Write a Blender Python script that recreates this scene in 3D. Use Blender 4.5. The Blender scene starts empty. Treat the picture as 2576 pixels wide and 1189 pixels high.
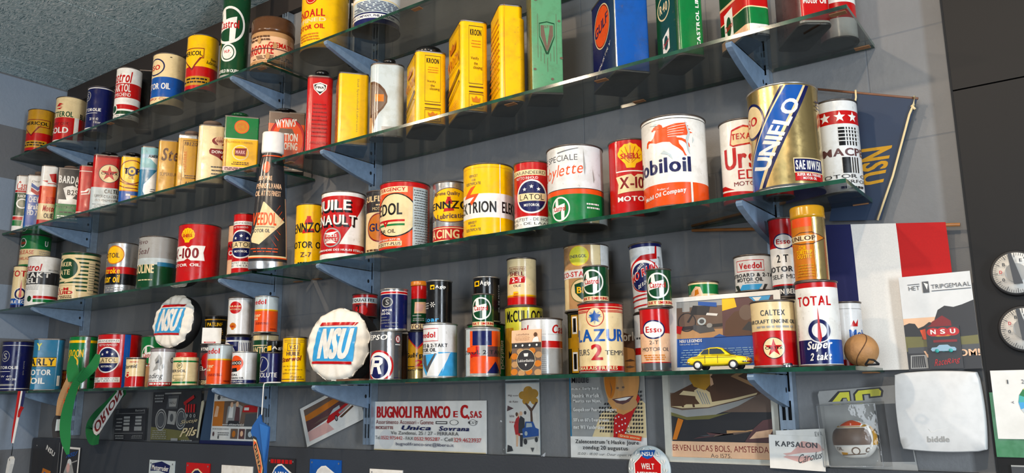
import bpy, bmesh, math, random
from mathutils import Vector, Matrix
from mathutils.geometry import tessellate_polygon
sc = bpy.context.scene
COL = sc.collection
R = math.radians
# ---------------------------------------------------------------- camera, world, light, exposure
cam = bpy.data.objects.new('camera', bpy.data.cameras.new('camera')); COL.objects.link(cam)
cam.data.sensor_width = 36.0
cam.data.lens = 36.0*2068.57/2576.0
cam.data.clip_start = 0.02
cam.matrix_world = Matrix(((0.81101937, 0.12167296, 0.57222659, 3.29554), (0.58491371, -0.15006329, -0.79709282, -1.52954),
                           (-0.01111443, 0.98116089, -0.19287242, -0.03615), (0, 0, 0, 1)))
sc.camera = cam
sc.view_settings.view_transform = 'Standard'
sc.view_settings.look = 'None'
sc.view_settings.gamma = 1.0
sc.view_settings.use_curve_mapping = False
sc.view_settings.exposure = -0.12
wd = bpy.data.worlds.new('room_light'); sc.world = wd; wd.use_nodes = True
wd.node_tree.nodes['Background'].inputs[0].default_value = (0.62, 0.70, 0.80, 1)
wd.node_tree.nodes['Background'].inputs[1].default_value = 0.25

def lamp(name, kind, loc, target, energy, color, **kw):
    d = bpy.data.lights.new(name, kind); d.energy = energy; d.color = color
    for k, v in kw.items(): setattr(d, k, v)
    o = bpy.data.objects.new(name, d); COL.objects.link(o); o.location = loc
    o.rotation_euler = (Vector(target)-Vector(loc)).to_track_quat('-Z', 'Y').to_euler()
    return o
WARM = (1.0, 0.79, 0.58)
for x in (0.95, 1.72, 2.42, 3.35):      # ceiling spots in a row in front of the shelves
    lamp('ceiling_spot', 'SPOT', (x, -1.53, 1.15), (x+.05, -.1, .15), 40, WARM, spot_size=R(150), spot_blend=1.0, shadow_soft_size=.03)
# daylight from the windows at the right end of the room and behind the visitor
lamp('window_daylight', 'AREA', (5.9, -1.95, .15), (1.2, -.3, .15), 108, (.80, .90, 1.0), shape='RECTANGLE', size=.40, size_y=1.6)
lamp('window_daylight', 'AREA', (3.3, -4.2, .2), (2.0, 0, .2), 62, (.84, .92, 1.0), shape='RECTANGLE', size=1.4, size_y=1.6)

# ---------------------------------------------------------------- materials
def lin(h):
    c = [int(h[i:i+2], 16)/255 for i in (0, 2, 4)]
    return tuple((x/12.92 if x <= .04045 else ((x+.055)/1.055)**2.4) for x in c)+(1,)
def nt_new(name):
    m = bpy.data.materials.new(name); m.use_nodes = True; nt = m.node_tree
    b = nt.nodes['Principled BSDF']
    return m, nt, b
def node(nt, t, **kw):
    n = nt.nodes.new(t)
    for k, v in kw.items(): setattr(n, k, v)
    return n
def noise(nt, scale, detail=4, rough=.6, vec=None):
    n = node(nt, 'ShaderNodeTexNoise'); n.inputs['Scale'].default_value = scale; n.inputs['Detail'].default_value = detail
    n.inputs['Roughness'].default_value = rough
    if vec is not None: nt.links.new(vec, n.inputs['Vector'])
    return n
def ramp(nt, fac, stops):
    r = node(nt, 'ShaderNodeValToRGB'); e = r.color_ramp.elements
    while len(e) < len(stops): e.new(.5)
    for el, (p, c) in zip(e, stops):
        el.position = p; el.color = c if len(c) == 4 else (*c, 1)
    nt.links.new(fac, r.inputs[0]); return r
def mix(nt, a, b, fac, mode='MIX'):
    m = node(nt, 'ShaderNodeMix', data_type='RGBA', blend_type=mode)
    for sock, v in ((m.inputs[0], fac), (m.inputs[6], a), (m.inputs[7], b)):
        if hasattr(v, 'links') or hasattr(v, 'is_linked'): nt.links.new(v, sock)
        else: sock.default_value = v
    return m.outputs[2]
def objvec(nt, rnd=True):
    tc = node(nt, 'ShaderNodeTexCoord')
    if not rnd: return tc.outputs['Object']
    oi = node(nt, 'ShaderNodeObjectInfo'); mul = node(nt, 'ShaderNodeMath', operation='MULTIPLY'); mul.inputs[1].default_value = 37.0
    nt.links.new(oi.outputs['Random'], mul.inputs[0])
    add = node(nt, 'ShaderNodeVectorMath', operation='ADD')
    nt.links.new(tc.outputs['Object'], add.inputs[0]); nt.links.new(mul.outputs[0], add.inputs[1])
    return add.outputs[0]
PAL = dict(K='100f0f', W='e6e3dc', C='e2cb9a', R='b80f0f', r='7c1215', O='e04e14', o='c47014', Y='f0ba00', y='bd8a18', B='14509f', N='12184e',
           b='3a9bd2', G='0c7034', g='0e4022', S='c4c4c4', A='cbb074', E='9b9a96', e='4b4c4e', T='b78b5c', t='573821', L='d6cf3a', V='246f93',
           P='d9a9a0', f='c78d4e', j='f4d51a', F='6f6a3a', M='5b3a3a', c='b9c4c6', k='2b2a2c', q='e6b892', z='8fb0c4', u='6b5648', s='d8d8d6', m='3aa6a0', h='58926a', i='7fb3ba', w='efe9dc')
METAL = {'S': .30, 'A': .30}
_mats = {}
def M(code):
    """painted tinplate (default), code+'p' printed paper, code+'f' cloth, code+'d' satin plastic"""
    if code in _mats: return _mats[code]
    col = lin(PAL[code[0]]); fin = code[1:] or 't'
    m, nt, b = nt_new('%s_%s' % ({'t': 'enamel', 'p': 'print', 'f': 'cloth', 'd': 'plastic'}[fin], PAL[code[0]]))
    vec = objvec(nt)
    if fin == 't':
        n1 = noise(nt, 38, 5, .65, vec)
        r1 = ramp(nt, n1.outputs[0], [(.3, (.80, .78, .74)), (.52, (1, 1, 1))])
        c1 = mix(nt, col, r1.outputs[0], 1.0, 'MULTIPLY')
        n2 = noise(nt, 85, 6, .75, vec)
        r2 = ramp(nt, n2.outputs[0], [(.62, (0, 0, 0)), (.70, (1, 1, 1))])
        sc2 = node(nt, 'ShaderNodeMath', operation='MULTIPLY'); sc2.inputs[1].default_value = .45; nt.links.new(r2.outputs[0], sc2.inputs[0])
        c2 = mix(nt, c1, (.12, .075, .045, 1), sc2.outputs[0])
        nt.links.new(c2, b.inputs['Base Color'])
        r3 = ramp(nt, n1.outputs[0], [(.35, (.30, .30, .30)), (.65, (.15, .15, .15))]); nt.links.new(r3.outputs[0], b.inputs['Roughness'])
        if code[0] in METAL: b.inputs['Metallic'].default_value = .85
        else: b.inputs['Specular IOR Level'].default_value = .42
    elif fin == 'p':
        n1 = noise(nt, 30, 4, .6, vec); r1 = ramp(nt, n1.outputs[0], [(.3, (.9, .9, .89)), (.6, (1, 1, 1))])
        nt.links.new(mix(nt, col, r1.outputs[0], 1.0, 'MULTIPLY'), b.inputs['Base Color']); b.inputs['Roughness'].default_value = .42
    elif fin == 'f':
        n1 = noise(nt, 420, 3, .7, vec); r1 = ramp(nt, n1.outputs[0], [(.3, (.88, .88, .88)), (.7, (1.0, 1.0, 1.0))])
        nt.links.new(mix(nt, col, r1.outputs[0], 1.0, 'MULTIPLY'), b.inputs['Base Color']); b.inputs['Roughness'].default_value = .85
        bp = node(nt, 'ShaderNodeBump'); bp.inputs['Strength'].default_value = .12; bp.inputs['Distance'].default_value = .0004
        nt.links.new(n1.outputs[0], bp.inputs['Height']); nt.links.new(bp.outputs[0], b.inputs['Normal'])
    else:
        n1 = noise(nt, 90, 3, .5, vec); r1 = ramp(nt, n1.outputs[0], [(.3, (.93, .93, .93)), (.6, (1, 1, 1))])
        nt.links.new(mix(nt, col, r1.outputs[0], 1.0, 'MULTIPLY'), b.inputs['Base Color']); b.inputs['Roughness'].default_value = .38
    _mats[code] = m
    return m
def steel(name, h, rough, metallic, scale=60):
    m, nt, b = nt_new(name); vec = objvec(nt); n1 = noise(nt, scale, 5, .6, vec)
    r1 = ramp(nt, n1.outputs[0], [(.3, (.78, .78, .78)), (.62, (1, 1, 1))])
    nt.links.new(mix(nt, lin(h), r1.outputs[0], 1.0, 'MULTIPLY'), b.inputs['Base Color'])
    b.inputs['Roughness'].default_value = rough; b.inputs['Metallic'].default_value = metallic
    return m
RIM = steel('rim_tinplate', '6e6660', .38, .8)
RIMB = steel('rim_bright', 'b9b7b2', .3, .85)
BASE = steel('can_underside', '2a2624', .5, .6)
BRK = steel('bracket_paint', '8299b2', .42, .15)
POST = steel('upright_zinc', '9aa9b8', .36, .55)
DARKHOLE = steel('slot_dark', '0d0e10', .8, 0)
RUBBER = steel('rubber', '1b1b1d', .55, 0)
CHROME = steel('chrome', 'd8d8d8', .15, 1)
def fresnel(nt):
    # both faces of a pane reflect like an air-to-glass surface
    g = node(nt, 'ShaderNodeNewGeometry'); mr = node(nt, 'ShaderNodeMapRange'); mr.inputs[3].default_value = 1.5; mr.inputs[4].default_value = 1/1.5
    nt.links.new(g.outputs['Backfacing'], mr.inputs[0]); fr = node(nt, 'ShaderNodeFresnel'); nt.links.new(mr.outputs[0], fr.inputs[0]); return fr
def glass_mat():
    m, nt, b = nt_new('shelf_glass'); nt.nodes.remove(b); out = nt.nodes['Material Output']
    tr = node(nt, 'ShaderNodeBsdfTransparent'); tr.inputs[0].default_value = (.61, .625, .61, 1)
    gl = node(nt, 'ShaderNodeBsdfGlossy'); gl.inputs['Roughness'].default_value = .02; gl.inputs[0].default_value = (.95, 1, .98, 1)
    df = node(nt, 'ShaderNodeBsdfDiffuse')
    n1 = noise(nt, 9, 5, .6, objvec(nt)); r1 = ramp(nt, n1.outputs[0], [(.4, (.08, .08, .08)), (.7, (.18, .18, .18))])
    df.inputs[0].default_value = (.11, .10, .088, 1)
    fr = fresnel(nt)
    m1 = node(nt, 'ShaderNodeMixShader'); nt.links.new(r1.outputs[0], m1.inputs[0]); nt.links.new(tr.outputs[0], m1.inputs[1]); nt.links.new(df.outputs[0], m1.inputs[2])
    m2 = node(nt, 'ShaderNodeMixShader'); nt.links.new(fr.outputs[0], m2.inputs[0]); nt.links.new(m1.outputs[0], m2.inputs[1]); nt.links.new(gl.outputs[0], m2.inputs[2])
    nt.links.new(m2.outputs[0], out.inputs[0]); return m
GLASS = glass_mat()
def edge_mat():
    m, nt, b = nt_new('glass_edge'); n1 = noise(nt, 22, 3, .6, objvec(nt))
    r1 = ramp(nt, n1.outputs[0], [(.35, lin('0f201a')), (.65, lin('1a4d3a'))]); nt.links.new(r1.outputs[0], b.inputs['Base Color'])
    b.inputs['Roughness'].default_value = .12; b.inputs['Coat Weight'].default_value = .4; return m
EDGE = edge_mat()
def clear_mat(name, tint, rough=.06, haze=.02):
    m, nt, b = nt_new(name); nt.nodes.remove(b); out = nt.nodes['Material Output']
    tr = node(nt, 'ShaderNodeBsdfTransparent'); tr.inputs[0].default_value = tint
    gl = node(nt, 'ShaderNodeBsdfGlossy'); gl.inputs['Roughness'].default_value = rough
    n1 = noise(nt, 40, 3, .5, objvec(nt)); bp = node(nt, 'ShaderNodeBump'); bp.inputs['Strength'].default_value = .5; bp.inputs['Distance'].default_value = .004
    nt.links.new(n1.outputs[0], bp.inputs['Height']); nt.links.new(bp.outputs[0], gl.inputs['Normal'])
    fr = fresnel(nt); nt.links.new(bp.outputs[0], fr.inputs['Normal'])
    df = node(nt, 'ShaderNodeBsdfDiffuse'); df.inputs[0].default_value = (.8, .8, .8, 1)
    m1 = node(nt, 'ShaderNodeMixShader'); m1.inputs[0].default_value = haze; nt.links.new(tr.outputs[0], m1.inputs[1]); nt.links.new(df.outputs[0], m1.inputs[2])
    m2 = node(nt, 'ShaderNodeMixShader'); nt.links.new(fr.outputs[0], m2.inputs[0]); nt.links.new(m1.outputs[0], m2.inputs[1]); nt.links.new(gl.outputs[0], m2.inputs[2])
    nt.links.new(m2.outputs[0], out.inputs[0]); return m
CLEAR = clear_mat('clear_plastic', (.93, .93, .92, 1))
def wall_mat(nm, h0, h1):
    m, nt, b = nt_new(nm); tc = node(nt, 'ShaderNodeTexCoord'); v = tc.outputs['Object']
    mp = node(nt, 'ShaderNodeMapping'); mp.inputs['Rotation'].default_value = (R(90), 0, 0); nt.links.new(v, mp.inputs[0])
    br = node(nt, 'ShaderNodeTexBrick'); br.inputs['Scale'].default_value = 1.0; br.inputs['Mortar Size'].default_value = .0016
    br.inputs['Brick Width'].default_value = .6; br.inputs['Row Height'].default_value = .2; br.inputs['Mortar Smooth'].default_value = .5
    nt.links.new(mp.outputs[0], br.inputs[0])
    n1 = noise(nt, 3.5, 5, .6, v); n2 = noise(nt, 70, 4, .6, v)
    r1 = ramp(nt, n1.outputs[0], [(.3, h0), (.7, h1)])
    c = mix(nt, r1.outputs[0], lin('676a6e'), br.outputs['Fac'])
    nt.links.new(c, b.inputs['Base Color']); b.inputs['Roughness'].default_value = .62
    bp = node(nt, 'ShaderNodeBump'); bp.inputs['Strength'].default_value = .35; bp.inputs['Distance'].default_value = .003
    ad = node(nt, 'ShaderNodeMath', operation='SUBTRACT'); nt.links.new(n2.outputs[0], ad.inputs[0]); nt.links.new(br.outputs['Fac'], ad.inputs[1])
    nt.links.new(ad.outputs[0], bp.inputs['Height']); nt.links.new(bp.outputs[0], b.inputs['Normal'])
    return m
def ceiling_mat():
    m, nt, b = nt_new('wood_wool_board'); tc = node(nt, 'ShaderNodeTexCoord'); v = tc.outputs['Object']
    hs = []
    for k, (rz, sx, sy) in enumerate(((20, 48, 330), (-14, 55, 360), (70, 50, 330))):
        wn = noise(nt, 14, 2, .5, v); wa = node(nt, 'ShaderNodeVectorMath', operation='MULTIPLY_ADD'); wa.inputs[1].default_value = (.05, .05, 0)
        nt.links.new(wn.outputs['Color'], wa.inputs[0]); nt.links.new(v, wa.inputs[2])
        mp = node(nt, 'ShaderNodeMapping'); mp.inputs['Rotation'].default_value = (0, 0, R(rz)); mp.inputs['Scale'].default_value = (sx, sy, 1)
        mp.inputs['Location'].default_value = (3.1*k, 7.7*k, 0)
        nt.links.new(wa.outputs[0], mp.inputs[0]); n = noise(nt, 1.0, 2, .5, mp.outputs[0]); hs.append(n.outputs[0])
    mx = node(nt, 'ShaderNodeMath', operation='MAXIMUM'); nt.links.new(hs[0], mx.inputs[0]); nt.links.new(hs[1], mx.inputs[1])
    mx2 = node(nt, 'ShaderNodeMath', operation='MAXIMUM'); nt.links.new(mx.outputs[0], mx2.inputs[0]); nt.links.new(hs[2], mx2.inputs[1])
    r1 = ramp(nt, mx2.outputs[0], [(.47, lin('6c888e')), (.53, lin('b6cdce')), (.60, lin('bed4d4')), (.69, lin('fbfffc'))])
    nt.links.new(r1.outputs[0], b.inputs['Base Color']); b.inputs['Roughness'].default_value = .9
    bp = node(nt, 'ShaderNodeBump'); bp.inputs['Strength'].default_value = .4; bp.inputs['Distance'].default_value = .003
    nt.links.new(mx2.outputs[0], bp.inputs['Height']); nt.links.new(bp.outputs[0], b.inputs['Normal'])
    return m
def plain(name, h, rough=.6, scale=12, lo=.85, bump=0, bscale=200, spec=.5):
    m, nt, b = nt_new(name); v = objvec(nt, False); n1 = noise(nt, scale, 5, .6, v)
    r1 = ramp(nt, n1.outputs[0], [(.3, (lo, lo, lo)), (.65, (1, 1, 1))])
    nt.links.new(mix(nt, lin(h), r1.outputs[0], 1.0, 'MULTIPLY'), b.inputs['Base Color']); b.inputs['Roughness'].default_value = rough
    b.inputs['Specular IOR Level'].default_value = spec
    if bump:
        n2 = noise(nt, bscale, 3, .6, v); bp = node(nt, 'ShaderNodeBump'); bp.inputs['Strength'].default_value = bump; bp.inputs['Distance'].default_value = .002
        nt.links.new(n2.outputs[0], bp.inputs['Height']); nt.links.new(bp.outputs[0], b.inputs['Normal'])
    return m
WALL = wall_mat('painted_block_wall', lin('696a6b'), lin('7a7a7a')); WALL_L = wall_mat('side_wall_daylight_blue', lin('7f8c9c'), lin('8b97a6')); CEIL = ceiling_mat()  # side wall colour is bluer and lighter to carry the cool daylight

# ---------------------------------------------------------------- mesh helpers
class MB:
    def __init__(s): s.v = []; s.f = []; s.m = []; s.sm = []; s.mats = []
    def mi(s, m):
        if m not in s.mats: s.mats.append(m)
        return s.mats.index(m)
    def add(s, vs, fs, m, smooth=False):
        o = len(s.v); s.v += [tuple(p) for p in vs]; k = s.mi(m)
        for f in fs: s.f.append(tuple(i+o for i in f)); s.m.append(k); s.sm.append(smooth)
    def box(s, c, d, m):
        x, y, z = c; a, b, e = d[0]/2, d[1]/2, d[2]/2
        vs = [(x+i*a, y+j*b, z+k*e) for k in (-1, 1) for j in (-1, 1) for i in (-1, 1)]
        s.add(vs, [(0, 2, 3, 1), (4, 5, 7, 6), (0, 1, 5, 4), (2, 6, 7, 3), (0, 4, 6, 2), (1, 3, 7, 5)], m)
    def lathe(s, prof, m, n=48, smooth=True, sy=1.0, c=(0, 0, 0), axis='z'):
        """prof: list of (r,z)"""
        vs = []
        for r, z in prof:
            for k in range(n):
                t = 2*math.pi*k/n; p = (r*math.sin(t), -r*math.cos(t)*sy, z)
                if axis == 'y': p = (p[0], z, -p[1])
                if axis == 'x': p = (z, p[0], p[1])
                vs.append((p[0]+c[0], p[1]+c[1], p[2]+c[2]))
        fs = []
        for i in range(len(prof)-1):
            for k in range(n): fs.append((i*n+k, i*n+(k+1) % n, (i+1)*n+(k+1) % n, (i+1)*n+k))
        if prof[0][0] > 1e-6: fs.append(tuple(range(n))[::-1])
        if prof[-1][0] > 1e-6: fs.append(tuple((len(prof)-1)*n+k for k in range(n)))
        s.add(vs, fs, m, smooth)
    def tube(s, pts, r, m, n=8):
        vs = []; pts = [Vector(p) for p in pts]
        for i, p in enumerate(pts):
            d = (pts[min(i+1, len(pts)-1)]-pts[max(i-1, 0)]).normalized(); a = d.cross(Vector((0, 0, 1)))
            if a.length < 1e-3: a = d.cross(Vector((0, 1, 0)))
            a.normalize(); b = d.cross(a); rr = r[i] if isinstance(r, (list, tuple)) else r
            for k in range(n):
                t = 2*math.pi*k/n; vs.append(p+a*math.cos(t)*rr+b*math.sin(t)*rr)
        fs = [(i*n+k, i*n+(k+1) % n, (i+1)*n+(k+1) % n, (i+1)*n+k) for i in range(len(pts)-1) for k in range(n)]
        fs += [tuple(range(n))[::-1], tuple((len(pts)-1)*n+k for k in range(n))]
        s.add(vs, fs, m, True)
    def prism(s, poly, y0, y1, m, mside=None):
        """poly (x,z) counter-clockwise seen from -y; extruded from y0 (front) to y1"""
        n = len(poly); vs = [(x, y0, z) for x, z in poly]+[(x, y1, z) for x, z in poly]
        s.add(vs, [tuple(range(n)), tuple(range(2*n-1, n-1, -1))], m)
        s.add(vs, [(i, n+i, n+(i+1) % n, (i+1) % n) for i in range(n)], mside or m)
    def build(s, name, parent=None, sharp=None):
        me = bpy.data.meshes.new(name); me.from_pydata(s.v, [], s.f)
        for m in s.mats: me.materials.append(m)
        me.polygons.foreach_set('material_index', s.m); me.polygons.foreach_set('use_smooth', s.sm); me.update()
        if sharp:
            try: me.set_sharp_from_angle(angle=R(sharp))
            except Exception: pass
        o = bpy.data.objects.new(name, me); COL.objects.link(o)
        if parent is not None: o.parent = parent
        return o
def tag(o, label, cat, group=None, kind=None):
    if label: o['label'] = label
    if cat: o['category'] = cat
    if group: o['group'] = group
    if kind: o['kind'] = kind
    return o
def empty(name, loc, label, cat, group=None, rz=0):
    o = bpy.data.objects.new(name, None); COL.objects.link(o); o.location = loc; o.rotation_euler = (0, 0, R(rz)); o.empty_display_size = .02
    return tag(o, label, cat, group)

# ---------------------------------------------------------------- lettering: outlines of the built-in font, fetched once
CHARS = "ABCDEFGHIJKLMNOPQRSTUVWXYZabcdefghijklmnopqrstuvwxyz0123456789-.&'/,@!:()*"
GLY = {}
def load_glyphs():
    tmp = []
    for bold in (0, 1):
        for ch in CHARS:
            cu = bpy.data.curves.new('glyph', 'FONT'); cu.body = ch; cu.size = 1; cu.resolution_u = 3; cu.offset = .014 if bold else 0
            cu.fill_mode = 'FRONT'
            o = bpy.data.objects.new('glyph', cu); COL.objects.link(o); tmp.append((ch, bold, o, cu))
    bpy.context.view_layer.update(); dg = bpy.context.evaluated_depsgraph_get()
    for ch, bold, o, cu in tmp:
        e = o.evaluated_get(dg); me = e.to_mesh()
        vs = [(v.co.x, v.co.y) for v in me.vertices]; fs = []
        for p in me.polygons:
            f = tuple(p.vertices)
            if p.normal.z < 0: f = f[::-1]
            fs.append(f)
        e.to_mesh_clear()
        if not vs: vs = [(0, 0), (.2, 0), (.2, .1)]
        xs = [v[0] for v in vs]; GLY[ch, bold] = (vs, fs, min(xs), max(xs))
    for ch, bold, o, cu in tmp: bpy.data.objects.remove(o); bpy.data.curves.remove(cu)
load_glyphs()
def text_geo(txt, style=''):
    b = 1 if 'b' in style else 0; x = 0; V = []; F = []
    for ch in txt:
        if ch == ' ': x += .3; continue
        vs, fs, a, z = GLY.get((ch, b), GLY['-', b])
        o = len(V); V += [(x+p[0]-a+(.24*p[1] if 'i' in style else 0), p[1]) for p in vs]
        F += [tuple(i+o for i in f) for f in fs]; x += z-a+.085+(.035 if b else 0)
    x0 = min(p[0] for p in V); x1 = max(p[0] for p in V); y0 = min(p[1] for p in V); y1 = max(p[1] for p in V)
    hv = .048 if b else 0; w = max(x1-x0+hv, 1e-6)   # heavy weight: strokes thickened sideways by a second and third impression
    V = [((p[0]-x0)/w, (p[1]-y0)/max(y1-y0, 1e-6)) for p in V]
    return V, F, ([0, .5*hv/w, hv/w] if b else [0])
# label elements --------------------------------------------------
def T(t, x0, x1, y0, y1, c, st='', f='F'): return ('Q', t, [(x0, y0), (x1, y0), (x1, y1), (x0, y1)], c, st, f)
def TQ(t, q, c, st='', f='F'): return ('Q', t, q, c, st, f)
def B(y0, y1, c, x0=None, x1=None, f='F'): return ('B', y0, y1, c, x0, x1, f)
def E(x, y, rx, ry, c, f='F'): return ('E', x, y, rx, ry, c, f)
def P(x, y, pts, c, f='F'): return ('P', x, y, pts, c, f)
def PX(pts, c, f='F'): return ('PX', pts, c, f)
def star(x, y, r, c, n=5, q=.42, f='F'):
    return P(x, y, [((r if k % 2 == 0 else r*q)*math.sin(math.pi*k/n), (r if k % 2 == 0 else r*q)*math.cos(math.pi*k/n)) for k in range(2*n)][::-1], c, f)
def X(x0, x1, y0, y1, n, c, f='F', fill=.5):
    """n rows of print too small to read"""
    rnd = random.Random(int(abs(x0*991+y0*7919+n*13)*100)); out = []
    for k in range(n):
        yb = y1-(y1-y0)*(k+.75)/n; h = (y1-y0)/n*fill; x = x0+(x1-x0)*rnd.uniform(0, .12)
        while x < x1*.96+x0*.04:
            w = (x1-x0)*rnd.uniform(.06, .2); e = min(x+w, x1); out.append(PX([(x, yb), (e, yb), (e, yb+h), (x, yb+h)], c, f)); x = e+(x1-x0)*.035
    return out
def box(x0, x1, y0, y1, t, c, f='F', tx=None):
    tx = tx or t; return [B(y0, y0+t, c, x0, x1, f), B(y1-t, y1, c, x0, x1, f), B(y0, y1, c, x0, x0+tx, f), B(y0, y1, c, x1-tx, x1, f)]
def ring(x, y, r, w, c, inner, f='F', ry=None):
    k = (ry or r)/r; return [E(x, y, r, r*k, c, f), E(x, y, r-w, (r-w)*k, inner, f)]
def pecten(x, y, r, c, ct, txt=True, f='F'):
    pts = [(-.32*r, -.95*r), (.32*r, -.95*r), (.42*r, -.62*r)]
    for k in range(9):
        a = R(-28+k*26); a2 = R(-28+(k+.5)*26)
        pts.append((1.0*r*math.cos(a), .05*r+.92*r*math.sin(a)))
        if k < 8: pts.append((1.05*r*math.cos(a2), .05*r+1.0*r*math.sin(a2)))
    pts.append((-.42*r, -.62*r)); out = [P(x, y, pts, c, f)]
    for k in range(7):
        a = R(8+k*27.3); dx, dy = math.cos(a), math.sin(a); nx, ny = -dy, dx; w = .022*r
        p0 = (.1*r*dx, -.6*r+.35*r*dy); p1 = (.85*r*dx, .05*r+.78*r*dy)
        out.append(P(x, y, [(p0[0]+nx*w, p0[1]+ny*w), (p0[0]-nx*w, p0[1]-ny*w), (p1[0]-nx*w, p1[1]-ny*w), (p1[0]+nx*w, p1[1]+ny*w)], ct, f))
    if txt: out.append(('TM', 'SHELL', x, y, 1.5*r, .42*r, ct, 'b', f))
    return out
def TM(t, x, y, w, h, c, st='', f='F'): return ('TM', t, x, y, w, h, c, st, f)   # text centred, size in heights
def flat(els):
    for e in els:
        if isinstance(e, list): yield from flat(e)
        else: yield e
def art_bm(els, cx, H, full, fin=''):
    """2-D polygons of a label: list of (verts, faces, code)"""
    out = []
    for e in flat(els):
        k = e[0]; f = e[-1]
        if k == 'B':
            x0, x1 = (full if e[4] is None else (cx(e[4], f), cx(e[5], f)))
            out.append(([(x0, e[1]*H), (x1, e[1]*H), (x1, e[2]*H), (x0, e[2]*H)], [(0, 1, 2, 3)], e[3]))
        elif k in ('Q', 'TM'):
            if k == 'Q':
                _, t, q, c, st, f = e; q = [(cx(a, f), b*H) for a, b in q]
            else:
                _, t, x, y, w, h, c, st, f = e; u = cx(x, f); v = y*H; w *= H/2; h *= H/2
                q = [(u-w, v-h), (u+w, v-h), (u+w, v+h), (u-w, v+h)]
            V0, F, shifts = text_geo(t, st); V = V0
            if 'm' in st: V = [(a, 1-b) for a, b in V]; F = [g[::-1] for g in F]
            for dx in shifts: out.append(([(q[0][0]*(1-a)*(1-b)+q[1][0]*a*(1-b)+q[2][0]*a*b+q[3][0]*(1-a)*b, q[0][1]*(1-a)*(1-b)+q[1][1]*a*(1-b)+q[2][1]*a*b+q[3][1]*(1-a)*b) for a, b in [(p+dx, r_) for p, r_ in V]], F, c))
        elif k == 'E':
            u = cx(e[1], f); v = e[2]*H; n = 36
            out.append(([(u+e[3]*H*math.cos(2*math.pi*i/n), v+e[4]*H*math.sin(2*math.pi*i/n)) for i in range(n)], [tuple(range(n))], e[5]))
        else:
            if k == 'P': u = cx(e[1], f); v = e[2]*H; pts = [(u+a*H, v+b*H) for a, b in e[3]]; c = e[4]
            else: pts = [(cx(a, f), b*H) for a, b in e[1]]; c = e[2]
            ar = sum(pts[i][0]*pts[(i+1) % len(pts)][1]-pts[(i+1) % len(pts)][0]*pts[i][1] for i in range(len(pts)))
            if ar < 0: pts = pts[::-1]
            if len(pts) > 4:
                tri = [tuple(t) for t in tessellate_polygon([[Vector((a, b, 0)) for a, b in pts]])]
                tri = [t if (pts[t[1]][0]-pts[t[0]][0])*(pts[t[2]][1]-pts[t[0]][1])-(pts[t[2]][0]-pts[t[0]][0])*(pts[t[1]][1]-pts[t[0]][1]) > 0 else t[::-1] for t in tri]
            else: tri = [tuple(range(len(pts)))]
            out.append((pts, tri, c))
    return out
STEP = .00006
def apply_art(mb, art, mapf, ucuts=(), vcuts=(), fin='', base=.00012, smooth=True):
    for li, (V, F, c) in enumerate(art):
        bm = bmesh.new(); vv = [bm.verts.new((a, b, 0)) for a, b in V]
        for f in F:
            if len(set(f)) > 2:
                try: bm.faces.new([vv[i] for i in f])
                except ValueError: pass
        u0 = min(p[0] for p in V); u1 = max(p[0] for p in V); v0 = min(p[1] for p in V); v1 = max(p[1] for p in V)
        for cuts, no, lo, hi in ((ucuts, (1, 0, 0), u0, u1), (vcuts, (0, 1, 0), v0, v1)):
            for q in cuts:
                if lo+1e-6 < q < hi-1e-6:
                    bmesh.ops.bisect_plane(bm, geom=bm.verts[:]+bm.edges[:]+bm.faces[:], dist=1e-7, plane_co=(q*no[0], q*no[1], 0), plane_no=no)
        bm.verts.index_update(); off = base+STEP*li
        mb.add([mapf(w.co.x, w.co.y, off) for w in bm.verts], [[w.index for w in f.verts] for f in bm.faces], M(c+fin if len(c) == 1 else c), smooth)
        bm.free()
# ---------------------------------------------------------------- round cans
def th(s):
    if s > 1: return R(90+(s-1)*32)
    if s < -1: return R(-90+(s+1)*32)
    return math.asin(s)
def round_body(mb, r, H, bands, art, z0=0, fin=''):
    n = 90
    bands = sorted(bands)
    for i, (v, c) in enumerate(bands):
        a = v*H+z0; e = (bands[i+1][0] if i+1 < len(bands) else 1)*H+z0
        vs = [(r*math.sin(2*math.pi*k/n), -r*math.cos(2*math.pi*k/n), z) for z in (a, e) for k in range(n)]
        mb.add(vs, [(k, (k+1) % n, n+(k+1) % n, n+k) for k in range(n)], M(c+fin), True)
    mp = lambda u, v, off: ((r+off)*math.sin(u/r), -(r+off)*math.cos(u/r), v+z0)
    cuts = [r*R(4*k) for k in range(-60, 61)]
    apply_art(mb, art_bm(art, lambda s, f: r*th(s), H, (-math.pi*r, math.pi*r)), mp, cuts, fin=fin)
def chime(r, z, up, m):
    mb = MB(); d = .0035*(1 if up else -1); k = .0014
    # rolled rim ring with a recessed disc
    pr = [(r-.0002, z-d), (r+k, z-d*.7), (r+k*1.1, z-d*.2), (r+.0004, z), (r-.0016, z-d*.1), (r-.0024, z-d*1.2), (0, z-d*1.3)]
    if not up: pr = pr
    n = 60
    mb.lathe([p for p in pr], m, n)
    return mb
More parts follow.
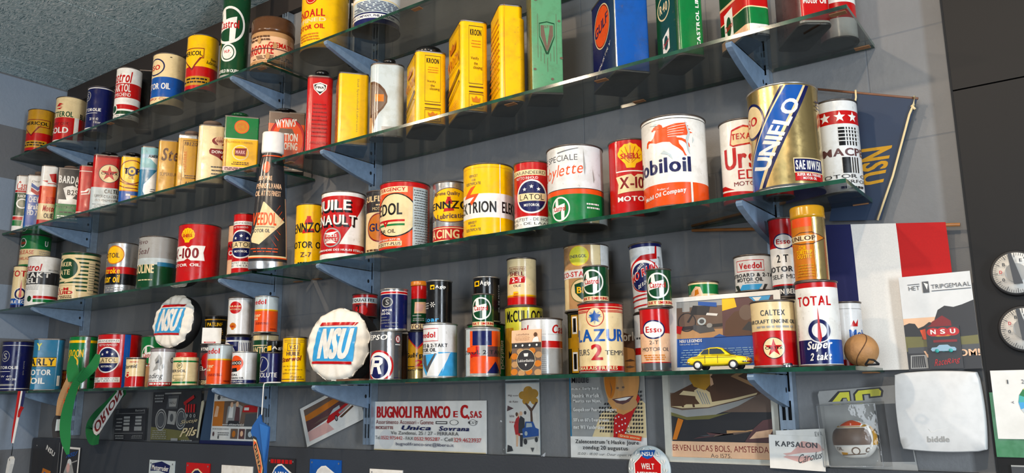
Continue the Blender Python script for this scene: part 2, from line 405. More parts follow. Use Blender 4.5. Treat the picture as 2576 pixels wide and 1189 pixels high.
# metric positions: x, y, z of the base centre, radius, height, facing (degrees)
POS = {
    'a1': (0.1054, -0.1480, 0.8793, 0.0460, 0.1726, 66.6),
    'a2': (0.3083, -0.1384, 0.8793, 0.0496, 0.1762, 65.0),
    'a3': (0.5173, -0.1365, 0.8793, 0.0435, 0.1684, 63.4),
    'a4': (0.7164, -0.1482, 0.8793, 0.0398, 0.1859, 61.8),
    'a5': (0.9399, -0.1380, 0.8793, 0.0500, 0.1767, 59.4),
    'a6': (1.1269, -0.1422, 0.8793, 0.0458, 0.1879, 57.4),
    'a7': (1.2988, -0.1490, 0.8793, 0.0390, 0.3376, 55.3),
    'a8': (1.4395, -0.1205, 0.8793, 0.0595, 0.1571, 52.8),
    'a9': (1.6568, -0.1173, 0.8793, 0.0627, 0.1727, 49.2),
    'a10': (1.8760, -0.1365, 0.8793, 0.0595, 0.1393, 45.5),
    'c1': (0.1250, -0.1695, 0.2988, 0.0265, 0.1541, 66.8),
    'c2': (0.2184, -0.1360, 0.2988, 0.0520, 0.1807, 65.6),
    'c4': (0.4672, -0.1304, 0.2988, 0.0596, 0.1664, 63.7),
    'c5': (0.7676, -0.1487, 0.2988, 0.0453, 0.1629, 61.4),
    'c6': (0.9487, -0.1364, 0.2988, 0.0556, 0.1608, 59.3),
    'c7': (1.1525, -0.1289, 0.2988, 0.0591, 0.1734, 56.8),
    'c8': (1.3034, -0.0991, 0.2988, 0.0309, 0.1603, 54.3),
    'c9': (1.4168, -0.1677, 0.2988, 0.0283, 0.1664, 54.1),
    'c11': (1.6525, -0.1390, 0.2988, 0.0360, 0.1614, 49.8),
    'c12': (1.7729, -0.1353, 0.2988, 0.0547, 0.1719, 47.5),
    'c13': (1.8645, -0.0914, 0.2988, 0.0386, 0.1722, 44.9),
    'c14': (1.9812, -0.1332, 0.2988, 0.0588, 0.1628, 43.3),
    'c15': (2.1068, -0.1145, 0.2988, 0.0405, 0.1498, 40.0),
    'c16': (2.2356, -0.1393, 0.2988, 0.0547, 0.1598, 37.3),
    'c17': (2.3538, -0.1417, 0.2988, 0.0383, 0.1471, 34.2),
    'c18': (2.4547, -0.1352, 0.2988, 0.0568, 0.1593, 31.1),
    'c19': (2.5693, -0.1156, 0.2988, 0.0404, 0.1586, 27.2),
    'c20': (2.6744, -0.1363, 0.2988, 0.0597, 0.1728, 24.0),
    'c21': (2.7925, -0.0988, 0.2988, 0.0392, 0.1576, 19.4),
    'c22': (2.8839, -0.1414, 0.2988, 0.0586, 0.1827, 16.5),
    'c23': (2.9509, -0.0629, 0.2988, 0.0371, 0.1690, 13.2),
    'd1': (0.0795, -0.1355, 0.0070, 0.0495, 0.1784, 66.6),
    'd4': (0.5492, -0.1364, 0.0070, 0.0436, 0.1725, 63.1),
    'd5': (0.7143, -0.1067, 0.0070, 0.0633, 0.1715, 61.1),
    'd6': (0.9437, -0.1776, 0.0070, 0.0274, 0.0877, 60.1),
    'd7': (0.8400, -0.0583, 0.0070, 0.0417, 0.1615, 59.1),
    'd8': (1.0538, -0.1604, 0.0070, 0.0336, 0.1112, 58.6),
    'd9': (1.1704, -0.1600, 0.0070, 0.0340, 0.0938, 57.2),
    'h11': (1.1425, -0.0442, 0.0070, 0.0200, 0.1264, 55.4),
    'd13': (1.1881, -0.0929, 0.0070, 0.0291, 0.1196, 55.7),
    'd14': (1.3347, -0.1640, 0.0070, 0.0320, 0.1083, 55.1),
    'd17': (1.3114, -0.0900, 0.0070, 0.0350, 0.1356, 54.0),
    'd19': (1.4070, -0.0719, 0.0070, 0.0331, 0.1360, 52.3),
    'd18': (1.4407, -0.1626, 0.0070, 0.0314, 0.0849, 53.6),
    'd20': (1.5112, -0.1218, 0.0070, 0.0202, 0.1131, 51.7),
    'd21': (1.5587, -0.1688, 0.0070, 0.0272, 0.0780, 51.9),
    'd22': (1.6378, -0.1606, 0.0070, 0.0294, 0.1131, 50.5),
    'h24': (1.7749, -0.0550, 0.0070, 0.0210, 0.1600, 46.0),
    'd26': (1.9535, -0.1591, 0.0070, 0.0359, 0.1097, 44.4),
    'd26b': (1.9051, -0.0740, 0.0070, 0.0260, 0.1116, 43.7),
    'd29': (2.0005, -0.0994, 0.0070, 0.0256, 0.1114, 42.2),
    'd30': (2.1122, -0.1549, 0.0070, 0.0371, 0.1171, 40.7),
    'd34': (2.1646, -0.0582, 0.0070, 0.0418, 0.1199, 37.5),
    'd33': (2.2315, -0.1562, 0.0070, 0.0358, 0.1016, 37.8),
    'd36': (2.2708, -0.0607, 0.0070, 0.0413, 0.1505, 34.9),
    'd37': (2.3685, -0.1387, 0.0070, 0.0413, 0.1131, 33.7),
    'd42': (2.4281, -0.0610, 0.0070, 0.0390, 0.1271, 30.6),
    'd41': (2.5128, -0.1515, 0.0070, 0.0425, 0.1325, 29.6),
    'd45b': (2.5740, -0.0633, 0.0070, 0.0317, 0.1160, 26.2),
    'd45': (2.6256, -0.1512, 0.0070, 0.0268, 0.1156, 25.9),
    'h46': (2.6796, -0.0544, 0.0070, 0.0256, 0.1250, 22.7),
    'h47': (2.7767, -0.0544, 0.0070, 0.0306, 0.1387, 19.4),
    'h48': (2.8430, -0.0785, 0.0070, 0.0215, 0.1230, 17.3),
    'd50': (2.9196, -0.1575, 0.0070, 0.0325, 0.1366, 15.3),
    'd51': (2.8463, -0.1590, 0.0070, 0.0350, 0.1106, 18.1),
    'd54': (2.9395, -0.0730, 0.0070, 0.0270, 0.1093, 13.7),
    'c3': (0.0654, -0.1047, 0.4528, 0.0503, 0.1275, 66.2),
    'd11': (1.1335, -0.0435, 0.1334, 0.0325, 0.0810, 55.5),
    'd15': (1.3351, -0.1078, 0.1426, 0.0322, 0.1055, 54.0),
    'd16': (1.4524, -0.1095, 0.1430, 0.0305, 0.0990, 52.4),
    'd24': (1.7749, -0.0560, 0.1670, 0.0312, 0.0598, 46.2),
    'd25': (1.9664, -0.1491, 0.1167, 0.0309, 0.0972, 43.9),
    'd27': (2.0106, -0.1103, 0.1184, 0.0197, 0.1137, 42.2),
    'd28': (2.1056, -0.1515, 0.1241, 0.0285, 0.0962, 40.8),
    'd31': (2.1918, -0.0905, 0.1269, 0.0295, 0.0999, 37.5),
    'd32': (2.2328, -0.1573, 0.1086, 0.0227, 0.0715, 37.8),
    'd35': (2.2714, -0.0683, 0.1575, 0.0317, 0.1055, 35.0),
    'd39': (2.4332, -0.0640, 0.1341, 0.0460, 0.1382, 30.5),
    'd40': (2.5070, -0.1560, 0.1395, 0.0240, 0.0722, 29.9),
    'd43': (2.5788, -0.0684, 0.1230, 0.0316, 0.1372, 26.1),
    'd44': (2.6362, -0.1476, 0.1226, 0.0224, 0.0713, 25.5),
    'd46': (2.6908, -0.0724, 0.1320, 0.0276, 0.0417, 22.5),
    'd47': (2.7867, -0.0663, 0.1457, 0.0337, 0.0672, 19.2),
    'd48': (2.8479, -0.0759, 0.1300, 0.0241, 0.1427, 17.1),
    'd49': (2.9139, -0.1531, 0.1436, 0.0269, 0.1261, 15.5),
    'b26': (2.9660, -0.0420, 0.5873, 0.0320, 0.1250, 13.0),
}
# tins: x, y, z, width, depth, height, facing
TPOS = {
    'a4b': (0.6789, -0.0655, 0.8793, 0.0482, 0.0500, 0.2184, 50.0),
    'a9b': (1.6800, -0.0350, 0.8793, 0.0220, 0.0300, 0.2000, 45.0),
    'b1': (0.0587, -0.1675, 0.5873, 0.0485, 0.0300, 0.2175, 60.0),
    'b2': (0.1313, -0.1556, 0.5873, 0.0545, 0.0350, 0.2083, 60.0),
    'b3': (0.2353, -0.1567, 0.5873, 0.0550, 0.0300, 0.2268, 60.0),
    'b4': (0.3631, -0.1436, 0.5873, 0.0777, 0.0350, 0.1963, 60.0),
    'b5': (0.4951, -0.1491, 0.5873, 0.0509, 0.0350, 0.1820, 58.0),
    'b6': (0.6026, -0.1393, 0.5873, 0.0851, 0.0400, 0.2017, 58.0),
    'b7': (0.7684, -0.1460, 0.5873, 0.0585, 0.0350, 0.1661, 56.0),
    'b8': (0.8944, -0.1558, 0.5873, 0.0527, 0.0300, 0.1729, 55.0),
    'b9': (0.9891, -0.1489, 0.5873, 0.0577, 0.0400, 0.1751, 55.0),
    'b10': (1.0979, -0.1513, 0.5873, 0.0567, 0.0400, 0.1707, 54.0),
    'b11': (1.2040, -0.1418, 0.5873, 0.0768, 0.0450, 0.1809, 53.0),
    'b12': (1.3378, -0.1357, 0.5873, 0.0936, 0.0500, 0.1793, 52.0),
    'b13': (1.4894, -0.0968, 0.5873, 0.0984, 0.0420, 0.1719, 50.0),
    'b14': (1.6794, -0.1448, 0.5873, 0.0657, 0.0500, 0.2163, 49.0),
    'b15': (1.7818, -0.1261, 0.5873, 0.0751, 0.1050, 0.1935, 52.0),
    'b16': (1.9230, -0.1410, 0.5873, 0.0825, 0.0500, 0.1891, 46.0),
    'b17': (2.0372, -0.1257, 0.5873, 0.0729, 0.1183, 0.1811, 54.0),
    'b18': (2.1688, -0.1291, 0.5873, 0.0640, 0.1193, 0.2187, 54.0),
    'b19': (2.2848, -0.1350, 0.5873, 0.0532, 0.1003, 0.2245, 49.0),
    'b20': (2.3823, -0.1293, 0.5873, 0.0665, 0.0765, 0.2667, 42.0),
    'b21': (2.5565, -0.1126, 0.5873, 0.0710, 0.1313, 0.1911, 50.0),
    'b22': (2.6949, -0.1290, 0.5873, 0.0553, 0.0948, 0.1656, 52.0),
    'b23': (2.8251, -0.1367, 0.5873, 0.0476, 0.1029, 0.1253, 50.0),
    'b25': (2.9211, -0.1076, 0.5873, 0.0573, 0.1137, 0.1277, 38.0),
    'd2': (0.3244, -0.1412, 0.0070, 0.0936, 0.0500, 0.1751, 56.0),
    'd3': (0.3104, -0.0783, 0.0070, 0.0314, 0.0300, 0.0713, 50.0),
}
CANS = {}
SHELF_GROUP = {'a': 'oil cans on the top shelf', 'b': 'oil tins on the second shelf', 'c': 'oil cans on the third shelf', 'd': 'oil cans on the bottom shelf', 'h': 'oil cans on the bottom shelf'}
def can(k, bands, art, label, cat='oil can', name='oil_can', lid=None, rot=0, tilt=0, rim='R', group=None, fin=''):
    x, y, z, r, h, az = POS[k]
    o = empty(name, (x, y, z), label, cat, group or SHELF_GROUP[k[0]], az+rot)
    if tilt: o.rotation_euler = (0, R(tilt), 0) if False else (Matrix.Rotation(R(tilt), 3, 'Y') @ Matrix.Rotation(R(az+rot), 3, 'Z')).to_euler()
    hb = h; capm = None
    if lid: hb = h-lid[0]
    mb = MB(); z0 = .0028
    round_body(mb, r, hb-z0-(.0028 if not lid else 0), bands, art, z0, fin); mb.build('body', o)
    rm = RIM if rim == 'R' else (RIMB if rim == 'B' else M(rim))
    if not lid:
        t = chime(r, hb, True, rm).build('lid', o)
    else:
        hl, c, kk = lid; mb = MB(); R2 = r*kk
        mb.lathe([(r*.98, hb), (R2, hb), (R2, hb+hl*.25), (R2*.99, hb+hl*.3), (R2*.995, hb+hl*.85), (R2*.96, hb+hl), (0, hb+hl)], M(c), 60)
        mb.build('lid', o)
    chime(r, 0, False, rm).build('bottom_rim', o)
    CANS[k] = o
    return o
# ---------------------------------------------------------------- rectangular tins
def tin_profile(w, d, rc, n=6):
    """rounded rectangle, arc-length breakpoints starting at the middle of the front"""
    rc = min(rc, w/2-.0005, d/2-.0005); pts = [(0.0, -d/2)]
    for (cx_, cy_, a0) in ((w/2-rc, -d/2+rc, -90), (w/2-rc, d/2-rc, 0), (-w/2+rc, d/2-rc, 90), (-w/2+rc, -d/2+rc, 180)):
        for k in range(n+1): a = R(a0+90*k/n); pts.append((cx_+rc*math.cos(a), cy_+rc*math.sin(a)))
    pts.append((0.0, -d/2)); L = [0]
    for i in range(1, len(pts)): L.append(L[-1]+math.dist(pts[i], pts[i-1]))
    return pts, L
def tin(k, bands, art, label, rc=.008, cap=None, cat='oil tin', name='oil_tin', rim='R', top=None, group=None, shoulder=None):
    x, y, z, w, d, h, a = TPOS[k]
    o = empty(name, (x, y, z), label, cat, group or SHELF_GROUP[k[0]], a)
    pts, L = tin_profile(w, d, rc); tot = L[-1]; N = len(pts)-1
    nor = []
    for i in range(N):
        p, q = Vector(pts[i-1] if i else pts[N-1]), Vector(pts[(i+1) % N]); t = (q-p).normalized(); nor.append((t.y, -t.x))
    def mp(u, v, off):
        u %= tot; i = 0
        while i < N-1 and L[i+1] < u: i += 1
        t = (u-L[i])/(L[i+1]-L[i]); j = (i+1) % N
        px = pts[i][0]*(1-t)+pts[i+1][0]*t; py = pts[i][1]*(1-t)+pts[i+1][1]*t
        return (px+off*(nor[i][0]*(1-t)+nor[j][0]*t), py+off*(nor[i][1]*(1-t)+nor[j][1]*t), v+.002)
    H = h-.004; mb = MB(); bands = sorted(bands)
    for i, (v, c) in enumerate(bands):
        z0 = v*H+.002; z1 = (bands[i+1][0] if i+1 < len(bands) else 1)*H+.002
        vs = [(p[0], p[1], zz) for zz in (z0, z1) for p in pts[:N]]
        mb.add(vs, [(q, (q+1) % N, N+(q+1) % N, N+q) for q in range(N)], M(c), True)
    per = 2*(w+d)
    def cx(s, f):
        if f == 'F': return s*w/2
        if f == 'L': return -(w/2+d/2)*tot/per+s*d/2*.98
        return (w/2+d/2)*tot/per+s*d/2*.98
    cuts = [q for q in L[1:-1]]; cuts = cuts+[q-tot for q in cuts]
    apply_art(mb, art_bm(art, cx, H, (-tot/2, tot/2)), mp, cuts); mb.build('body', o)
    rm = RIM if rim == 'R' else RIMB
    def plate(nm, za, zb, m, inset):
        q = MB(); sc_ = [1.012, 1.02, 1.012, inset]; zz = [za, (za+zb)/2, zb, zb]
        vs = [(p[0]*s2, p[1]*s2, z2) for s2, z2 in zip(sc_, zz) for p in pts[:N]]
        fs = [(i*N+c2, i*N+(c2+1) % N, (i+1)*N+(c2+1) % N, (i+1)*N+c2) for i in range(3) for c2 in range(N)]
        if zb < za: fs = [f[::-1] for f in fs]
        last = tuple(3*N+c2 for c2 in range(N)); fs.append(last if zb > za else last[::-1]); q.add(vs, fs, m, False); return q.build(nm, o)
    plate('top', h-.004, h, M(top) if top else rm, .93); plate('bottom_rim', .004, 0, rm, .93)
    if cap:
        cxx, cr, ch, cm = cap; q = MB()
        q.lathe([(cr*.8, h-.002), (cr*.8, h+ch*.25), (cr, h+ch*.25), (cr, h+ch*.9), (cr*.94, h+ch), (0, h+ch)], M(cm), 36, c=(cxx*w/2, 0, 0)); q.build('cap', o)
    CANS[k] = o
    return o
# ---------------------------------------------------------------- flat printed things
def sheet(name, label, cat, tl, wdt, hgt, art, col='Wp', y=-.004, th_=.002, roll=0, fin='p', group=None, lean=0, rz=0, side=None, kind=None):
    """tl: world (x,y,z) of the lower left corner; roll turns it in the plane of the wall"""
    mb = MB(); mb.prism([(0, 0), (wdt, 0), (wdt, hgt), (0, hgt)], -th_/2, th_/2, M(col), M(side) if side else None)
    mp = lambda u, v, off: (u, -th_/2-off, v)
    apply_art(mb, art_bm(art, lambda s, f: s*wdt, hgt, (0, wdt)), mp, fin=fin, smooth=False)
    o = mb.build(name); o.location = tl
    o.rotation_euler = (Matrix.Rotation(R(rz), 3, 'Z') @ Matrix.Rotation(R(lean), 3, 'X') @ Matrix.Rotation(R(-roll), 3, 'Y')).to_euler()
    return tag(o, label, cat, group, kind)
# ---------------------------------------------------------------- the room
def room():
    mb = MB(); mb.box((1.95, .05, -.22), (4.1, .1, 2.86), WALL); tag(mb.build('wall_back'), None, None, kind='structure')
    mb = MB(); mb.box((-.05, -2.0, -.22), (.1, 4.2, 2.86), WALL_L); tag(mb.build('wall_left'), None, None, kind='structure')
    mb = MB(); mb.box((2.5, -2, -1.66), (5.2, 4.2, .04), plain('floor_screed', '6a6660', .6)); tag(mb.build('floor'), None, None, kind='structure')
    mb = MB()
    for i in range(7):
        for j in range(3):
            x0, x1 = max(.001, .163+.6*(i-1)), .157+.6*i
            mb.box(((x0+x1)/2, -.605-1.2*j, 1.2165), (x1-x0, 1.197, .024), CEIL)
    mb.box((2.0, -1.8, 1.236), (4.2, 3.6, .014), DARKHOLE)  # dark backing added above the boards to block light through the gaps
    tag(mb.build('ceiling'), None, None, kind='structure')
    mb = MB(); mb.box((1.57, -.011, 1.1695), (3.11, .020, .069), plain('strip_dark_brown', '2a2320', .6, 20)); tag(mb.build('wall_top_strip_1'), None, None, kind='structure')  # dark brown strip along the top of the back wall
room()
ZS = {1: (.8723, .8793), 2: (.5803, .5873), 3: (.2918, .2988), 4: (0.0, .007)}
# lower dark board on the wall, its top edge is a ledge for the cards
def rrect(x0, x1, z0, z1, r, n=5):
    pts = []
    for cx_, cz, a in ((x1-r, z0+r, -90), (x1-r, z1-r, 0), (x0+r, z1-r, 90), (x0+r, z0+r, 180)):
        for k in range(n+1): t = R(a+90*k/n); pts.append((cx_+r*math.cos(t), cz+r*math.sin(t)))
    return pts
mb = MB(); mb.prism(rrect(.012, 3.115, -1.1, -.160, .012), -.024, -.0005, plain('board_paint', '33373d', .5, 6, .88, .2))
tag(mb.build('display_board'), 'long dark grey board on the wall below the lowest glass shelf', 'board')
# tall dark panel at the right
pn = empty('cabinet_front', (3.131, 0, 0), 'tall dark brown laminate panel covering the wall at the right end', 'panel')
DKP = plain('panel_laminate', '0c0a0a', .55, 5, .9, spec=.3)
for z0, z1 in ((.4665, 1.2), (-1.3, .4640)):
    mb = MB(); mb.box((.55, -.011, (z0+z1)/2), (1.1, .022, z1-z0), DKP); mb.build('panel', pn)
mb = MB(); mb.box((.0015, -.0118, -.05), (.003, .0225, 2.5), DARKHOLE); mb.build('edge_strip', pn)
# slotted uprights
UX = {'A': .3108-.0125, 'B': 1.3787-.0125, 'C': 1.7717-.0125, 'D': 2.8274-.0125}
UL = {'A': 'slotted steel upright nearest the left wall', 'B': 'slotted steel upright left of the join between the glass panes',
      'C': 'slotted steel upright right of the join between the glass panes', 'D': 'slotted steel upright at the right end of the shelves'}
for k, x in UX.items():
    mb = MB(); z0, z1 = -.146, 1.133
    if k == 'D': z0 = -.146
    for dx in (-.011, 0, .011): mb.box((dx, -.0225, (z0+z1)/2), (.0045 if dx else .004, .004, z1-z0), POST)
    for s in (-1, 1): mb.box((s*.0125, -.0125, (z0+z1)/2), (.0018, .023, z1-z0), POST)
    mb.box((0, -.012, (z0+z1)/2), (.021, .002, z1-z0), DARKHOLE)
    zz = z0
    while zz < z1-.002:
        for dx in (-.0055, .0055): mb.box((dx, -.0222, zz+.008), (.0072, .0036, .016), POST)
        zz += .05
    o = mb.build('slotted_upright'); o.location = (x, 0, 0); tag(o, UL[k], 'upright', 'slotted uprights')
# brackets
SN = {1: 'top', 2: 'second', 3: 'third', 4: 'bottom'}
UB = {'A': 'nearest the left wall', 'B': 'just left of the pane join', 'C': 'just right of the pane join', 'D': 'near the right end'}
def bracket(k, s):
    zt = ZS[s][0]-.0012; x = UX[k]; yf = -.203 if k != 'D' else -.198
    poly = [(-.0245, zt), (-.0245, zt-.056), (-.09, zt-.043), (-.15, zt-.027), (yf+.012, zt-.0145), (yf+.003, zt-.010), (yf, zt-.005), (yf+.003, zt)]
    mb = MB(); w = .0055; n = len(poly)
    vs = [(-w, y, z-zt) for y, z in poly]+[(w, y, z-zt) for y, z in poly]
    mb.add(vs, [tuple(range(n)), tuple(range(2*n-1, n-1, -1))]+[((i+1) % n, i, n+i, n+(i+1) % n) for i in range(n)], BRK)
    for sx in (-1, 1):
        mb.lathe([(.0045, -.0004), (0, .0004)], DARKHOLE, 20, False, c=(0, 0, 0), axis='x') if False else None
        c = (sx*(w+.0002), -.036, -.026); m = 18
        vs = [(c[0], c[1]+.0036*math.cos(2*math.pi*i/m), c[2]+.0048*math.sin(2*math.pi*i/m)) for i in range(m)]
        mb.add(vs, [tuple(range(m)) if sx > 0 else tuple(range(m))[::-1]], DARKHOLE)
    o = mb.build('shelf_bracket'); o.location = (x, 0, zt)
    tag(o, 'blue-grey steel bracket under the %s glass shelf, %s' % (SN[s], UB[k]), 'bracket', 'shelf brackets')
for k in 'ABCD':
    for s in (1, 2, 3, 4): bracket(k, s)
# glass panes
CORK = plain('cork', 'a9774e', .8, 90, .7)
def pane(s, x0, x1, pads, side):
    z0, z1 = ZS[s]; mb = MB(); cx = (x0+x1)/2; w = x1-x0; hz = (z1-z0)
    a, b, y0, y1 = -w/2, w/2, -.2, -.0047
    vs = [(a, y0, 0), (b, y0, 0), (b, y1, 0), (a, y1, 0), (a, y0, hz), (b, y0, hz), (b, y1, hz), (a, y1, hz)]
    mb.add(vs, [(3, 2, 1, 0), (4, 5, 6, 7)], GLASS); mb.add(vs, [(0, 1, 5, 4), (1, 2, 6, 5), (2, 3, 7, 6), (3, 0, 4, 7)], EDGE)
    o = mb.build('glass_shelf'); o.location = (cx, 0, z0)
    tag(o, 'long glass shelf pane, %s shelf, %s' % (SN[s], side), 'glass shelf', 'glass shelf panes')
    for px, py in pads:
        q = MB(); q.box((px-cx, py, -.0006), (.026, .013, .0012), CORK); q.build('cork_pad', o)
LS = 'from the left wall to the join'; RS = 'from the join to the right end'
pane(1, .003, 1.503, [(.30, -.185), (1.478, -.181), (.70, -.19)], LS); pane(1, 1.5225, 3.01, [(2.062, -.187), (1.76, -.03)], RS)
pane(2, .003, 1.5065, [(1.45, -.186), (.06, -.188)], LS); pane(2, 1.562, 3.017, [(2.322, -.172), (2.544, -.172), (2.549, -.02), (3.0, -.188), (2.999, -.02), (1.60, -.172)], RS)
pane(3, .003, 1.503, [(1.47, -.02)], LS); pane(3, 1.5235, 2.991, [(2.972, -.02), (1.55, -.02)], RS)
pane(4, .003, 1.5095, [], LS); pane(4, 1.5115, 2.980, [(2.06, -.188), (2.962, -.02)], RS)
# ---------------------------------------------------------------- cans and tins: (from bottom, colour) bands, then the print
def castrol_sign(x, y, r, bg, txt='Castrol', ry=1.25):
    """round sign of ring, slab and script"""
    h = r*ry
    slab = [(-.78*r, -.18*h), (-.10*r, -.36*h), (-.10*r, -.9*h), (.36*r, -.98*h), (.52*r, .62*h), (-.2*r, .40*h), (-.62*r, .82*h), (-.78*r, .55*h)]
    slab = [(-.80*r, -.34*h), (.12*r, -.16*h), (.12*r, -.86*h), (.44*r, -.78*h), (.50*r, .44*h), (-.16*r, .30*h), (-.22*r, .84*h), (-.50*r, .74*h), (-.52*r, .22*h), (-.84*r, .14*h)]
    return [E(x, y, r, h, 'W'), E(x, y, r*.87, h*.87, bg), P(x, y, slab, 'W'), ('TM', txt, x-.02, y+.05*h, 1.3*r, .44*h, 'R', 'b', 'F')]
def esso(x, y, r, w='F'):
    return [E(x, y, r, r*.78, 'N'), E(x, y, r*.88, r*.66, 'W'), TM('Esso', x, y, 1.35*r, .5*r, 'R', 'b')]
def star_sign(x, y, r, word='CALTEX'):
    return [E(x, y, r, r, 'K'), E(x, y, r*.94, r*.94, 'C'), star(x, y, r*.86, 'R', 5, .36), TM(word, x, y, 1.55*r, .26*r, 'K', 'b')]
def latol(v0, v1, y, r, bg='R', x=-.1, name='LATOL'):
    return [E(x, y, r, r*1.04, 'W'), E(x, y, r*.9, r*.94, 'N'), P(x, y, [(-.9*r, -.27*r), (.9*r, -.27*r), (.9*r, .2*r), (-.9*r, .2*r)], 'C'), TM(name, x, y-.03*r, 1.5*r, .34*r, 'K'),
            TM('MOTOROIL', x, y-.52*r, .95*r, .16*r, 'W', 'b'), P(x, y+.6*r, [(p[0]*1, p[1]) for p in _st(.14*r)], 'W'), P(x, y+.44*r, [(p[0]-.42*r, p[1]) for p in _st(.13*r)], 'W'), P(x, y+.44*r, [(p[0]+.42*r, p[1]) for p in _st(.13*r)], 'W')]
def _st(r): return [((r if k % 2 == 0 else r*.42)*math.sin(math.pi*k/5), (r if k % 2 == 0 else r*.42)*math.cos(math.pi*k/5)) for k in range(10)][::-1]
def bell(x, y, s, c='R'):
    return [P(x, y, [(-.42*s, -.1*s), (.42*s, -.1*s), (.34*s, .25*s), (.2*s, .5*s), (.2*s, .72*s), (-.2*s, .72*s), (-.2*s, .5*s), (-.34*s, .25*s)], c),
            P(x, y, [(-.62*s, -1.0*s), (.62*s, -.86*s), (.5*s, -.5*s), (-.52*s, -.6*s)], c)]
def doll(h): return h
# --- top shelf
AMER = lambda x0, x1, w: [B(.0, .045, 'K'), B(.11, .27, 'y', -1.3, .52), X(-1.0, .35, .14, .25, 2, 'K'), PX([(x0, .585), (x1, .585), (x1, .765), (x0, .765)], 'r'), PX([(x0+.04, .60), (x1-.04, .60), (x1-.04, .75), (x0+.04, .75)], w),
    PX([(-1.15, .63), (.05, .63), (-.62, .37)], 'r'), PX([(-1.1, .64), (-.06, .64), (-.62, .405)], w), B(.60, .66, w, -1.1, -.05), T('AMERICOL', x0+.1, x1-.12, .63, .71, 'K', 'b')]
can('a1', [(0, 'R'), (.45, 'y')], AMER(-1.25, .62, 'y'), 'faded yellow and red oil can at the left end of the top shelf')
can('a6', [(0, 'R'), (.44, 'Y')], AMER(-1.35, .08, 'Y')+[T('Super', .5, .85, .56, .62, 'K', 'i'), T('lubricant', .25, .98, .50, .56, 'K', 'i')], 'bright yellow and red oil can left of the tall green can')
can('a2', [(0, 'R'), (.55, 'C')], [B(0, .06, 'W'), B(0, .56, 'W', .30, .58), B(0, 1, 'C', .28, .3), T('BATTEROL', -1.5, .18, .56, .68, 'g', 'b'), T('BLANC', .62, 1.2, .55, .67, 'K', 'b'), T('detroit', -1.1, -.05, .38, .47, 'r'), T('GOLD', -1.2, -.05, .2, .33, 'W', 'b'),
    PX([(-.9, .80), (-.55, .79), (-.75, .82), (-.5, .84), (-.75, .87)], 'R'), PX([(-.9, .75), (-.55, .77), (-.7, .73)], 'R')], 'cream and red oil can under the ceiling corner', rot=0)
can('a3', [(0, 'N'), (.965, 'W'), (.985, 'N')], [T('MOTOROLIE', -1.3, .05, .45, .52, 'W', 'b'), B(.405, .415, 'W', -1, -.2), T('20 W 40', -.7, -.1, .25, .31, 'W'), T('1 liter', -.4, .1, .18, .23, 'W'), B(.05, .09, 'W', -1, -.15), E(-.92, .8, .09, .11, 'E'), E(-.92, .8, .07, .09, 'N'), TM('S', -.92, .8, .07, .12, 'E', 'b')], 'dark blue oil can beside the cream and red can on the top shelf')
can('a4', [(0, 'W'), (.1, 'g'), (.165, 'W'), (.2, 'R'), (.29, 'W'), (.42, 'R'), (.70, 'W')], [T('Castrol', -1.6, .25, .71, .93, 'R', 'bi'), T('2-TAKTOL', -1.5, .18, .53, .68, 'W', 'b'), T('ZELFMISCHEND', -1.3, .2, .44, .51, 'W'), E(-.92, .2, .08, .1, 'W'), E(-.92, .2, .06, .07, 'g'), X(-.9, .4, .02, .09, 2, 'E')], 'white oil can with red bands, left of the cream and blue can')
tin('a4b', [(0, 'K')], [], 'black oil tin half hidden behind the white can with red bands', cap=None)
can('a5', [(0, 'C'), (.15, 'B'), (.54, 'C')], [E(-.82, .74, .2, .17, 'N'), E(-.82, .74, .175, .145, 'C'), T('ESSO', -1.35, -.55, .68, .78, 'R', 'b'), T('MOTOR OIL', -1.6, .12, .30, .42, 'W', 'b'), T('Utility Co', -1.0, -.1, .08, .14, 'R', 'i'), E(.05, .93, .02, .008, 'K')], 'cream and blue oil can between two yellow and red ones')
can('a7', [(0, 'E'), (.035, 'g')], [T('WAKEFIELD IN OLIEN', -1.3, .35, .055, .085, 'W', 'b'), E(-.5, .24, .075, .085, 'W'), E(-.5, .24, .06, .07, 'g'), E(-.5, .24, .052, .06, 'W'), TM('H.P.', -.5, .25, .06, .03, 'R', 'b'), castrol_sign(-.55, .5, .15, 'g', 'Castrol', 1.2)], 'tall green oil can reaching up towards the ceiling')
can('a8', [(0, 'T'), (.2, 'q'), (.86, 'T')], [X(-.9, .9, .03, .14, 2, 't'), T('GARGOYLE', -1.15, .05, .36, .62, 'R', 'b'), T('CLEMATITE', -.2, .95, .56, .70, 'R', 'b'), X(-.9, .9, .21, .33, 3, 't'), X(-1, -.1, .72, .9, 2, 't'), B(.5, .52, 'M', -.95, .9)] + [E(x, y, .05, .09, 'T') for x, y in ((-.6, .75), (.1, .6), (.5, .3), (-.2, .3), (.7, .8))], 'brown paper covered round box with a dark lid on the top shelf', cat='box', name='round_box', lid=(.047, 't', 1.03))
can('a9', [(0, 'y'), (.06, 'Y')], [T('KENDALL', -1.35, .0, .53, .66, 'R', 'b'), T('REFINED', -1.2, .05, .44, .51, 'C', 'b'), T('MOTOR OIL', -1.15, .0, .32, .40, 'R', 'b'), E(-.6, .88, .12, .13, 'R'), E(-.6, .88, .1, .11, 'C'), E(-.6, .88, .09, .1, 'R'), TM('OIL', -.6, .88, .13, .06, 'C', 'b'), X(-1, -.2, .12, .26, 3, 'o')], 'golden yellow oil can cut off by the top of the photo')
tin('a9b', [(0, 'K')], [B(.05, .9, 'W', -.5, .5)], 'narrow black tin with a white stripe behind the golden can')
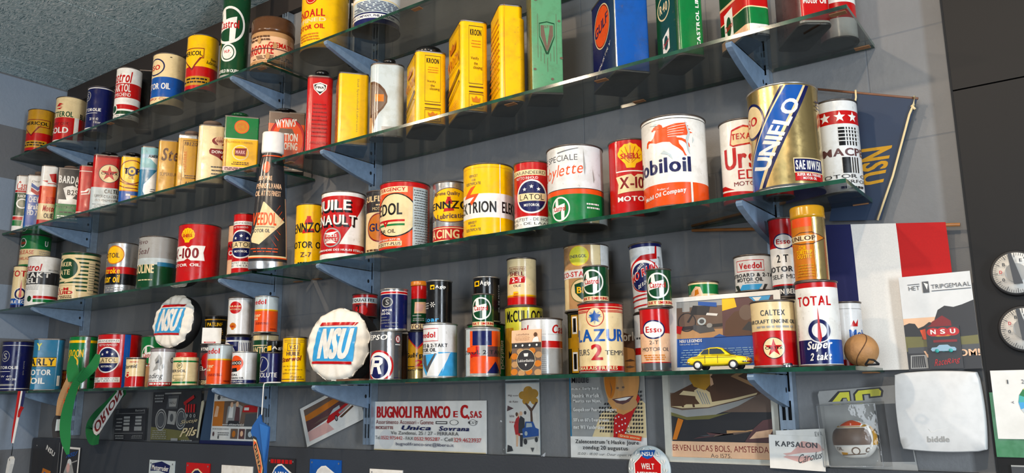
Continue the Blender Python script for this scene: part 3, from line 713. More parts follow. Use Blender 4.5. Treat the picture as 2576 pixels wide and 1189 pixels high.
can('a10', [(0, 'N'), (.1, 'W'), (.19, 'N'), (.22, 'c'), (.46, 'C'), (.49, 'W')], [T('REFINING COMPANY, PHILADELPHIA', -1.1, .75, .115, .17, 'N', 'b'), T('MOTOR OIL', -1, .2, .55, .63, 'N', 'b'), X(-.9, .9, .23, .45, 7, 'N', fill=.35), TM('N', -.5, .5, .05, .06, 'K', 'b')], 'white and navy oil can cut off by the top edge, right of the golden can')
# --- second shelf, left pane
def flatcap(c='K', s=.5, r=.012, h=.012): return (s, r, h, c)
tin('b1', [(0, 'W'), (.10, 'G'), (.20, 'W'), (.205, 'R'), (.265, 'W'), (.28, 'g'), (.69, 'W'), (.70, 'R'), (.735, 'W')], [T('Castrol', -.75, 1.6, .74, .9, 'R', 'bi'), T('RACING', -.5, .95, .61, .66, 'W', 'b'), ring(.15, .5, .09, .02, 'W', 'g'), PX([(.25, .08), (.6, .1), (1, .1), (1, .29), (.45, .29)], 'W')], 'white and green oil tin at the left end of the second shelf', rc=.012)
tin('b2', [(0, 'B'), (.02, 'V'), (.06, 'B'), (.64, 'W')], [T('Chevron', -.4, .95, .87, .91, 'K'), PX([(-.45, .86), (.35, .78), (.95, .86), (.95, .79), (.35, .72), (-.45, .79)], 'B'), PX([(-.45, .77), (.35, .70), (.95, .77), (.95, .70), (.35, .63), (-.45, .70)], 'R'), T('CHEVRON', -.6, 1.6, .5, .61, 'W', 'b'), T('Brake', -.6, .95, .37, .47, 'W', 'b'), T('HD 7', -.6, .55, .26, .35, 'W', 'b'), T('1 LITER', -.6, .2, .05, .08, 'W')], 'blue and white brake fluid tin with a black screw lid', cap=(.45, .019, .014, 'uf'))
tin('b3', [(0, 'R'), (.1, 'C'), (.37, 'O'), (.66, 'W')], [T('Motor', -.4, 1.1, .24, .34, 'R', 'bi'), T('OLIE', -.2, .85, .13, .21, 'K', 'b'), T('2 LITER', -.1, 1, .43, .48, 'R', 'b'), T('SPORT', -.1, 1.1, .37, .42, 'R', 'b'), PX([(.0, .86), (.8, .88), (.95, .72), (.4, .74)], 'R'), PX([(-.75, .745), (-.1, .755), (-.1, .72)], 'R'), B(.70, .712, 'R', -.1, .9), B(.37, .66, 'R', -1.1, -.75)], 'white and orange oil tin between the blue tin and the brown and green tin', rc=.012)
tin('b4', [(0, 'G'), (.33, 'k')], [T('BARDAHL', -.85, 1.35, .72, .86, 'W', 'b'), PX([(.45, .72), (.6, .64), (.7, .7)], 'W'), PX([(-.75, .33), (.95, .33), (.95, .41), (.35, .44), (.8, .55), (.72, .64), (.3, .68), (-.15, .66), (-.45, .62), (-.1, .41), (-.75, .41)], 'W'), T('B2S', -.1, .75, .5, .6, 'K', 'b'), T('TWO-STROKE LUB', -.95, 1.1, .24, .29, 'K'), X(-.7, .9, .15, .2, 1, 'K'), X(-.8, .9, .04, .12, 2, 'W')], 'dark brown and green oil tin with a white figure', cap=(.0, .022, .008, 'uf'), rc=.005)
tin('b5', [(0, 'R'), (.07, 'W'), (.085, 'R'), (.885, 'W'), (.9, 'R')], [PX([(-.55, .46), (.1, .48), (.6, .55), (.3, .56), (-.1, .50), (-.55, .49)], 'W'), PX([(-.5, .42), (.5, .44), (.6, .55), (.5, .55), (.35, .46), (-.5, .44)], 'W')], 'small plain red oil tin with thin white lines', cap=(.35, .013, .014, 'K'), rc=.012)
tin('b6', [(0, 'E'), (.03, 'c'), (.43, 'R'), (.955, 'r')], [star_sign(.25, .68, .165), T('CALTEX', .0, 1.2, .33, .40, 'K', 'b'), T('UPPER CYLINDER LUB', -.65, 1.3, .25, .30, 'K'), T('(BOVENSMEERMIDDEL)', -.6, 1.5, .175, .225, 'K'), X(-.8, .9, .04, .15, 4, 'e', fill=.3)], 'red and grey oil tin with a white star disc', cap=(.1, .026, .009, 'K'), rc=.014)
tin('b7', [(0, 'B'), (.28, 'o'), (.30, 'Y')], [ring(.2, .68, .25, .02, 'r', 'Y'), B(.28, .93, 'Y', -1, -1), T('TOP', -.65, 1.05, .63, .76, 'N', 'b'), E(.2, .695, .09, .1, 'N'), E(.2, .695, .06, .065, 'Y'), E(.2, .695, .025, .03, 'N'), T('OIL', -.1, .5, .53, .59, 'e'), PX([(-1, .48), (-.4, .42), (.9, .40), (.9, .42), (-.4, .44), (-1, .5)], 'r'), PX([(-1, .38), (-.4, .34), (.9, .33), (.9, .35), (-.4, .36), (-1, .4)], 'r'), PX([(.3, .05), (.9, .05), (.9, .2), (.2, .2)], 'y'), X(-.3, .2, .16, .25, 1, 'W')], 'yellow and blue oil tin with a ring and a black cap', cap=(.15, .024, .01, 'K'), rc=.012)
tin('b8', [(0, 'B'), (.02, 'V'), (.56, 'z'), (.86, 'z')], [B(.60, .8, 'W', -.1, 1.2), B(.86, 1, 'i', -1.2, 1.2), PX([(-.6, .78), (.1, .78), (.9, .66), (.9, .60), (-.9, .60), (-.9, .78)], 'i'), T('AMERIC', -.1, 1.4, .79, .85, 'K', 'b'), PX([(1.0, .56), (.1, .37), (-.4, .27), (-.45, .14), (-.1, .04), (1.0, .04)], 'W'), X(.3, .9, .08, .2, 3, 'e')], 'pale blue and teal oil tin with a white curve', rc=.013)
tin('b9', [(0, 'y')], [T('Stella', -.65, 2.2, .62, .86, 't', 'bi'), T('SUPERIEURE', -.7, 1.2, .34, .40, 't')], 'tarnished gold oil tin with brown script', rc=.008)
tin('b10', [(0, 'y'), (.06, 'y'), (.94, 'S')], [box(-.5, 1.0, .04, .90, .012, 't', tx=.04), T('FIREZONE', -.35, 1.4, .80, .87, 't', 'b'), TQ('OLIEFABRIEK', [(-.05, .3), (-.05, .7), (-.35, .7), (-.35, .3)], 'o', 'b'), X(-.2, .9, .18, .26, 2, 't'), T('AMST', -.1, 1.1, .07, .13, 't', 'b'), PX([(-.35, .2), (-.2, .2), (-.3, .45)], 'C')], 'gold oil tin with a silver collar', cap=(.3, .022, .012, 'uf'), rc=.006)
tin('b11', [(0, 'C')], [E(.62, .735, .13, .075, 'r'), pecten(.62, .735, .085, 'q', 'r', True), PX([(-.15, .56), (-.05, .60), (1.4, .60), (1.4, .36), (1.0, .37), (.45, .46), (-.1, .51)], 'r'), T('DONAX', .05, 1.25, .52, .57, 'W', 'b'), T('C', .75, .98, .44, .49, 'W', 'b'), X(0, .95, .08, .32, 4, 'e', fill=.35)], 'cream oil tin with a dark red shield', cap=(-.05, .026, .012, 'uf'), rc=.014)
tin('b12', [(0, 'G'), (.03, 'g'), (.08, 'P'), (.15, 'Y'), (.615, 'C'), (.63, 'g')], [B(.15, .615, 'y', -1, -.8), B(.63, 1, 'G', -.9, .98), ring(.0, .83, .115, .018, 'O', 'y'), E(.0, .83, .08, .08, 'o'), TM('OIL', 0, .83, .1, .05, 'y', 'b'), ring(.0, .39, .13, .018, 'C', 'Y'), PX([(-.33, .34), (.32, .33), (.36, .47), (-.33, .46)], 'r'), TM('MARK', 0, .40, .15, .06, 'P', 'b'), X(-.5, .5, .18, .24, 2, 't'), T('HOLLANDSCHE OLIEHANDEL', -.9, .7, .55, .585, 'y'), X(-.9, .7, .09, .14, 2, 'M')], 'half green and half yellow square tin at the end of the left pane', cap=(-.18, .024, .012, 'g'), rc=.004)
# --- second shelf, right pane
tin('b13', [(0, 'E'), (.04, 'o'), (.12, 'O'), (.80, 'u')], [B(.12, .80, 'O', -1.05, 1.05), E(.05, .52, .292, .40, 'k'), E(.05, .52, .284, .388, 'R'), E(.05, .52, .25, .345, 'O'), PX([(-.5, .62), (.45, .62), (.3, .72), (-.35, .72)], 'u'), TQ("WYNN'S", [(-.55, .72), (.45, .76), (.55, .9), (-.65, .87)], 'W', 'b'), T('FRICTION', -.75, .62, .5, .64, 'W', 'b'), T('PROOFING', -.62, .62, .35, .48, 'W', 'b'), star(.66, .3, .03, 'W'), X(-.6, .3, .13, .22, 2, 'y'), X(-.9, .9, .02, .10, 2, 'e')], 'orange and brown square tin with a big round print, behind the tall black bottle', cap=(-.1, .03, .008, 'K'), rc=.003)
tin('b14', [(0, 'R'), (.97, 'r')], [P(.0, .845, [(-.085, .045), (0, .075), (.085, .045), (.075, -.02), (0, -.095), (-.075, -.02)], 'W'), P(.0, .845, [(-.072, .037), (0, .062), (.072, .037), (.062, -.018), (0, -.078), (-.062, -.018)], 'K'), E(0, .848, .058, .05, 'W'), TM('FINA', 0, .85, .095, .032, 'K', 'b'), X(-.6, .6, .2, .66, 9, 'r', fill=.3), T('APELDOORN', -.7, .7, .12, .15, 'r')], 'plain red tin with a black screw cap and a small shield', cap=(.1, .018, .018, 'K'), rc=.014)
tin('b15', [(0, 'Y')], [TQ('Shell Specialised Lubricants', [(.18, .93), (.18, .18), (.34, .18), (.34, .93)], 'F'), B(.0, 1, 'o', -.9, .9, 'L'), X(-.8, .8, .3, .8, 7, 'R', 'L', .3)], 'yellow tin with lettering running down its side, right of the red tin', rc=.009)
tin('b16', [(0, 'c')], [PX([(-1.2, .76), (-.8, .75), (-.45, .71), (-.15, .64), (.02, .55), (.0, .46), (-.2, .38), (-.5, .30), (-.7, .2), (-.8, .0), (-1.2, .0)], 't'), PX([(-1.2, .72), (-.8, .71), (-.5, .67), (-.25, .61), (-.08, .53), (-.1, .46), (-.3, .39), (-.6, .32), (-1.2, .28)], 'u'), PX([(-.75, .47), (-.2, .47), (-.2, .57), (-.75, .57)], 'o'), PX([(-1.2, .0), (-.85, .0), (-.8, .15), (-.9, .25), (-1.2, .26)], 'T'), B(.0, .13, 'E', -.3, .62)], 'silver grey oval tin with a brown curved patch', cap=(.1, .016, .016, 'K'), rc=.022)
KR = lambda big: [box(-.42, .62, .30, .95, .008, 't', tx=.02), T('KROON', -.32, .5, .84, .91, 'K', 'b'), X(-.25, .45, .70, .8, 3, 'o', fill=.3), T('Verify', -.28, .3, .56, .6, 'K'), T('the', -.05, .22, .51, .545, 'K'), T('closing', -.1, .55, .455, .5, 'K'), B(.26, .272, 't', -.42, .62), B(.205, .217, 't', -.42, .62), box(-.42, .62, .03, .19, .006, 't', tx=.02),
    PX([(-.15, .10), (.35, .10), (.42, .155), (.25, .135), (.1, .17), (-.05, .135), (-.22, .155)], 'o'), T('YELLOW MARK', -.3, .5, .05, .075, 'K'), box(-.9, .9, .52, .96, .008, 't', 'L', .02), PX([(-.5, .75), (.3, .75), (.45, .84), (.1, .80), (-.1, .86), (-.3, .80), (-.6, .84)], 'o', 'L'), T('KROON', -.8, .8, .57, .69, 'o', 'b', 'L'), PX([(-.9, .3), (.9, .42), (.9, .46), (-.9, .34)], 't', 'L'), PX([(-.9, .2), (.9, .32), (.9, .34), (-.9, .22)], 't', 'L'), X(-.7, .6, .05, .16, 4, 'o', 'L', .35)]
tin('b17', [(0, 'Y')], KR(0), 'shortest of the three tall yellow tins, with a wide black cap', cap=(.15, .032, .026, 'K'), rc=.011)
tin('b18', [(0, 'Y')], KR(1), 'middle of the three tall yellow tins, with printed panels', rc=.011)
tin('b19', [(0, 'Y')], [X(-.9, .9, .1, .9, 12, 'o', 'L', .3), B(.0, .86, 'Y', -.6, 1.2), B(0, 1, 'o', -.62, -.60)], 'plain yellow tin without print, left of the weathered green tin', rc=.011)
tin('b20', [(0, 'h')], [B(0, 1, 'h', -1, 1), B(0, 1, 'F', -1, 1, 'L'), PX([(-.5, .60), (0, .615), (.5, .60), (.5, .48), (.08, .33), (-.08, .33), (-.5, .48)], 'g'), PX([(-.46, .59), (0, .605), (.46, .59), (.46, .485), (.0, .345), (-.46, .485)], 'h'), PX([(-.40, .58), (.40, .58), (.40, .49), (.05, .36), (-.05, .36), (-.40, .49)], 'u'), PX([(-.22, .585), (.22, .585), (.0, .40)], 'h'), T('DUTY', -.2, .2, .555, .58, 'u', 'b')] + [B(a, b, 'u', x, x+.02) for x, a, b in ((-.6, .3, .68), (.6, .25, .68), (-.42, .27, .4), (.42, .27, .4), (0, .18, .30), (-.2, .25, .34), (.2, .27, .34))] + [E(x, y, .012, .01, 'u') for x, y in ((-.8, .2), (.8, .62), (-.7, .8), (.3, .12), (.9, .3), (-.3, .9), (.6, .95))], 'weathered pale green square tin with an arrow shield', rc=.003)
tin('b21', [(0, 'B')], [B(0, 1, 'N', -1, 1, 'L'), B(0, 1, 'S', -1.06, -.96), ring(-.1, .66, .235, .012, 'C', 'r', 'L', .255), E(-.1, .66, .21, .228, 'O', 'L'), TQ('GULF', [(-.72, .57), (.42, .65), (.42, .77), (-.72, .69)], 'N', 'b', 'L'), TQ('INDUSTRY', [(-.7, .12), (.6, .36), (.6, .40), (-.7, .16)], 'W', '', 'L')], 'dark blue and bright blue square tin with an orange disc', rc=.004)
tin('b22', [(0, 'G')], [B(0, 1, 'g', -1, 1, 'L'), TQ('CASTROL LIMITED', [(.62, .1), (.62, .95), (.36, .95), (.36, .1)], 'W', 'b'), B(0, 1, 'C', .98, 1.04), ring(-.15, .72, .16, .02, 'C', 'g', 'L'), T('R40', -.5, .2, .66, .78, 'C', 'b', 'L'), PX([(-.35, .10), (.25, .16), (.25, .42), (-.35, .34)], 'W', 'L'), E(-.05, .26, .05, .09, 'g', 'L'), TQ('Castrol', [(-.32, .2), (.22, .26), (.22, .32), (-.32, .26)], 'R', 'b', 'L')], 'bright green tin with a laurel wreath, right of the blue tin', rc=.01)
tin('b23', [(0, 'W'), (.16, 'G'), (.42, 'C'), (.44, 'R'), (.66, 'C'), (.68, 'g')], [B(0, .16, 'q', -1, 1, 'L'), B(.16, .42, 'g', -1, 1, 'L'), B(.66, .7, 'q', -1, 1, 'L'), PX([(-.55, .10), (.05, .14), (.05, .60), (-.55, .56)], 'W', 'L'), E(-.25, .33, .07, .16, 'g', 'L'), TQ('Castrol', [(-.52, .26), (.02, .30), (.02, .40), (-.52, .36)], 'R', 'b', 'L'), T('Super Visco', -.1, .75, .06, .11, 'E', '')], 'white tin with red and green bands', rc=.012)
tin('b25', [(0, 'R')], [B(0, 1, 'M', -1, 1, 'L'), B(0, .05, 'W', -1, 1), T('Motor Oil', -.7, .7, .3, .4, 'W', 'b')], 'red square tin with dark brown side at the right end of the second shelf', rc=.012)
can('b26', [(0, 'W'), (.3, 'R'), (.55, 'W')], [T('OIL', .2, .8, .7, .85, 'K', 'b')], 'white can with a red band at the back of the second shelf, right end')
# --- third shelf
can('c1', [(0, 'N'), (.07, 'B'), (.22, 'C')], [T('TOTAL', -1.2, 1.6, .75, .90, 'R', 'b'), E(.05, .33, .14, .155, 'W'), E(.05, .33, .125, .14, 'N'), E(.05, .33, .085, .095, 'C'), P(.05, .45, [(-.028, -.18), (0, -.22), (.028, -.18), (.012, .08), (0, .24), (-.012, .08)], 'R'), T('HUILE RODEE', -1.3, 1.2, .10, .17, 'W', 'b')], 'slim cream and navy oil can at the left end of the third shelf')
can('c3', [(0, 'g'), (.10, 'C'), (.58, 'G')], [E(-.85, .78, .14, .14, 'W'), E(-.85, .78, .12, .12, 'g'), TM('Castrol', -.85, .78, .2, .1, 'R', 'b'), T('DOELEASE', -1.3, -.1, .42, .54, 'R'), T('VOOR WIELLAGERS', -1.2, -.15, .24, .33, 'R'), X(.2, .9, .3, .54, 4, 'E', fill=.3), T('U', .55, .75, .68, .85, 'W', 'b'), B(0, .1, 'G', -1, 1)], 'green and cream grease tin stacked on the slim cream can', cat='grease tin', name='grease_tin')
can('c2', [(0, 'W'), (.07, 'G'), (.13, 'W'), (.145, 'R'), (.20, 'W'), (.43, 'k'), (.68, 'W')], [B(.07, .13, 'W', -1.1, -.5), B(.145, .2, 'W', -1.1, -.5), E(-.72, .14, .05, .06, 'g'), T('Castrol', -1.7, -.12, .70, .85, 'R', 'bi'), T('BITAKT', -1.5, .4, .57, .67, 'W', 'b'), T('OELI', -1.15, -.3, .45, .56, 'W', 'b'), X(-.95, -.2, .32, .42, 4, 'E', fill=.3), T('20 LITER', .25, .8, .71, .74, 'e')], 'white can with a black band, in front of the grease tin')
QS = [B(.02+.083*i, .055+.083*i, 'g') for i in range(2, 11)]
can('c4', [(0, 'g'), (.05, 'C'), (.955, 'g')], [QS, B(.02, .30, 'C', -1.2, -.2), PX([(-.2, .02), (.0, .02), (-.2, .3)], 'C'), E(-.66, .66, .27, .26, 'C'), E(-.66, .66, .22, .215, 'g'), PX([(-.75, .36), (-.1, .40), (-.35, .44), (-.6, .42)], 'C'), T('QUAKER', -1.35, -.43, .69, .80, 'C', 'b'), T('STATE', -1.25, -.5, .53, .64, 'C', 'b'), T('L-M', -.95, -.5, .20, .26, 'R', 'b'), T('FLUID', -1.15, -.28, .12, .19, 'R', 'b'), X(-.9, -.3, .03, .10, 2, 't'), B(.15, .83, 'C', .4, .72), X(.42, .7, .2, .8, 12, 'e', fill=.25)], 'green and cream striped oil can with a big round letter')
can('c5', [(0, 'S'), (.16, 'K'), (.38, 'R'), (.52, 'S')], [E(-.55, .76, .20, .19, 'o'), E(-.55, .76, .18, .17, 'Y'), T('MOTOIL', -1.1, -.2, .70, .80, 't', 'b'), T('2-stroke', -1.4, -.1, .38, .50, 'Y', 'b'), T('motor oil', -1.6, -.1, .20, .36, 'Y', 'b'), X(-.9, .2, .03, .12, 2, 'E')], 'silver oil can with red and black bands and yellow lettering')
can('c6', [(0, 'g'), (.30, 'V'), (.45, 'c'), (.58, 'E')], [B(.3, .45, 'g', -1.1, 1.1), B(.42, .5, 'V', .0, 1.1), T('Havo', -.98, -.55, .86, .95, 'M', 'i'), T('Seal', -.95, -.45, .66, .78, 'M', 'i'), T('VASOLINE', -1.6, -.15, .28, .46, 'C', 'b'), X(-.95, -.2, .13, .17, 1, 'C')], 'grey can fading to green with pale lettering, left of the red can')
can('c7', [(0, 'R')], [pecten(-.58, .8, .13, 'Y', 'R'), PX([(-1.2, .36), (.28, .36), (.2, .5), (.28, .62), (-.35, .62), (-.5, .58), (-.65, .62), (-1.2, .62)], 'W'), PX([(-.35, .36), (-.5, .4), (-.65, .36)], 'R'), T('X-100', -1.1, .0, .40, .58, 'r', 'b'), T('MOTOR OIL', -1.25, .1, .26, .31, 'W', 'b')], 'bright red oil can with a yellow shell, standing alone on the left pane')
can('c8', [(0, 'q'), (.36, 'R'), (.70, 'q')], [T('LANA', -1.3, .3, .58, .66, 'K', 'b'), T('OL', -.9, -.1, .44, .53, 'W', 'b')], 'cream and red slim can half hidden behind a slim red one')
can('c9', [(0, 'R'), (.08, 'W'), (.19, 'R')], [T('KWALITEIT - DE HOOGSTE', -1.3, 1.2, .145, .18, 'K'), T('PRIJS - DE LAAGSTE', -1.2, 1.2, .095, .13, 'K'), B(.81, .875, 'W', -1.1, .72), T('GEGARANDEERD', -1.1, .65, .825, .86, 'k'), T('NETTO INHOUD', -.9, .35, .755, .785, 'W'), latol(0, 0, .48, .235, x=-.25)], 'slim red can with a navy disc, touching the tall black bottle')
can('c11', [(0, 'Y')], [bell(-.1, .68, .17), TQ('PENNZOIL', [(-1.35, .52), (.95, .54), (.95, .71), (-1.35, .68)], 'K', 'b'), T('MOTOR OIL', -1.35, .95, .27, .38, 'K', 'b'), T('Z-7', -.6, .15, .12, .2, 'M', 'b'), X(-.8, .2, .01, .05, 1, 'K')], 'yellow oil can with a red bell, right of the tall black bottle')
def drop(t, x0, x1, y0, y1): return [T(t, x0+.07, x1+.07, y0-.035, y1-.03, 'K', 'b'), T(t, x0+.035, x1+.035, y0-.018, y1-.015, 'K', 'b'), T(t, x0, x1, y0, y1, 'W', 'b')]
can('c12', [(0, 'W'), (.075, 'R'), (.21, 'W'), (.94, 'W')], [PX([(-1.6, .92), (.95, .92), (.1, .36), (-.15, .21), (-1.1, .21), (-1.6, .5)], 'R'), B(.92, .94, 'R', -1.6, 1.0), PX([(-1.6, .92), (1.0, .92), (1.0, .88), (-1.6, .8)], 'R'), drop('HUILE', -1.15, .32, .72, .88), drop('RENAULT', -1.7, .55, .50, .65), ring(-.5, .31, .145, .02, 'E', 'R'), PX([(-.8, .38), (-.2, .40), (-.5, .34)], 'W'), PX([(-.78, .23), (-.25, .22), (-.5, .28)], 'W'), T('HUILES', -.72, -.26, .315, .36, 'W', 'b'), T('RENAULT', -.75, -.22, .255, .30, 'W', 'b'), T('RECOMMANDEE DES HUILES STELLAR', -1.1, .9, .11, .14, 'W', 'b')], 'red and white can with bold shadowed lettering')
can('c13', [(0, 'C'), (.68, 'k')], [T('GULFLUBE', -1.05, .8, .84, .93, 'C', 'b'), X(-.5, .5, .77, .81, 1, 'C'), T('MOTOR OIL', -.6, .6, .71, .755, 'C'), ring(-.1, .45, .22, .02, 'r', 'o'), TM('GULF', -.1, .45, .36, .12, 'N', 'b'), X(-.9, .6, .03, .14, 2, 't')], 'cream and dark can mostly hidden behind the red detergent oil can')
can('c14', [(0, 'R'), (.02, 'O'), (.93, 'R')], [B(.84, .93, 'C', -1.2, .1), T('DETERGENCY', -1.05, .02, .86, .915, 'R', 'b'), E(-.42, .50, .36, .33, 'K'), E(-.42, .50, .34, .312, 'C'), T('VEEDOL', -1.6, -.1, .50, .68, 'K', 'b'), B(.40, .43, 'R', -1.2, .0), B(.34, .37, 'G', -1.0, .0), T('V', -.85, -.6, .33, .43, 'R', 'b'), T('MOTOR OIL', -1.2, -.35, .235, .29, 'K'), T('S.A.E. 20/20W HEAVY DUTY OIL', -1.2, -.15, .12, .15, 'W', 'b'), B(.04, .11, 'C', -1.2, -.1), T('HEAVY DUTY-PLUS', -1.4, -.14, .05, .095, 'M', 'b'), B(.0, .92, 'c', .3, .88), X(.33, .85, .05, .9, 22, 'e', fill=.32)], 'red detergent oil can with a cream oval and a printed side panel')
can('c15', [(0, 'S'), (.04, 'R'), (.06, 'C'), (.075, 'R'), (.26, 'C'), (.275, 'R'), (.29, 'S')], [T('RACING OIL', -1.3, 1.1, .10, .24, 'C', 'b'), E(.0, .63, .40, .28, 'M'), E(.0, .63, .385, .268, 'Y'), bell(-.1, .66, .14), TQ('PENNZOIL', [(-1.2, .56), (1.0, .58), (1.0, .72), (-1.2, .67)], 'K', 'b'), T('Supreme Quality', -.9, .5, .77, .85, 'M', 'b'), TQ('Safe Lubrication', [(-1.1, .38), (.85, .44), (.85, .52), (-1.1, .47)], 'M', 'b')], 'silver and yellow racing oil can with red base band')
can('c16', [(0, 'Y'), (.24, 'W'), (.58, 'Y'), (.95, 'o'), (.955, 'Y')], [T('ELEKTRION', -1.45, .3, .31, .47, 'K', 'b'), T('ELEKTRION', .52, 2.2, .31, .47, 'K', 'b'), B(0, 1, 'W', .43, .46), PX([(-.68, .68), (-.5, .70), (-.72, .58), (-.38, .58), (-.65, .42), (-.72, .47), (-.55, .54), (-.92, .53)], 'O'), T('VERPACKT', -.75, -.42, .82, .86, 'e'), T('VOOR', -.66, -.5, .765, .8, 'e'), T('ELEKTRIFICATIE', -.85, -.3, .71, .75, 'e'), T('BEREIDT', -.78, -.46, .165, .2, 'e'), T('DOOR', -.7, -.5, .12, .15, 'e'), T('ELEKTRIFICATIE', -.85, -.3, .06, .1, 'e')], 'yellow can with a white band, black lettering and a red lightning flash')
can('c17', [(0, 'R'), (.0, 'W'), (.19, 'R')], [T('KWALITEIT - DE HOOGSTE', -1.2, 1.2, .12, .165, 'k'), T('PRIJS - DE LAAGSTE', -1.2, 1.2, .05, .1, 'k'), B(.80, .885, 'C', -1.2, .72), T('GEGARANDEERD', -1.1, .68, .815, .865, 'k'), T('NETTO INHOUD', -.85, .3, .74, .78, 'W'), latol(0, 0, .48, .245, x=-.06)], 'red can with a navy starred disc, right of the yellow and white can')
can('c18', [(0, 'G'), (.355, 'O'), (.42, 'k'), (.43, 's')], [T('HUILE SPECIALE', -1.8, .1, .80, .88, 'e', ''), TQ('Mobylette', [(-1.5, .50), (.28, .58), (.28, .78), (-1.5, .72)], 'O', 'i'), castrol_sign(-.55, .17, .14, 'G', 'Castrol', 1.15), X(.35, .8, .15, .25, 2, 'W', fill=.4), PX([(-.6, .92), (.15, .965), (.1, .955), (-.6, .91)], 'e'), PX([(.3, .95), (.36, .7), (.33, .6), (.30, .7)], 'E'), PX([(.6, .7), (.66, .55), (.63, .5)], 'E')], 'white and green can with orange script, dented, on the third shelf')
can('c19', [(0, 'R')], [B(.58, .595, 'W', -.65, 1), B(.58, .98, 'W', -.66, -.645), pecten(.05, .785, .165, 'Y', 'R'), PX([(-.6, .30), (1.05, .36), (1.05, .55), (.35, .545), (.2, .51), (.05, .545), (-.65, .52), (-.55, .42)], 'C'), T('X-100', -.5, .85, .36, .51, 'r', 'b'), T('MOTOR OIL', -.6, 1.3, .195, .26, 'W', 'b')], 'red can with a yellow shell, left of the white can with a red winged horse')
HORSE = [(-.285, .035), (-.275, .085), (-.245, .105), (-.205, .095), (-.17, .125), (-.15, .165), (-.135, .20), (-.155, .205), (-.185, .19), (-.195, .205), (-.165, .235), (-.12, .258), (-.09, .262), (-.06, .245), (-.05, .215), (-.01, .225), (.08, .25), (.215, .262), (.20, .235), (.235, .225), (.21, .205), (.26, .185), (.225, .17), (.285, .15), (.23, .135), (.245, .12), (.16, .115), (.09, .10), (.10, .09), (.15, .085), (.205, .06), (.235, .02), (.24, -.02), (.215, -.005), (.19, .03), (.15, .055), (.115, .06), (.12, .02), (.16, -.03), (.185, -.09), (.20, -.115), (.175, -.115), (.155, -.07), (.11, -.03), (.05, .01), (.02, .045), (-.06, .055), (-.14, .05), (-.185, .065), (-.225, .075), (-.25, .065), (-.255, .03), (-.27, .02)]
can('c20', [(0, 'O'), (.245, 'W'), (.965, 'K'), (.973, 'W')], [P(-.17, .655, HORSE, 'O')] + [P(-.17, .655, [(.0, .205-.024*k), (.20-.01*k, .245-.034*k), (.20-.01*k, .240-.034*k), (.0, .200-.024*k)], 'W') for k in range(5)] + [T('Mobiloil', -1.32, .48, .36, .53, 'N', 'b'), TQ('Mobil Oil Company', [(-.9, .06), (.3, .12), (.3, .19), (-.9, .12)], 'W', 'b'), T('Product of', -.55, -.2, .17, .195, 'W'), B(0, .245, 'W', .44, .5), PX([(.35, .95), (.5, .8), (.42, .7), (.47, .55), (.41, .6), (.36, .72), (.43, .8)], 'c'), PX([(-.4, .58), (-.2, .56), (-.05, .50), (-.1, .56), (-.3, .61)], 'c'), PX([(.55, .68), (.6, .72), (.57, .76)], 'c'), PX([(-.7, .92), (-.45, .90), (-.5, .93)], 'c')], 'white and orange can with a red winged horse')
can('c21', [(0, 'R'), (.05, 'W'), (.065, 'R'), (.10, 'W')], [PX([(-1.1, .10), (-1.1, .23), (-.85, .22), (-.3, .13), (.8, .13), (.8, .10)], 'R'), PX([(-1.1, .16), (-.5, .13), (.8, .105), (.8, .12), (-.5, .15), (-1.1, .18)], 'W'), PX([(-.55, .70), (-.45, .88), (.1, .93), (.9, .88), (.9, .72), (.1, .68), (-.4, .67)], 'R'), PX([(-.48, .71), (-.4, .86), (.1, .905), (.85, .86), (.85, .74), (.1, .70), (-.4, .69)], 'C'), T('TEXACO', -.45, .8, .755, .83, 'R', 'b'), T('Ursa', -.8, .9, .40, .66, 'R', 'b'), T('ED', -.25, .55, .27, .38, 'R'), T('MOTOR OIL', -.45, .95, .19, .24, 'r')], 'white and red can half hidden by the big gold can')
can('c22', [(0, 'e'), (.02, 'A')], [PX([(-1.3, .02), (-.62, .02), (.75, .985), (-.02, .985)], 'N'), PX([(-1.25, .02), (-.72, .02), (.66, .985), (.07, .985)], 'C'), PX([(-1.2, .02), (-.80, .02), (.60, .985), (.13, .985)], 'B'), TQ('UNIFLO', [(-.50, .17), (.50, .82), (.14, .87), (-.90, .22)], 'W', 'b'), E(-.86, .70, .16, .18, 'N'), E(-.86, .70, .14, .155, 'C'), T('ESSO', -1.4, -.72, .655, .745, 'R', 'b'), B(.12, .265, 'C', .18, .93), B(.13, .255, 'N', .2, .91), T('SAE 10W/50', .23, .88, .15, .24, 'W', 'b'), B(.045, .12, 'R', .2, .91), T('SUPER MULTIGRADE', .25, .86, .088, .115, 'W', 'b'), T('MOTOR OIL', .4, .75, .055, .08, 'W', 'b'), X(.86, .97, .75, .86, 3, 'N', fill=.4)], 'large gold can with a blue diagonal stripe', rim='B')
can('c23', [(0, 's'), (.74, 'R'), (.885, 's')], [star(-.45, .815, .062, 'W'), star(.2, .815, .062, 'W'), star(.75, .815, .062, 'W'), T('MACPERFORM', -.66, 4.8, .385, .47, 'M', 'b'), B(.5, .7, 'K', .08, .36)] + [B(.5, .7, 'K', .42+.12*i, .47+.12*i) for i in range(4)] + [B(.545+.04*i, .555+.04*i, 's', .05, .95) for i in range(4)] + [B(.2, .37, 'K', .15, .5)] + [B(.2, .37, 'K', .56+.1*i, .60+.1*i) for i in range(3)] + [T('MOTOR OIL', -.9, 1.3, .145, .185, 'k'), T('SUPERIOR PERFORM', -1.6, 1.3, .09, .125, 'k'), X(.0, .9, .02, .07, 1, 'k')], 'pale can with a red star band, behind the gold can')
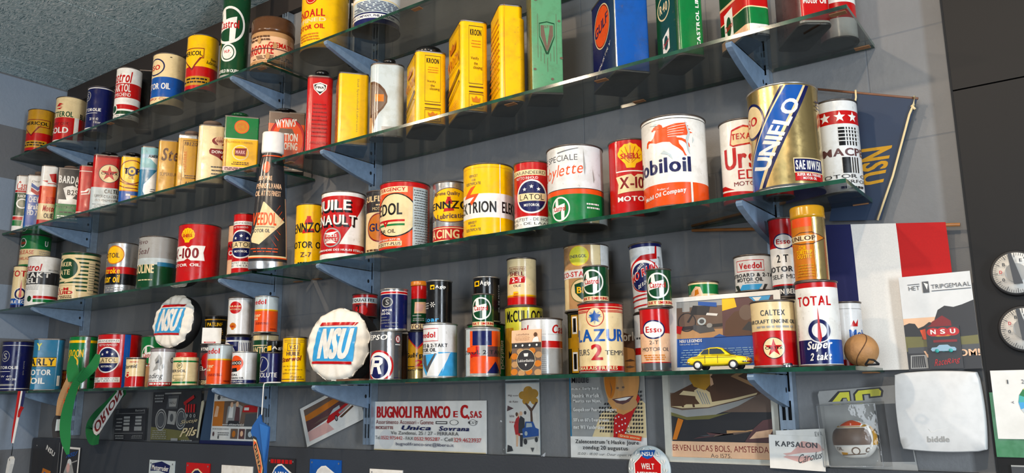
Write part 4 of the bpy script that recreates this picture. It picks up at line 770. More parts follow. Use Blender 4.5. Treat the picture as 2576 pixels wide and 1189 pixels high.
# --- bottom shelf
can('d1', [(0, 'N'), (.035, 'W'), (.05, 'N'), (.92, 'W'), (.93, 'N')], [E(-.75, .70, .10, .115, 'E'), E(-.75, .70, .085, .1, 'N'), TM('S', -.75, .70, .09, .13, 'E', 'b'), T('MOTOROLIE', -1.3, .12, .44, .50, 'W', 'b'), B(.385, .395, 'W', -1, -.35), T('20 W 40', -1, -.25, .27, .31, 'W'), T('HD 20', -.55, .05, .21, .25, 'W', 'b'), B(.10, .135, 'E', -1, -.05), TQ('liter inhoud', [(.42, .32), (.42, .6), (.50, .6), (.50, .32)], 'E')], 'dark blue oil can at the left end of the bottom shelf')
tin('d2', [(0, 'V')], [T('Y', -.75, -.4, .78, .92, 'L', 'b'), B(.46, .64, 'Y', -1.02, .62), box(-1.02, .63, .455, .645, .012, 'K', tx=.02), T('EARLY', -1.5, .52, .48, .62, 'K', 'b'), T('MOTOR', -1.35, .35, .29, .40, 'W', 'b'), T('OIL', -.98, .0, .12, .24, 'W', 'b'), PX([(-1, .1), (-.9, .22), (-1.0, .28)], 'Y'), B(.08, .28, 'W', .75, .95)], 'teal blue oil tin with a yellow name band', rc=.02)
tin('d3', [(0, 'o')], [T('SUPER', -.7, .9, .72, .85, 'R', 'b'), TQ('OTTO', [(-.8, .25), (.9, .45), (.9, .62), (-.8, .42)], 'K', 'b'), X(-.8, .8, .08, .2, 2, 'K')], 'small brown oil tin peeping out behind the teal tin', rc=.003)
can('d4', [(0, 'G'), (.88, 'Y'), (.93, 'G')], [B(0, 1, 'S', .12, .42), B(.88, .93, 'Y', -1.1, .12), B(.18, .42, 'E', -1.0, -.5), T('KROON', -.95, .0, .6, .75, 'Y', 'b'), ring(-.7, .5, .13, .03, 'Y', 'G'), X(.5, .95, .15, .5, 5, 'K')], 'green oil can with a yellow ring, behind the hanging green ribbon')  # upright silver band is a highlight put into the colour
can('d5', [(0, 'R')], [B(0, 1, 'B', .22, .50), B(.10, .195, 'W', -1.2, .14), T('KWALITEIT - DE HOOGSTE', -1.15, .05, .15, .185, 'k'), T('PRIJS - DE LAAGSTE', -1.1, .08, .105, .14, 'k'), B(.84, .91, 'W', -1.1, .0), T('GEGARANDEERD', -1.05, -.03, .855, .895, 'k'), T('NETTO INHOUD', -.9, -.1, .78, .82, 'W'), latol(0, 0, .52, .235, x=-.52)], 'large red oil can with a blue side stripe on the bottom shelf')
can('d6', [(0, 'R'), (.36, 'C'), (.97, 'K')], [TQ('Thermid', [(-1.0, .62), (.1, .66), (.1, .8), (-1.0, .76)], 'K', 'b'), PX([(-.9, .3), (-.85, .5), (-.65, .52), (-.6, .36), (-.3, .36), (-.35, .3)], 'R'), ring(-.75, .4, .08, .025, 'C', 'R'), X(-.7, .2, .84, .9, 1, 'R')], 'small cream and red can in front of the large red one', rim='B')
can('d7', [(0, 'T'), (.52, 'G')], [castrol_sign(-.45, .62, .17, 'G'), T('Castrol', -1.1, .3, .4, .5, 'R', 'i')], 'dark green can at the back, between the large red can and the tyre cover')
can('d8', [(0, 'R'), (.10, 's')], [T('Leading', -1.5, .12, .16, .34, 'K', 'i'), T('PRODUCTS', -1, -.15, .11, .155, 'K'), X(-1, .7, .02, .08, 1, 'W', fill=.7), T('C', .62, .8, .62, .76, 'K'), PX([(-.7, .4), (-.5, .55), (-.6, .7), (-.3, .85), (-.1, .75), (-.05, .6), (-.2, .5), (-.1, .4), (-.3, .45)], 'E'), PX([(-.55, .6), (-.3, .72), (-.25, .62)], 'e'), PX([(.0, .45), (.15, .5), (.1, .6), (-.05, .55)], 'E'), B(.93, .95, 'M', -1, 1), B(.965, .985, 'M', -1, 1)], 'pale grey can with black script, left of the cream jar')
can('d9', [(0, 'C'), (.06, 'G'), (.13, 'C'), (.14, 'y'), (.82, 'G'), (.88, 'C')], [B(.14, .82, 'C', -1.1, 1.1), E(-.48, .70, .11, .115, 'F'), E(-.48, .70, .085, .09, 'C'), TM('BP', -.48, .70, .1, .1, 'g', 'b'), T('BERSOL', -.98, .05, .46, .56, 'e', 'b'), box(-.9, -.05, .24, .36, .01, 'F', tx=.02), X(-.8, -.1, .15, .22, 2, 'F')], 'cream and green jar with a red lid carrying the smaller tyre cover', cat='jar', name='jar', lid=(.014, 'R', .86))
can('h11', [(0, 'F')], [], 'dull olive can hidden under the black and gold one', name='oil_can')
can('d11', [(0, 'F'), (.05, 'K')], [box(-.9, .9, .08, .90, .02, 'Y', tx=.02), T('PATLIN', -.75, .35, .62, .76, 'Y', 'b'), T('F', .4, .55, .62, .76, 'Y'), B(.86, .9, 'y', -1, 1), X(-.8, .6, .2, .5, 4, 'y')], 'black and gold can behind the blank white card')
can('d13', [(0, 'k'), (.14, 'M'), (.80, 'k')], [T("WYNN'S", -.95, .1, .85, .94, 'W', 'b'), T('AUTO', -1.1, .35, .52, .62, 'W', 'b'), T('MEDIC', -1.3, .35, .36, .47, 'W', 'b'), E(-.2, .6, .2, .2, 'R'), E(.1, .3, .15, .14, 'R'), T('NIET GEBRUIKT', -1, .4, .02, .12, 'C', 'b'), E(-.1, .2, .06, .05, 'o')], 'dark red and black additive can behind the orange and white one')
def veedol_or(w='Veedol'): return [T(w, -1.7, -.05, .78, .92, 'R', 'b'), T('Liter', -1.2, -.45, .42, .52, 'C', 'b'), T('oil', -1.1, -.7, .33, .4, 'C', 'b'), X(-.95, .2, .2, .27, 2, 'r'), X(.3, .8, .05, .1, 1, 'r')]
can('d14', [(0, 'O'), (.60, 'o'), (.62, 'Y'), (.65, 'c'), ], veedol_or(), 'orange and white oil can standing in the front row', rim='B')
can('d17', [(0, 'N'), (.9, 'W'), (.93, 'N')], [B(0, .9, 'W', -.02, 1)] + [B(0, .88, 'N', .05+.13*i, .10+.13*i) for i in range(7)] + [E(-.95, .55, .3, .34, 'W'), T('R', -.95, -.6, .5, .75, 'R', 'bi'), PX([(-1.2, .45), (-.5, .5), (-.5, .46), (-1.2, .40)], 'R')], 'navy and white barcode can under the white can with a red disc')
can('d15', [(0, 's')], [E(-.45, .73, .185, .17, 'R'), T('GARAGE', -.95, .05, .74, .79, 'C', 'b'), T('MOTOROL', -.9, .08, .66, .70, 'C', 'b'), pecten(-.55, .21, .10, 'o', 'R'), B(0, 1, 'E', .74, .78), B(.96, .98, 'E', -1, 1)], 'tall white can with a red disc, stacked beside the upper orange can')
can('d19', [(0, 'g'), (.90, 'C')], [T('ATLANTIC', -2.2, .15, .62, .76, 'C', 'b'), B(.9, 1, 'C', -1, 1), T('B', .1, .3, .3, .42, 'C', 'b'), B(.78, .8, 'C', -1, 1)], 'dark green can under the upper orange and white can')
can('d16', [(0, 'O'), (.58, 'o'), (.61, 'Y'), (.635, 'c')], veedol_or(), 'orange and white oil can stacked on the dark green one', rim='B')
can('d18', [(0, 'N'), (.11, 's')], [E(-.72, .64, .28, .26, 'O'), PX([(-1.1, .58), (-.25, .60), (-.25, .73), (-1.1, .71)], 'K'), T('CONOCO', -1.5, -.3, .615, .70, 'W', 'b'), PX([(-1.1, .36), (-.55, .38), (-.6, .50), (-1.1, .48)], 'K'), T('SPECIAL', -1.5, -.5, .24, .31, 'K', 'b'), T('MOTOREN OIL', -1.4, .0, .145, .2, 'K', 'b'), T('ROTTERDAM', -1.2, -.1, .03, .08, 'W')], 'white and navy can beside the front orange and white one', rim='B')
can('d20', [(0, 'K')], [T('Agip', -.4, 1.1, .78, .88, 'W', 'b'), PX([(-.95, .76), (-.45, .78), (-.45, .9), (-.95, .88)], 'Y')], 'small black can behind the blue and yellow ones')
can('d21', [(0, 'N'), (.03, 'B')], [B(.03, 1, 'N', -1.1, 1.1), E(-.8, .62, .26, .27, 'E'), E(-.8, .62, .225, .235, 'N'), PX([(-1.1, .72), (-.95, .6), (-.78, .82), (-.74, .8), (-.95, .48), (-1.15, .62)], 'E'), T('RESOLUTIE', -1.6, .55, .17, .33, 'W', '')], 'small dark blue can beside the yellow oil can')
can('d22', [(0, 'Y')], [box(-.85, .75, .9, .95, .01, 'M', tx=.01), box(-.6, .4, .70, .87, .012, 'M', tx=.03), T('V.S.1', -.45, .25, .735, .83, 'M', 'b'), T('HUILE', -.65, .4, .59, .68, 'M', 'b'), TQ('Sterwol', [(-.95, .44), (.55, .48), (.55, .60), (-.95, .54)], 'r', 'bi'), T('huile de marque', -.9, .3, .33, .37, 't'), T('de premiere', -.75, .65, .25, .29, 't'), T('qualite pour', -.9, .2, .17, .21, 't'), T("d'usure", -.3, .6, .09, .14, 't'), B(.05, .065, 'M', -.95, .8)], 'yellow oil can with brown lettering, left of the larger tyre cover')
can('h24', [(0, 'M')], [], 'maroon can hidden behind the larger tyre cover')
can('d24', [(0, 'r'), (.42, 'O'), (.6, 'E'), (.86, 'R')], [B(0, .58, 'r', -1.1, 1.1), B(.6, .86, 'c', -1.1, 1.1), T('DE QUALITE', -1.3, .75, .64, .80, 'k', 'b'), E(-.3, .25, .3, .26, 'R'), T('T', -.7, -.3, .2, .5, 'K', 'b')], 'red can with a pale lettered band peeping above the larger tyre cover')
can('d26', [(0, 'N'), (.02, 'e')], [B(0, 1, 'S', .05, .5), T('REPSOL', -1.3, .35, .83, .94, 'W', 'bi'), E(-.45, .27, .33, .34, 'R'), E(-.45, .27, .285, .295, 'W'), E(-.52, .25, .24, .245, 'N'), PX([(-.95, .10), (-.82, .10), (-.74, .25), (-.55, .25), (-.45, .10), (-.25, .10), (-.38, .27), (-.2, .33), (-.2, .42), (-.35, .46), (-.82, .46)], 'W'), PX([(-.70, .33), (-.42, .33), (-.4, .39), (-.68, .39)], 'N'), E(.72, .85, .07, .08, 'R'), E(.72, .85, .058, .066, 'W'), TM('R', .72, .85, .06, .08, 'R', 'b'), B(.72, .74, 'W', .55, .85)], 'grey can with a red and navy ring, right of the larger tyre cover', rim='B')
can('d25', [(0, 'S'), (.03, 'N'), (.88, 'W'), (.895, 'R'), (.945, 'W'), (.96, 'S')], [E(-.55, .68, .17, .13, 'E'), E(-.55, .68, .14, .105, 'k'), TM('S', -.5, .68, .10, .14, 'E', 'b'), T('MOTOR', -.85, -.12, .45, .51, 'W', 'b'), T('GAS-OIL', -.9, -.25, .37, .43, 'W', 'b'), B(.30, .31, 'E', -.95, -.5), T('Nationaal', -.95, -.3, .22, .26, 'E'), T('Amsterdam Rotterdam', -.95, .3, .15, .19, 'E'), T('Den Haag', -.6, .3, .06, .1, 'E')], 'navy can with a red rim stripe on the grey can', rim='B')
can('d26b', [(0, 't')], [], 'plain brown can behind the grey can with a red ring')
can('d29', [(0, 'A'), (.2, 'y'), (.85, 'N')], [PX([(-1.1, .98), (-.15, .62), (1.0, .98)], 'R'), PX([(-1.0, .98), (-.15, .66), (.9, .98)], 'N'), T('Gulfpride', -1.05, 1.6, .42, .55, 'K', 'b'), T('2', -.35, .35, .26, .40, 'R', 'b'), B(.25, .265, 'K', -1, -.4), T('GESCHIKT', -1, .7, .17, .22, 'K')], 'slim gold and navy can behind the white and blue one')
can('d27', [(0, 'C'), (.12, 'K'), (.16, 'g'), (.70, 'R')], [T('VOLTIN', -.9, 1.1, .01, .11, 'M', 'b'), PX([(-.6, .36), (.75, .36), (.7, .62), (-.55, .62)], 'q'), PX([(-.5, .4), (.3, .4), (.5, .55), (-.4, .6)], 'P'), B(.3, .32, 'E', -.8, .2), X(-.8, .6, .18, .26, 2, 'E')], 'slim red and black can with a copper coloured lid', lid=(.011, 'o', 1.08))
can('d30', [(0, 's')], [box(-1.2, -.12, .68, .93, .012, 'R', tx=.012), T('Veedol', -1.35, -.28, .75, .86, 'R', 'b'), T('AUTO & 2-TAKT', -1.3, .42, .565, .635, 'k', 'b'), T('MOTOR OIL', -1.25, -.22, .48, .55, 'k', 'b'), X(-.95, -.5, .44, .465, 1, 'E'), PX([(-1.2, .42), (-.1, .44), (-.1, .47), (.95, .47), (.95, .02), (-.1, .02), (-.75, .02)], 'b'), PX([(-.15, .44), (.6, .46), (-.1, .02), (-.75, .02), (-.7, .1)], 's'), PX([(-1.0, .42), (-.8, .42), (-.72, .2), (-.3, .45), (-.2, .45), (-.7, .08)], 'e'), PX([(.95, .46), (.55, .45), (.0, .02), (-.05, .02), (.6, .02), (.95, .02)], 'b')], 'white and light blue can carrying the black can', rim='B')
can('d28', [(0, 'K')], [T('Agip', -.3, .5, .80, .90, 'W', 'b'), PX([(-.68, .80), (-.36, .80), (-.36, .91), (-.68, .91)], 'Y'), PX([(-.62, .83), (-.42, .83), (-.42, .88), (-.62, .87)], 'K'), PX([(-.56, .80), (-.5, .80), (-.5, .84), (-.56, .84)], 'K'), T('Roar', -1.05, -.0, .02, .13, 'b', 'b')] + [P(-.5, .43, [(.012*math.cos(R(a+90))-0, .012*math.sin(R(a+90))), (.07*math.cos(R(a+10)), .07*math.sin(R(a+10))), (.07*math.cos(R(a-10)), .07*math.sin(R(a-10)))], 'W') for a in range(0, 360, 60)] + [X(-1, -.75, .32, .5, 3, 'E')], 'black can with white and blue lettering on the white and blue can', rim='B')
can('d34', [(0, 'G')], [B(0, .82, 'G', .3, 1), TQ('Duckhams', [(.78, .15), (.78, .7), (.95, .7), (.95, .15)], 'W', 'b'), B(.05, .62, 'c', .72, .76), B(.02, .14, 'R', .25, .5), E(.55, .28, .09, .12, 'W')], 'wide green can at the back, under the tall black can')
can('d31', [(0, 'K')], [T('Agip', -.5, .28, .80, .93, 'W', 'b'), PX([(-.9, .80), (-.55, .80), (-.55, .93), (-.9, .92)], 'Y'), PX([(-.82, .83), (-.62, .83), (-.62, .9), (-.82, .9)], 'K'), TQ('OIL DE MOTOR', [(.93, .2), (.93, .85), (.84, .85), (.84, .2)], 'E')], 'black can behind the stacked small green one', rim='B')
can('d33', [(0, 'E'), (.05, 'O'), (.38, 'O'), (.55, 'O'), (.95, 'E')], [B(0, 1, 'c', -1.1, -.75), B(.64, .95, 'N', -.6, .5), B(.38, .62, 'R', -.7, -.2), B(.42, .64, 'E', -.2, .25), B(.40, .62, 'M', .25, 1), T('PETROL 2-TAKT', -1.3, 1.0, .45, .54, 'k', 'b'), B(.05, .40, 'O', -.6, .5), B(.62, .95, 'O', .5, 1), PX([(.2, .05), (.7, .3), (.95, .05)], 'N'), PX([(-.9, .5), (-.4, .5), (-.4, .62), (-.9, .6)], 'O')], 'navy and orange collage printed can under the small green can', rim='B')
def cas_small(): return [castrol_sign(-.2, .56, .36, 'g', 'Castrol', 1.0), T('2-TAKT SMERING', -1.2, .95, .045, .125, 'R', 'b')]
can('d32', [(0, 'g'), (.02, 'C'), (.15, 'g')], cas_small(), 'small green two-stroke can on the orange and navy can')
can('d36', [(0, 'L')], [B(0, .70, 'y', -1.1, -.55), T('McCULLOCH', -.88, .94, .78, .95, 'K', 'b'), T('MOTOR', -.8, .4, .25, .36, 'K', 'b'), T('2 CYCLE', -.5, .5, .5, .6, 'K', 'b'), X(-.7, .6, .06, .2, 2, 'K')], 'lime yellow can with heavy black lettering')
can('d35', [(0, 'R'), (.16, 'o'), (.19, 'Y'), (.215, 'C')], [box(-.85, .28, .72, .82, .008, 'r', tx=.015), T('ZELFMENGENDE', -.8, .24, .745, .795, 'r'), T('SHELL', -.8, .15, .62, .71, 'r', 'b'), PX([(-.85, .45), (.2, .47), (.28, .61), (-.77, .59)], 'R'), T('2-T', -.65, .05, .485, .585, 'W', 'b'), T('OLIE', -.55, -.05, .38, .43, 'M'), PX([(-.6, .2), (-.2, .2), (-.25, .28), (-.55, .28)], 'Y'), X(-.55, -.25, .16, .25, 2, 'R')], 'cream and red can stacked on the lime yellow one')
can('d37', [(0, 'E'), (.46, 'R'), (.60, 's')], [T('Castrol', .5, 2.4, .74, .9, 'R', 'bi'), B(.465, .475, 'W', -1, 1), T('Castrol', -2.2, -.62, .74, .9, 'R', 'bi'), B(.72, .725, 'E', -1, 1), X(-.1, .2, .05, .36, 9, 's', fill=.3), B(.6, 1, 'E', -.02, .0)], 'white, red and grey can behind the coffee bag card')
can('d42', [(0, 'K')], [B(.02, .98, 'y', -.8, -.45), B(.66, .95, 'W', -.75, -.5), B(.69, .92, 'K', -.7, -.55), B(.05, .36, 'W', -.75, -.5), B(.08, .33, 'K', -.7, -.55), B(.42, .6, 'y', -.98, -.4)], 'black and gold can behind the white can with a blue star')
can('d39', [(0, 'E'), (.02, 'C')], [B(.02, 1, 'T', -.8, .2), PX([(-1.0, .98), (-.2, .98), (.1, .85), (.28, .66), (.3, .64), (-1.1, .64)], 'T'), E(-.35, .83, .17, .155, 'Y'), E(-.35, .83, .162, .147, 'L'), T('ENERGOL', -.72, .02, .80, .85, 'e', 'b'), B(.49, .62, 's', -1.1, .3), T('VISCO-STATIC', -1.5, .4, .51, .59, 'R', 'b'), E(-.22, .29, .20, .185, 'F'), E(-.22, .29, .185, .17, 'C'), P(-.22, .29, [(-.12, .1), (0, .13), (.12, .1), (.11, -.03), (0, -.14), (-.11, -.03)], 'g'), TM('BP', -.22, .30, .16, .10, 'Y', 'b'), B(.64, 1, 's', .62, 1)], 'white and tan oil can with a yellow disc, behind the small green can')
can('d41', [(0, 'E'), (.015, 'R'), (.085, 'C'), (.91, 'R')], [B(.865, .878, 'R', -1, 1), B(.885, .897, 'R', -1, 1), B(.94, .95, 'C', -1, 1), E(-.26, .80, .14, .145, 'R'), E(-.26, .80, .128, .133, 'C'), star(-.26, .80, .115, 'E', 8, .5), star(-.26, .80, .10, 'B', 5, .5), T('LAZUR', -.97, .93, .44, .62, 'B', 'b'), T('MOTEURS', -1.6, -.52, .245, .33, 'e', ''), T('2', -.45, .05, .17, .40, 'R', 'b'), T('TEMPS', .15, .92, .24, .31, 'e', ''), T('DESMARAIS FRERES', -1.05, .66, .03, .08, 'C', 'b')], 'cream can with a blue star and red base band')
can('d40', [(0, 'g'), (.02, 'C'), (.15, 'g')], cas_small(), 'small green two-stroke can on the cream can with a blue star', rot=-8)
can('d45b', [(0, 's'), (.3, 'R'), (.42, 's')], [X(-.95, .0, .55, .62, 1, 'e')], 'white and red can at the back, under the leaning white one')
can('d43', [(0, 's'), (.95, 'N')], [PX([(-1.2, .62), (-.3, .82), (.55, .84), (.6, .95), (.7, .95), (.65, .76), (-.1, .74), (-1.2, .5)], 'R'), E(-.25, .52, .26, .25, 'R'), E(-.25, .52, .24, .23, 's'), E(-.25, .50, .22, .21, 'N'), TQ('UNIGOL', [(-.6, .58), (-.15, .68), (-.15, .74), (-.6, .64)], 's', 'b'), TQ('IMO RUN', [(-.95, .40), (.5, .58), (.55, .72), (-.98, .52)], 's', 'b'), TQ('IMO RUN', [(-.93, .41), (.48, .59), (.53, .71), (-.96, .51)], 'R', 'b'), TQ('DE ROOS', [(-.6, .32), (.1, .42), (.1, .48), (-.6, .38)], 's', 'b'), PX([(-1.1, .2), (.2, .24), (.2, .26), (-1.1, .22)], 'R'), PX([(-1.1, .14), (.2, .18), (.2, .20), (-1.1, .16)], 'R'), PX([(-1.1, .05), (.4, .09), (.4, .11), (-1.1, .07)], 'R'), T('20W', .7, .85, .6, .8, 'e')], 'tall white can with a navy rim and red lettering, leaning to the left', tilt=-3.2)
can('d45', [(0, 'N'), (.12, 'R'), (.135, 'q'), (.60, 'R')], [B(0, .12, 'e', -1.1, 1.1), esso(-.1, .66, .2), T('2-T', -.4, .2, .42, .48, 'e', ''), T('MOTOR OIL', -.85, .85, .31, .37, 'e', ''), X(-.8, .6, .16, .26, 3, 'o')], 'red and tan can under the right small green one, beside the white framed card')
can('d44', [(0, 'g'), (.02, 'C'), (.15, 'g')], cas_small(), 'small green two-stroke can on the red and tan can', rot=4)
can('h46', [(0, 'G')], [], 'green can hidden behind the white framed card')
can('d46', [(0, 'C'), (.4, 'G'), (.9, 'C')], [PX([(-.9, .0), (-.2, .0), (-.05, .4), (-.2, .75), (-.5, .8), (-.8, .5)], 'q'), PX([(-.6, .3), (-.3, .4), (-.35, .65), (-.55, .6)], 'o'), B(.05, .4, 'C', -.1, 1)], 'small green tin with an orange figure above the white framed card')
can('h47', [(0, 's')], [], 'white can hidden behind the white framed card')
can('d47', [(0, 's')], [box(-.85, .55, .55, .88, .018, 'R', tx=.02), T('Veedol', -.72, .42, .62, .80, 'R', 'b'), T('OUTBOARD & 2-TAKT', -1.25, 1.0, .38, .49, 'k', 'b'), T('MOTOR OIL', -.85, .45, .25, .36, 'k', 'b'), PX([(-.75, .0), (-.6, .16), (.4, .16), (.2, .0)], 'b'), PX([(-.95, .16), (-.8, .16), (-.7, .0), (-.85, .0)], 'k'), PX([(.5, .16), (.65, .16), (.5, .0), (.38, .0)], 'k'), X(-.5, .2, .2, .23, 1, 'k')], 'white outboard oil can just above the white framed card')
can('h48', [(0, 'C')], [], 'cream can hidden under the tall red and white can')
can('d48', [(0, 'k'), (.13, 'R'), (.15, 's'), (.62, 'R')], [esso(-.02, .70, .135), E(-.02, .44, .19, .1, 'W'), T('2 T', -.55, .25, .43, .53, 'k', 'b'), T('MOTOR OIL', -1.1, 1.1, .31, .38, 'k', 'b'), T('SELF MIXING', -.9, 1.2, .22, .275, 'k', ''), T('MADE IN BELGIUM', -1.4, 1.0, .025, .09, 'W', 'b')], 'tall slim red and white can behind the gold tube')
can('d50', [(0, 'W'), (.012, 'N'), (.30, 'W'), (.935, 'R')], [B(0.012, .30, 'B', .35, 1.0), T('TOTAL', -.88, .62, .71, .83, 'R', 'b'), E(.0, .41, .145, .15, 's'), E(.0, .41, .13, .135, 'N'), E(.0, .41, .085, .09, 's'), P(.0, .44, [(-.025, -.12), (0, -.18), (.025, -.12), (.012, .06), (0, .26), (-.012, .06)], 'R'), TQ('Super', [(-.62, .15), (.52, .17), (.55, .30), (-.6, .28)], 'W', 'bi'), TQ('2 takt', [(-.52, .05), (.45, .06), (.48, .15), (-.5, .14)], 'W', 'bi'), TQ('huile', [(-.92, .35), (-.92, .5), (-.97, .5), (-.97, .35)], 'E')], 'white and blue can with a red needle emblem, under the gold tube')  # brighter blue at the right of the base band is painted-in daylight
can('d49', [(0, 'o')], [B(0, 1, 'A', .25, 1.1), B(.85, .99, 'O', -.9, .2), PX([(-1.2, .64), (-.5, .76), (.2, .76), (.9, .66), (.2, .56), (-.5, .56)], 't'), PX([(-1.15, .645), (-.5, .745), (.2, .745), (.82, .66), (.2, .575), (-.5, .575)], 'o'), B(.61, .71, 'C', -1.1, .45), T('DUNLOP', -1.1, .38, .625, .70, 't', 'b'), T('FOR', -.6, -.2, .47, .54, 'Y'), T('TUBSTRIP', -.75, .12, .41, .47, 'Y', 'b'), T('OUTFIT', -.72, .1, .34, .40, 'Y', 'b'), X(-.8, .2, .05, .26, 5, 'y', fill=.35), B(.03, .97, 't', .25, .275)], 'tall gold and orange tube tin with a domed lid on the white and blue can', lid=(.02, 'y', 1.03))
can('d51', [(0, 'E'), (.02, 'R'), (.545, 'C')], [T('CALTEX', -.55, .55, .78, .87, 'e', 'b'), T('AIRCRAFT ENGINE OIL', -.98, .93, .66, .72, 'e', 'b'), X(-.9, .85, .58, .63, 1, 'E', fill=.6), star_sign(-.05, .28, .165)], 'cream and red can with a star disc, right of the yellow toy car')
can('d54', [(0, 'R'), (.1, 's')], [T('Mobil', .2, 1.3, .44, .57, 'B', 'b'), PX([(.3, .62), (.5, .72), (.6, .66), (.75, .74), (.7, .62)], 'R'), B(.9, .91, 'E', -1, 1)], 'white can at the back, behind the tan ball')

# ---------------------------------------------------------------- tall tapered bottle tin
def bottle():
    x, y, z0 = 1.537, -.178, ZS[3][1]
    o = empty('oil_bottle', (x, y, z0), 'tall tapered black oil tin with a white cap, rising through the gap in the glass', 'oil bottle', None, 52)
    Hb = .318; n = 64; mb = MB()
    # width / depth of the oval along the height
    pr = [(0, .0475, .027), (.006, .049, .028), (.02, .049, .028), (.1, .045, .026), (.2, .038, .022), (.27, .032, .0185), (.3, .028, .017), (.318, .0235, .016)]
    def wd(v):
        for (a, w0, d0), (b, w1, d1) in zip(pr, pr[1:]):
            if v <= b: t = (v-a)/(b-a); return w0+(w1-w0)*t, d0+(d1-d0)*t
        return pr[-1][1:]
    def pt(t, v, off=0): w, d = wd(v); return ((w+off)*math.sin(t), -(d+off)*math.cos(t), v)
    lv = [0, .006, .02]+[.02+.298*i/14 for i in range(1, 15)]
    vs = [pt(2*math.pi*k/n, v) for v in lv for k in range(n)]
    fs = [(i*n+k, i*n+(k+1) % n, (i+1)*n+(k+1) % n, (i+1)*n+k) for i in range(len(lv)-1) for k in range(n)]
    nb = 2*n; mb.add(vs, fs[:nb], M('S'), True); mb.add(vs, fs[nb:], M('k'), True)
    mb.add(vs, [tuple(range(n))[::-1]], BASE)
    def mp(u, v, off): return pt(math.asin(max(-1, min(1, u))), v, off)
    els = [PX([(-.95, .29), (.5, .60), (.87, .455), (-.5, .24), (-.95, .20)], 'C')][:0] + [PX([(-.95, .25), (-.45, .56), (-.38, .56), (.88, .40), (-.5, .20), (-.9, .22)], 'C'), T('VEEDOL', -.99, .40, .36, .47, 'O', 'b'), B(.345, .35, 'e', -.9, .3), T('MOTOR OIL', -.95, .05, .30, .33, 'e', 'b'),
           T('100% PURE', -.9, .05, .745, .785, 'q', 'b'), T('PENNSYLVANIA', -.99, .72, .675, .72, 'q', 'b'), T('OIL AT ITS FINEST', -.99, .66, .61, .655, 'q', 'b'), E(-.42, .86, .85, .05, 'O'),
           X(-.9, .5, .13, .18, 2, 'O', fill=.3), B(.095, .107, 'C', -.98, .93), B(.107, .60, 'C', .90, .93), B(.085, .095, 'O', -.98, .95), B(.09, .60, 'O', .935, .95), B(.955, .965, 'O', -.9, .9)]
    els += [PX([(.3+.12*i, .47-.05*i), (.6+.1*i, .53-.05*i), (.6+.1*i, .537-.05*i)], 'O') for i in range(3)]
    els += [PX([(.1+.12*i, .25+.04*i), (.4+.1*i, .19+.05*i), (.4+.1*i, .183+.05*i)], 'O') for i in range(3)]
    apply_art(mb, art_bm(els, lambda s, f: s, Hb, (-1, 1)), mp, [-1+.0625*i for i in range(33)], [Hb*i/24 for i in range(25)], base=.0003)
    mb.build('body', o)
    q = MB(); q.lathe([(.0235, Hb-.004), (.0285, Hb-.002), (.0292, Hb+.002), (.0285, Hb+.052), (.0265, Hb+.056), (0, Hb+.056)], M('Wd'), 48, sy=.62); q.build('cap', o)
bottle()
# ---------------------------------------------------------------- tyre covers
def tyre_cover(loc, az, lean, rad, thick, label):
    o = empty('tyre_cover', loc, label, 'tyre cover', 'tyre covers')
    o.rotation_euler = (Matrix.Rotation(R(az), 3, 'Z') @ Matrix.Rotation(R(-lean), 3, 'X')).to_euler()
    n = 144; rnd = random.Random(int(rad*1e4)); ph = [rnd.uniform(0, 6.28) for _ in range(4)]
    def edge(t): return 1+.012*math.sin(9*t+ph[0])+.010*math.sin(15*t+ph[1])
    def wr(t, rho): return (.0022*math.sin(11*t+ph[2])+.0016*math.sin(19*t+ph[3]))*max(0, (rho-.45)/.55)
    def fy(u, v):
        rho = math.hypot(u, v)/rad; t = math.atan2(u, v); return -.012*(1-rho**2)-.002+wr(t, rho)-(0 if rho < .9 else -(rho-.9)*.08)
    mb = MB(); rings = [0, .15, .3, .4, .45, .5, .55, .6, .65, .7, .75, .8, .84, .88, .92, .96, 1.0]; vs = []
    for q in rings:
        for k in range(n):
            t = 2*math.pi*k/n; e = 1+(edge(t)-1)*max(0, (q-.6)/.4); u = rad*q*e*math.sin(t); v = rad*q*e*math.cos(t); vs.append((u, fy(u, v), v))
    for k in range(n):
        t = 2*math.pi*k/n; e = edge(t)*.99; vs.append((rad*e*math.sin(t), .005+.002*math.sin(15*t+ph[1]), rad*e*math.cos(t)))
    m = len(rings)+1
    fs = [(i*n+k, i*n+(k+1) % n, (i+1)*n+(k+1) % n, (i+1)*n+k)[::-1] for i in range(m-1) for k in range(n)]
    mb.add(vs, fs, M('wf'), True)
    D = 2*rad
    def mp(u, v, off): v -= rad; return (u, fy(u, v)-off, v)
    s = .5/.5
    els = [PX([(-.36, .28), (.30, .255), (.34, .72), (-.28, .735)], 'b'), PX([(-.37, .24), (.28, .215), (.285, .25), (-.365, .272)], 'R'), PX([(-.27, .755), (.30, .745), (.34, .785), (-.22, .80)], 'R')]
    letters = 'NSU'
    els += [TQ('NSU', [(-.275+d, .30), (.20+d, .285), (.28+d, .705), (-.195+d, .715)], 'W', 'b') for d in (0, .012, .024)]
    cuts = [-rad+rad*i/22 for i in range(45)]
    apply_art(mb, art_bm(els, lambda s_, f: s_*D, D, (-rad, rad)), mp, cuts, [c+rad for c in cuts], fin='', base=.0018)
    mb.build('cover', o)
    q = MB(); q.lathe([(rad*.55, .003), (rad*.9, .003), (rad*.97, .006), (rad*1.0, thick*.3), (rad*1.0, thick*.7), (rad*.97, thick*.94), (rad*.88, thick), (rad*.55, thick)], RUBBER, 72, axis='y'); q.build('tyre', o)
tyre_cover((1.037, -.128, .2015), 10, 8, .081, .043, 'smaller white tyre cover perched above the front row, near the left end')
tyre_cover((1.783, -.153, .0965), 14, 4, .0885, .060, 'larger white tyre cover standing on the bottom shelf beside the yellow can')
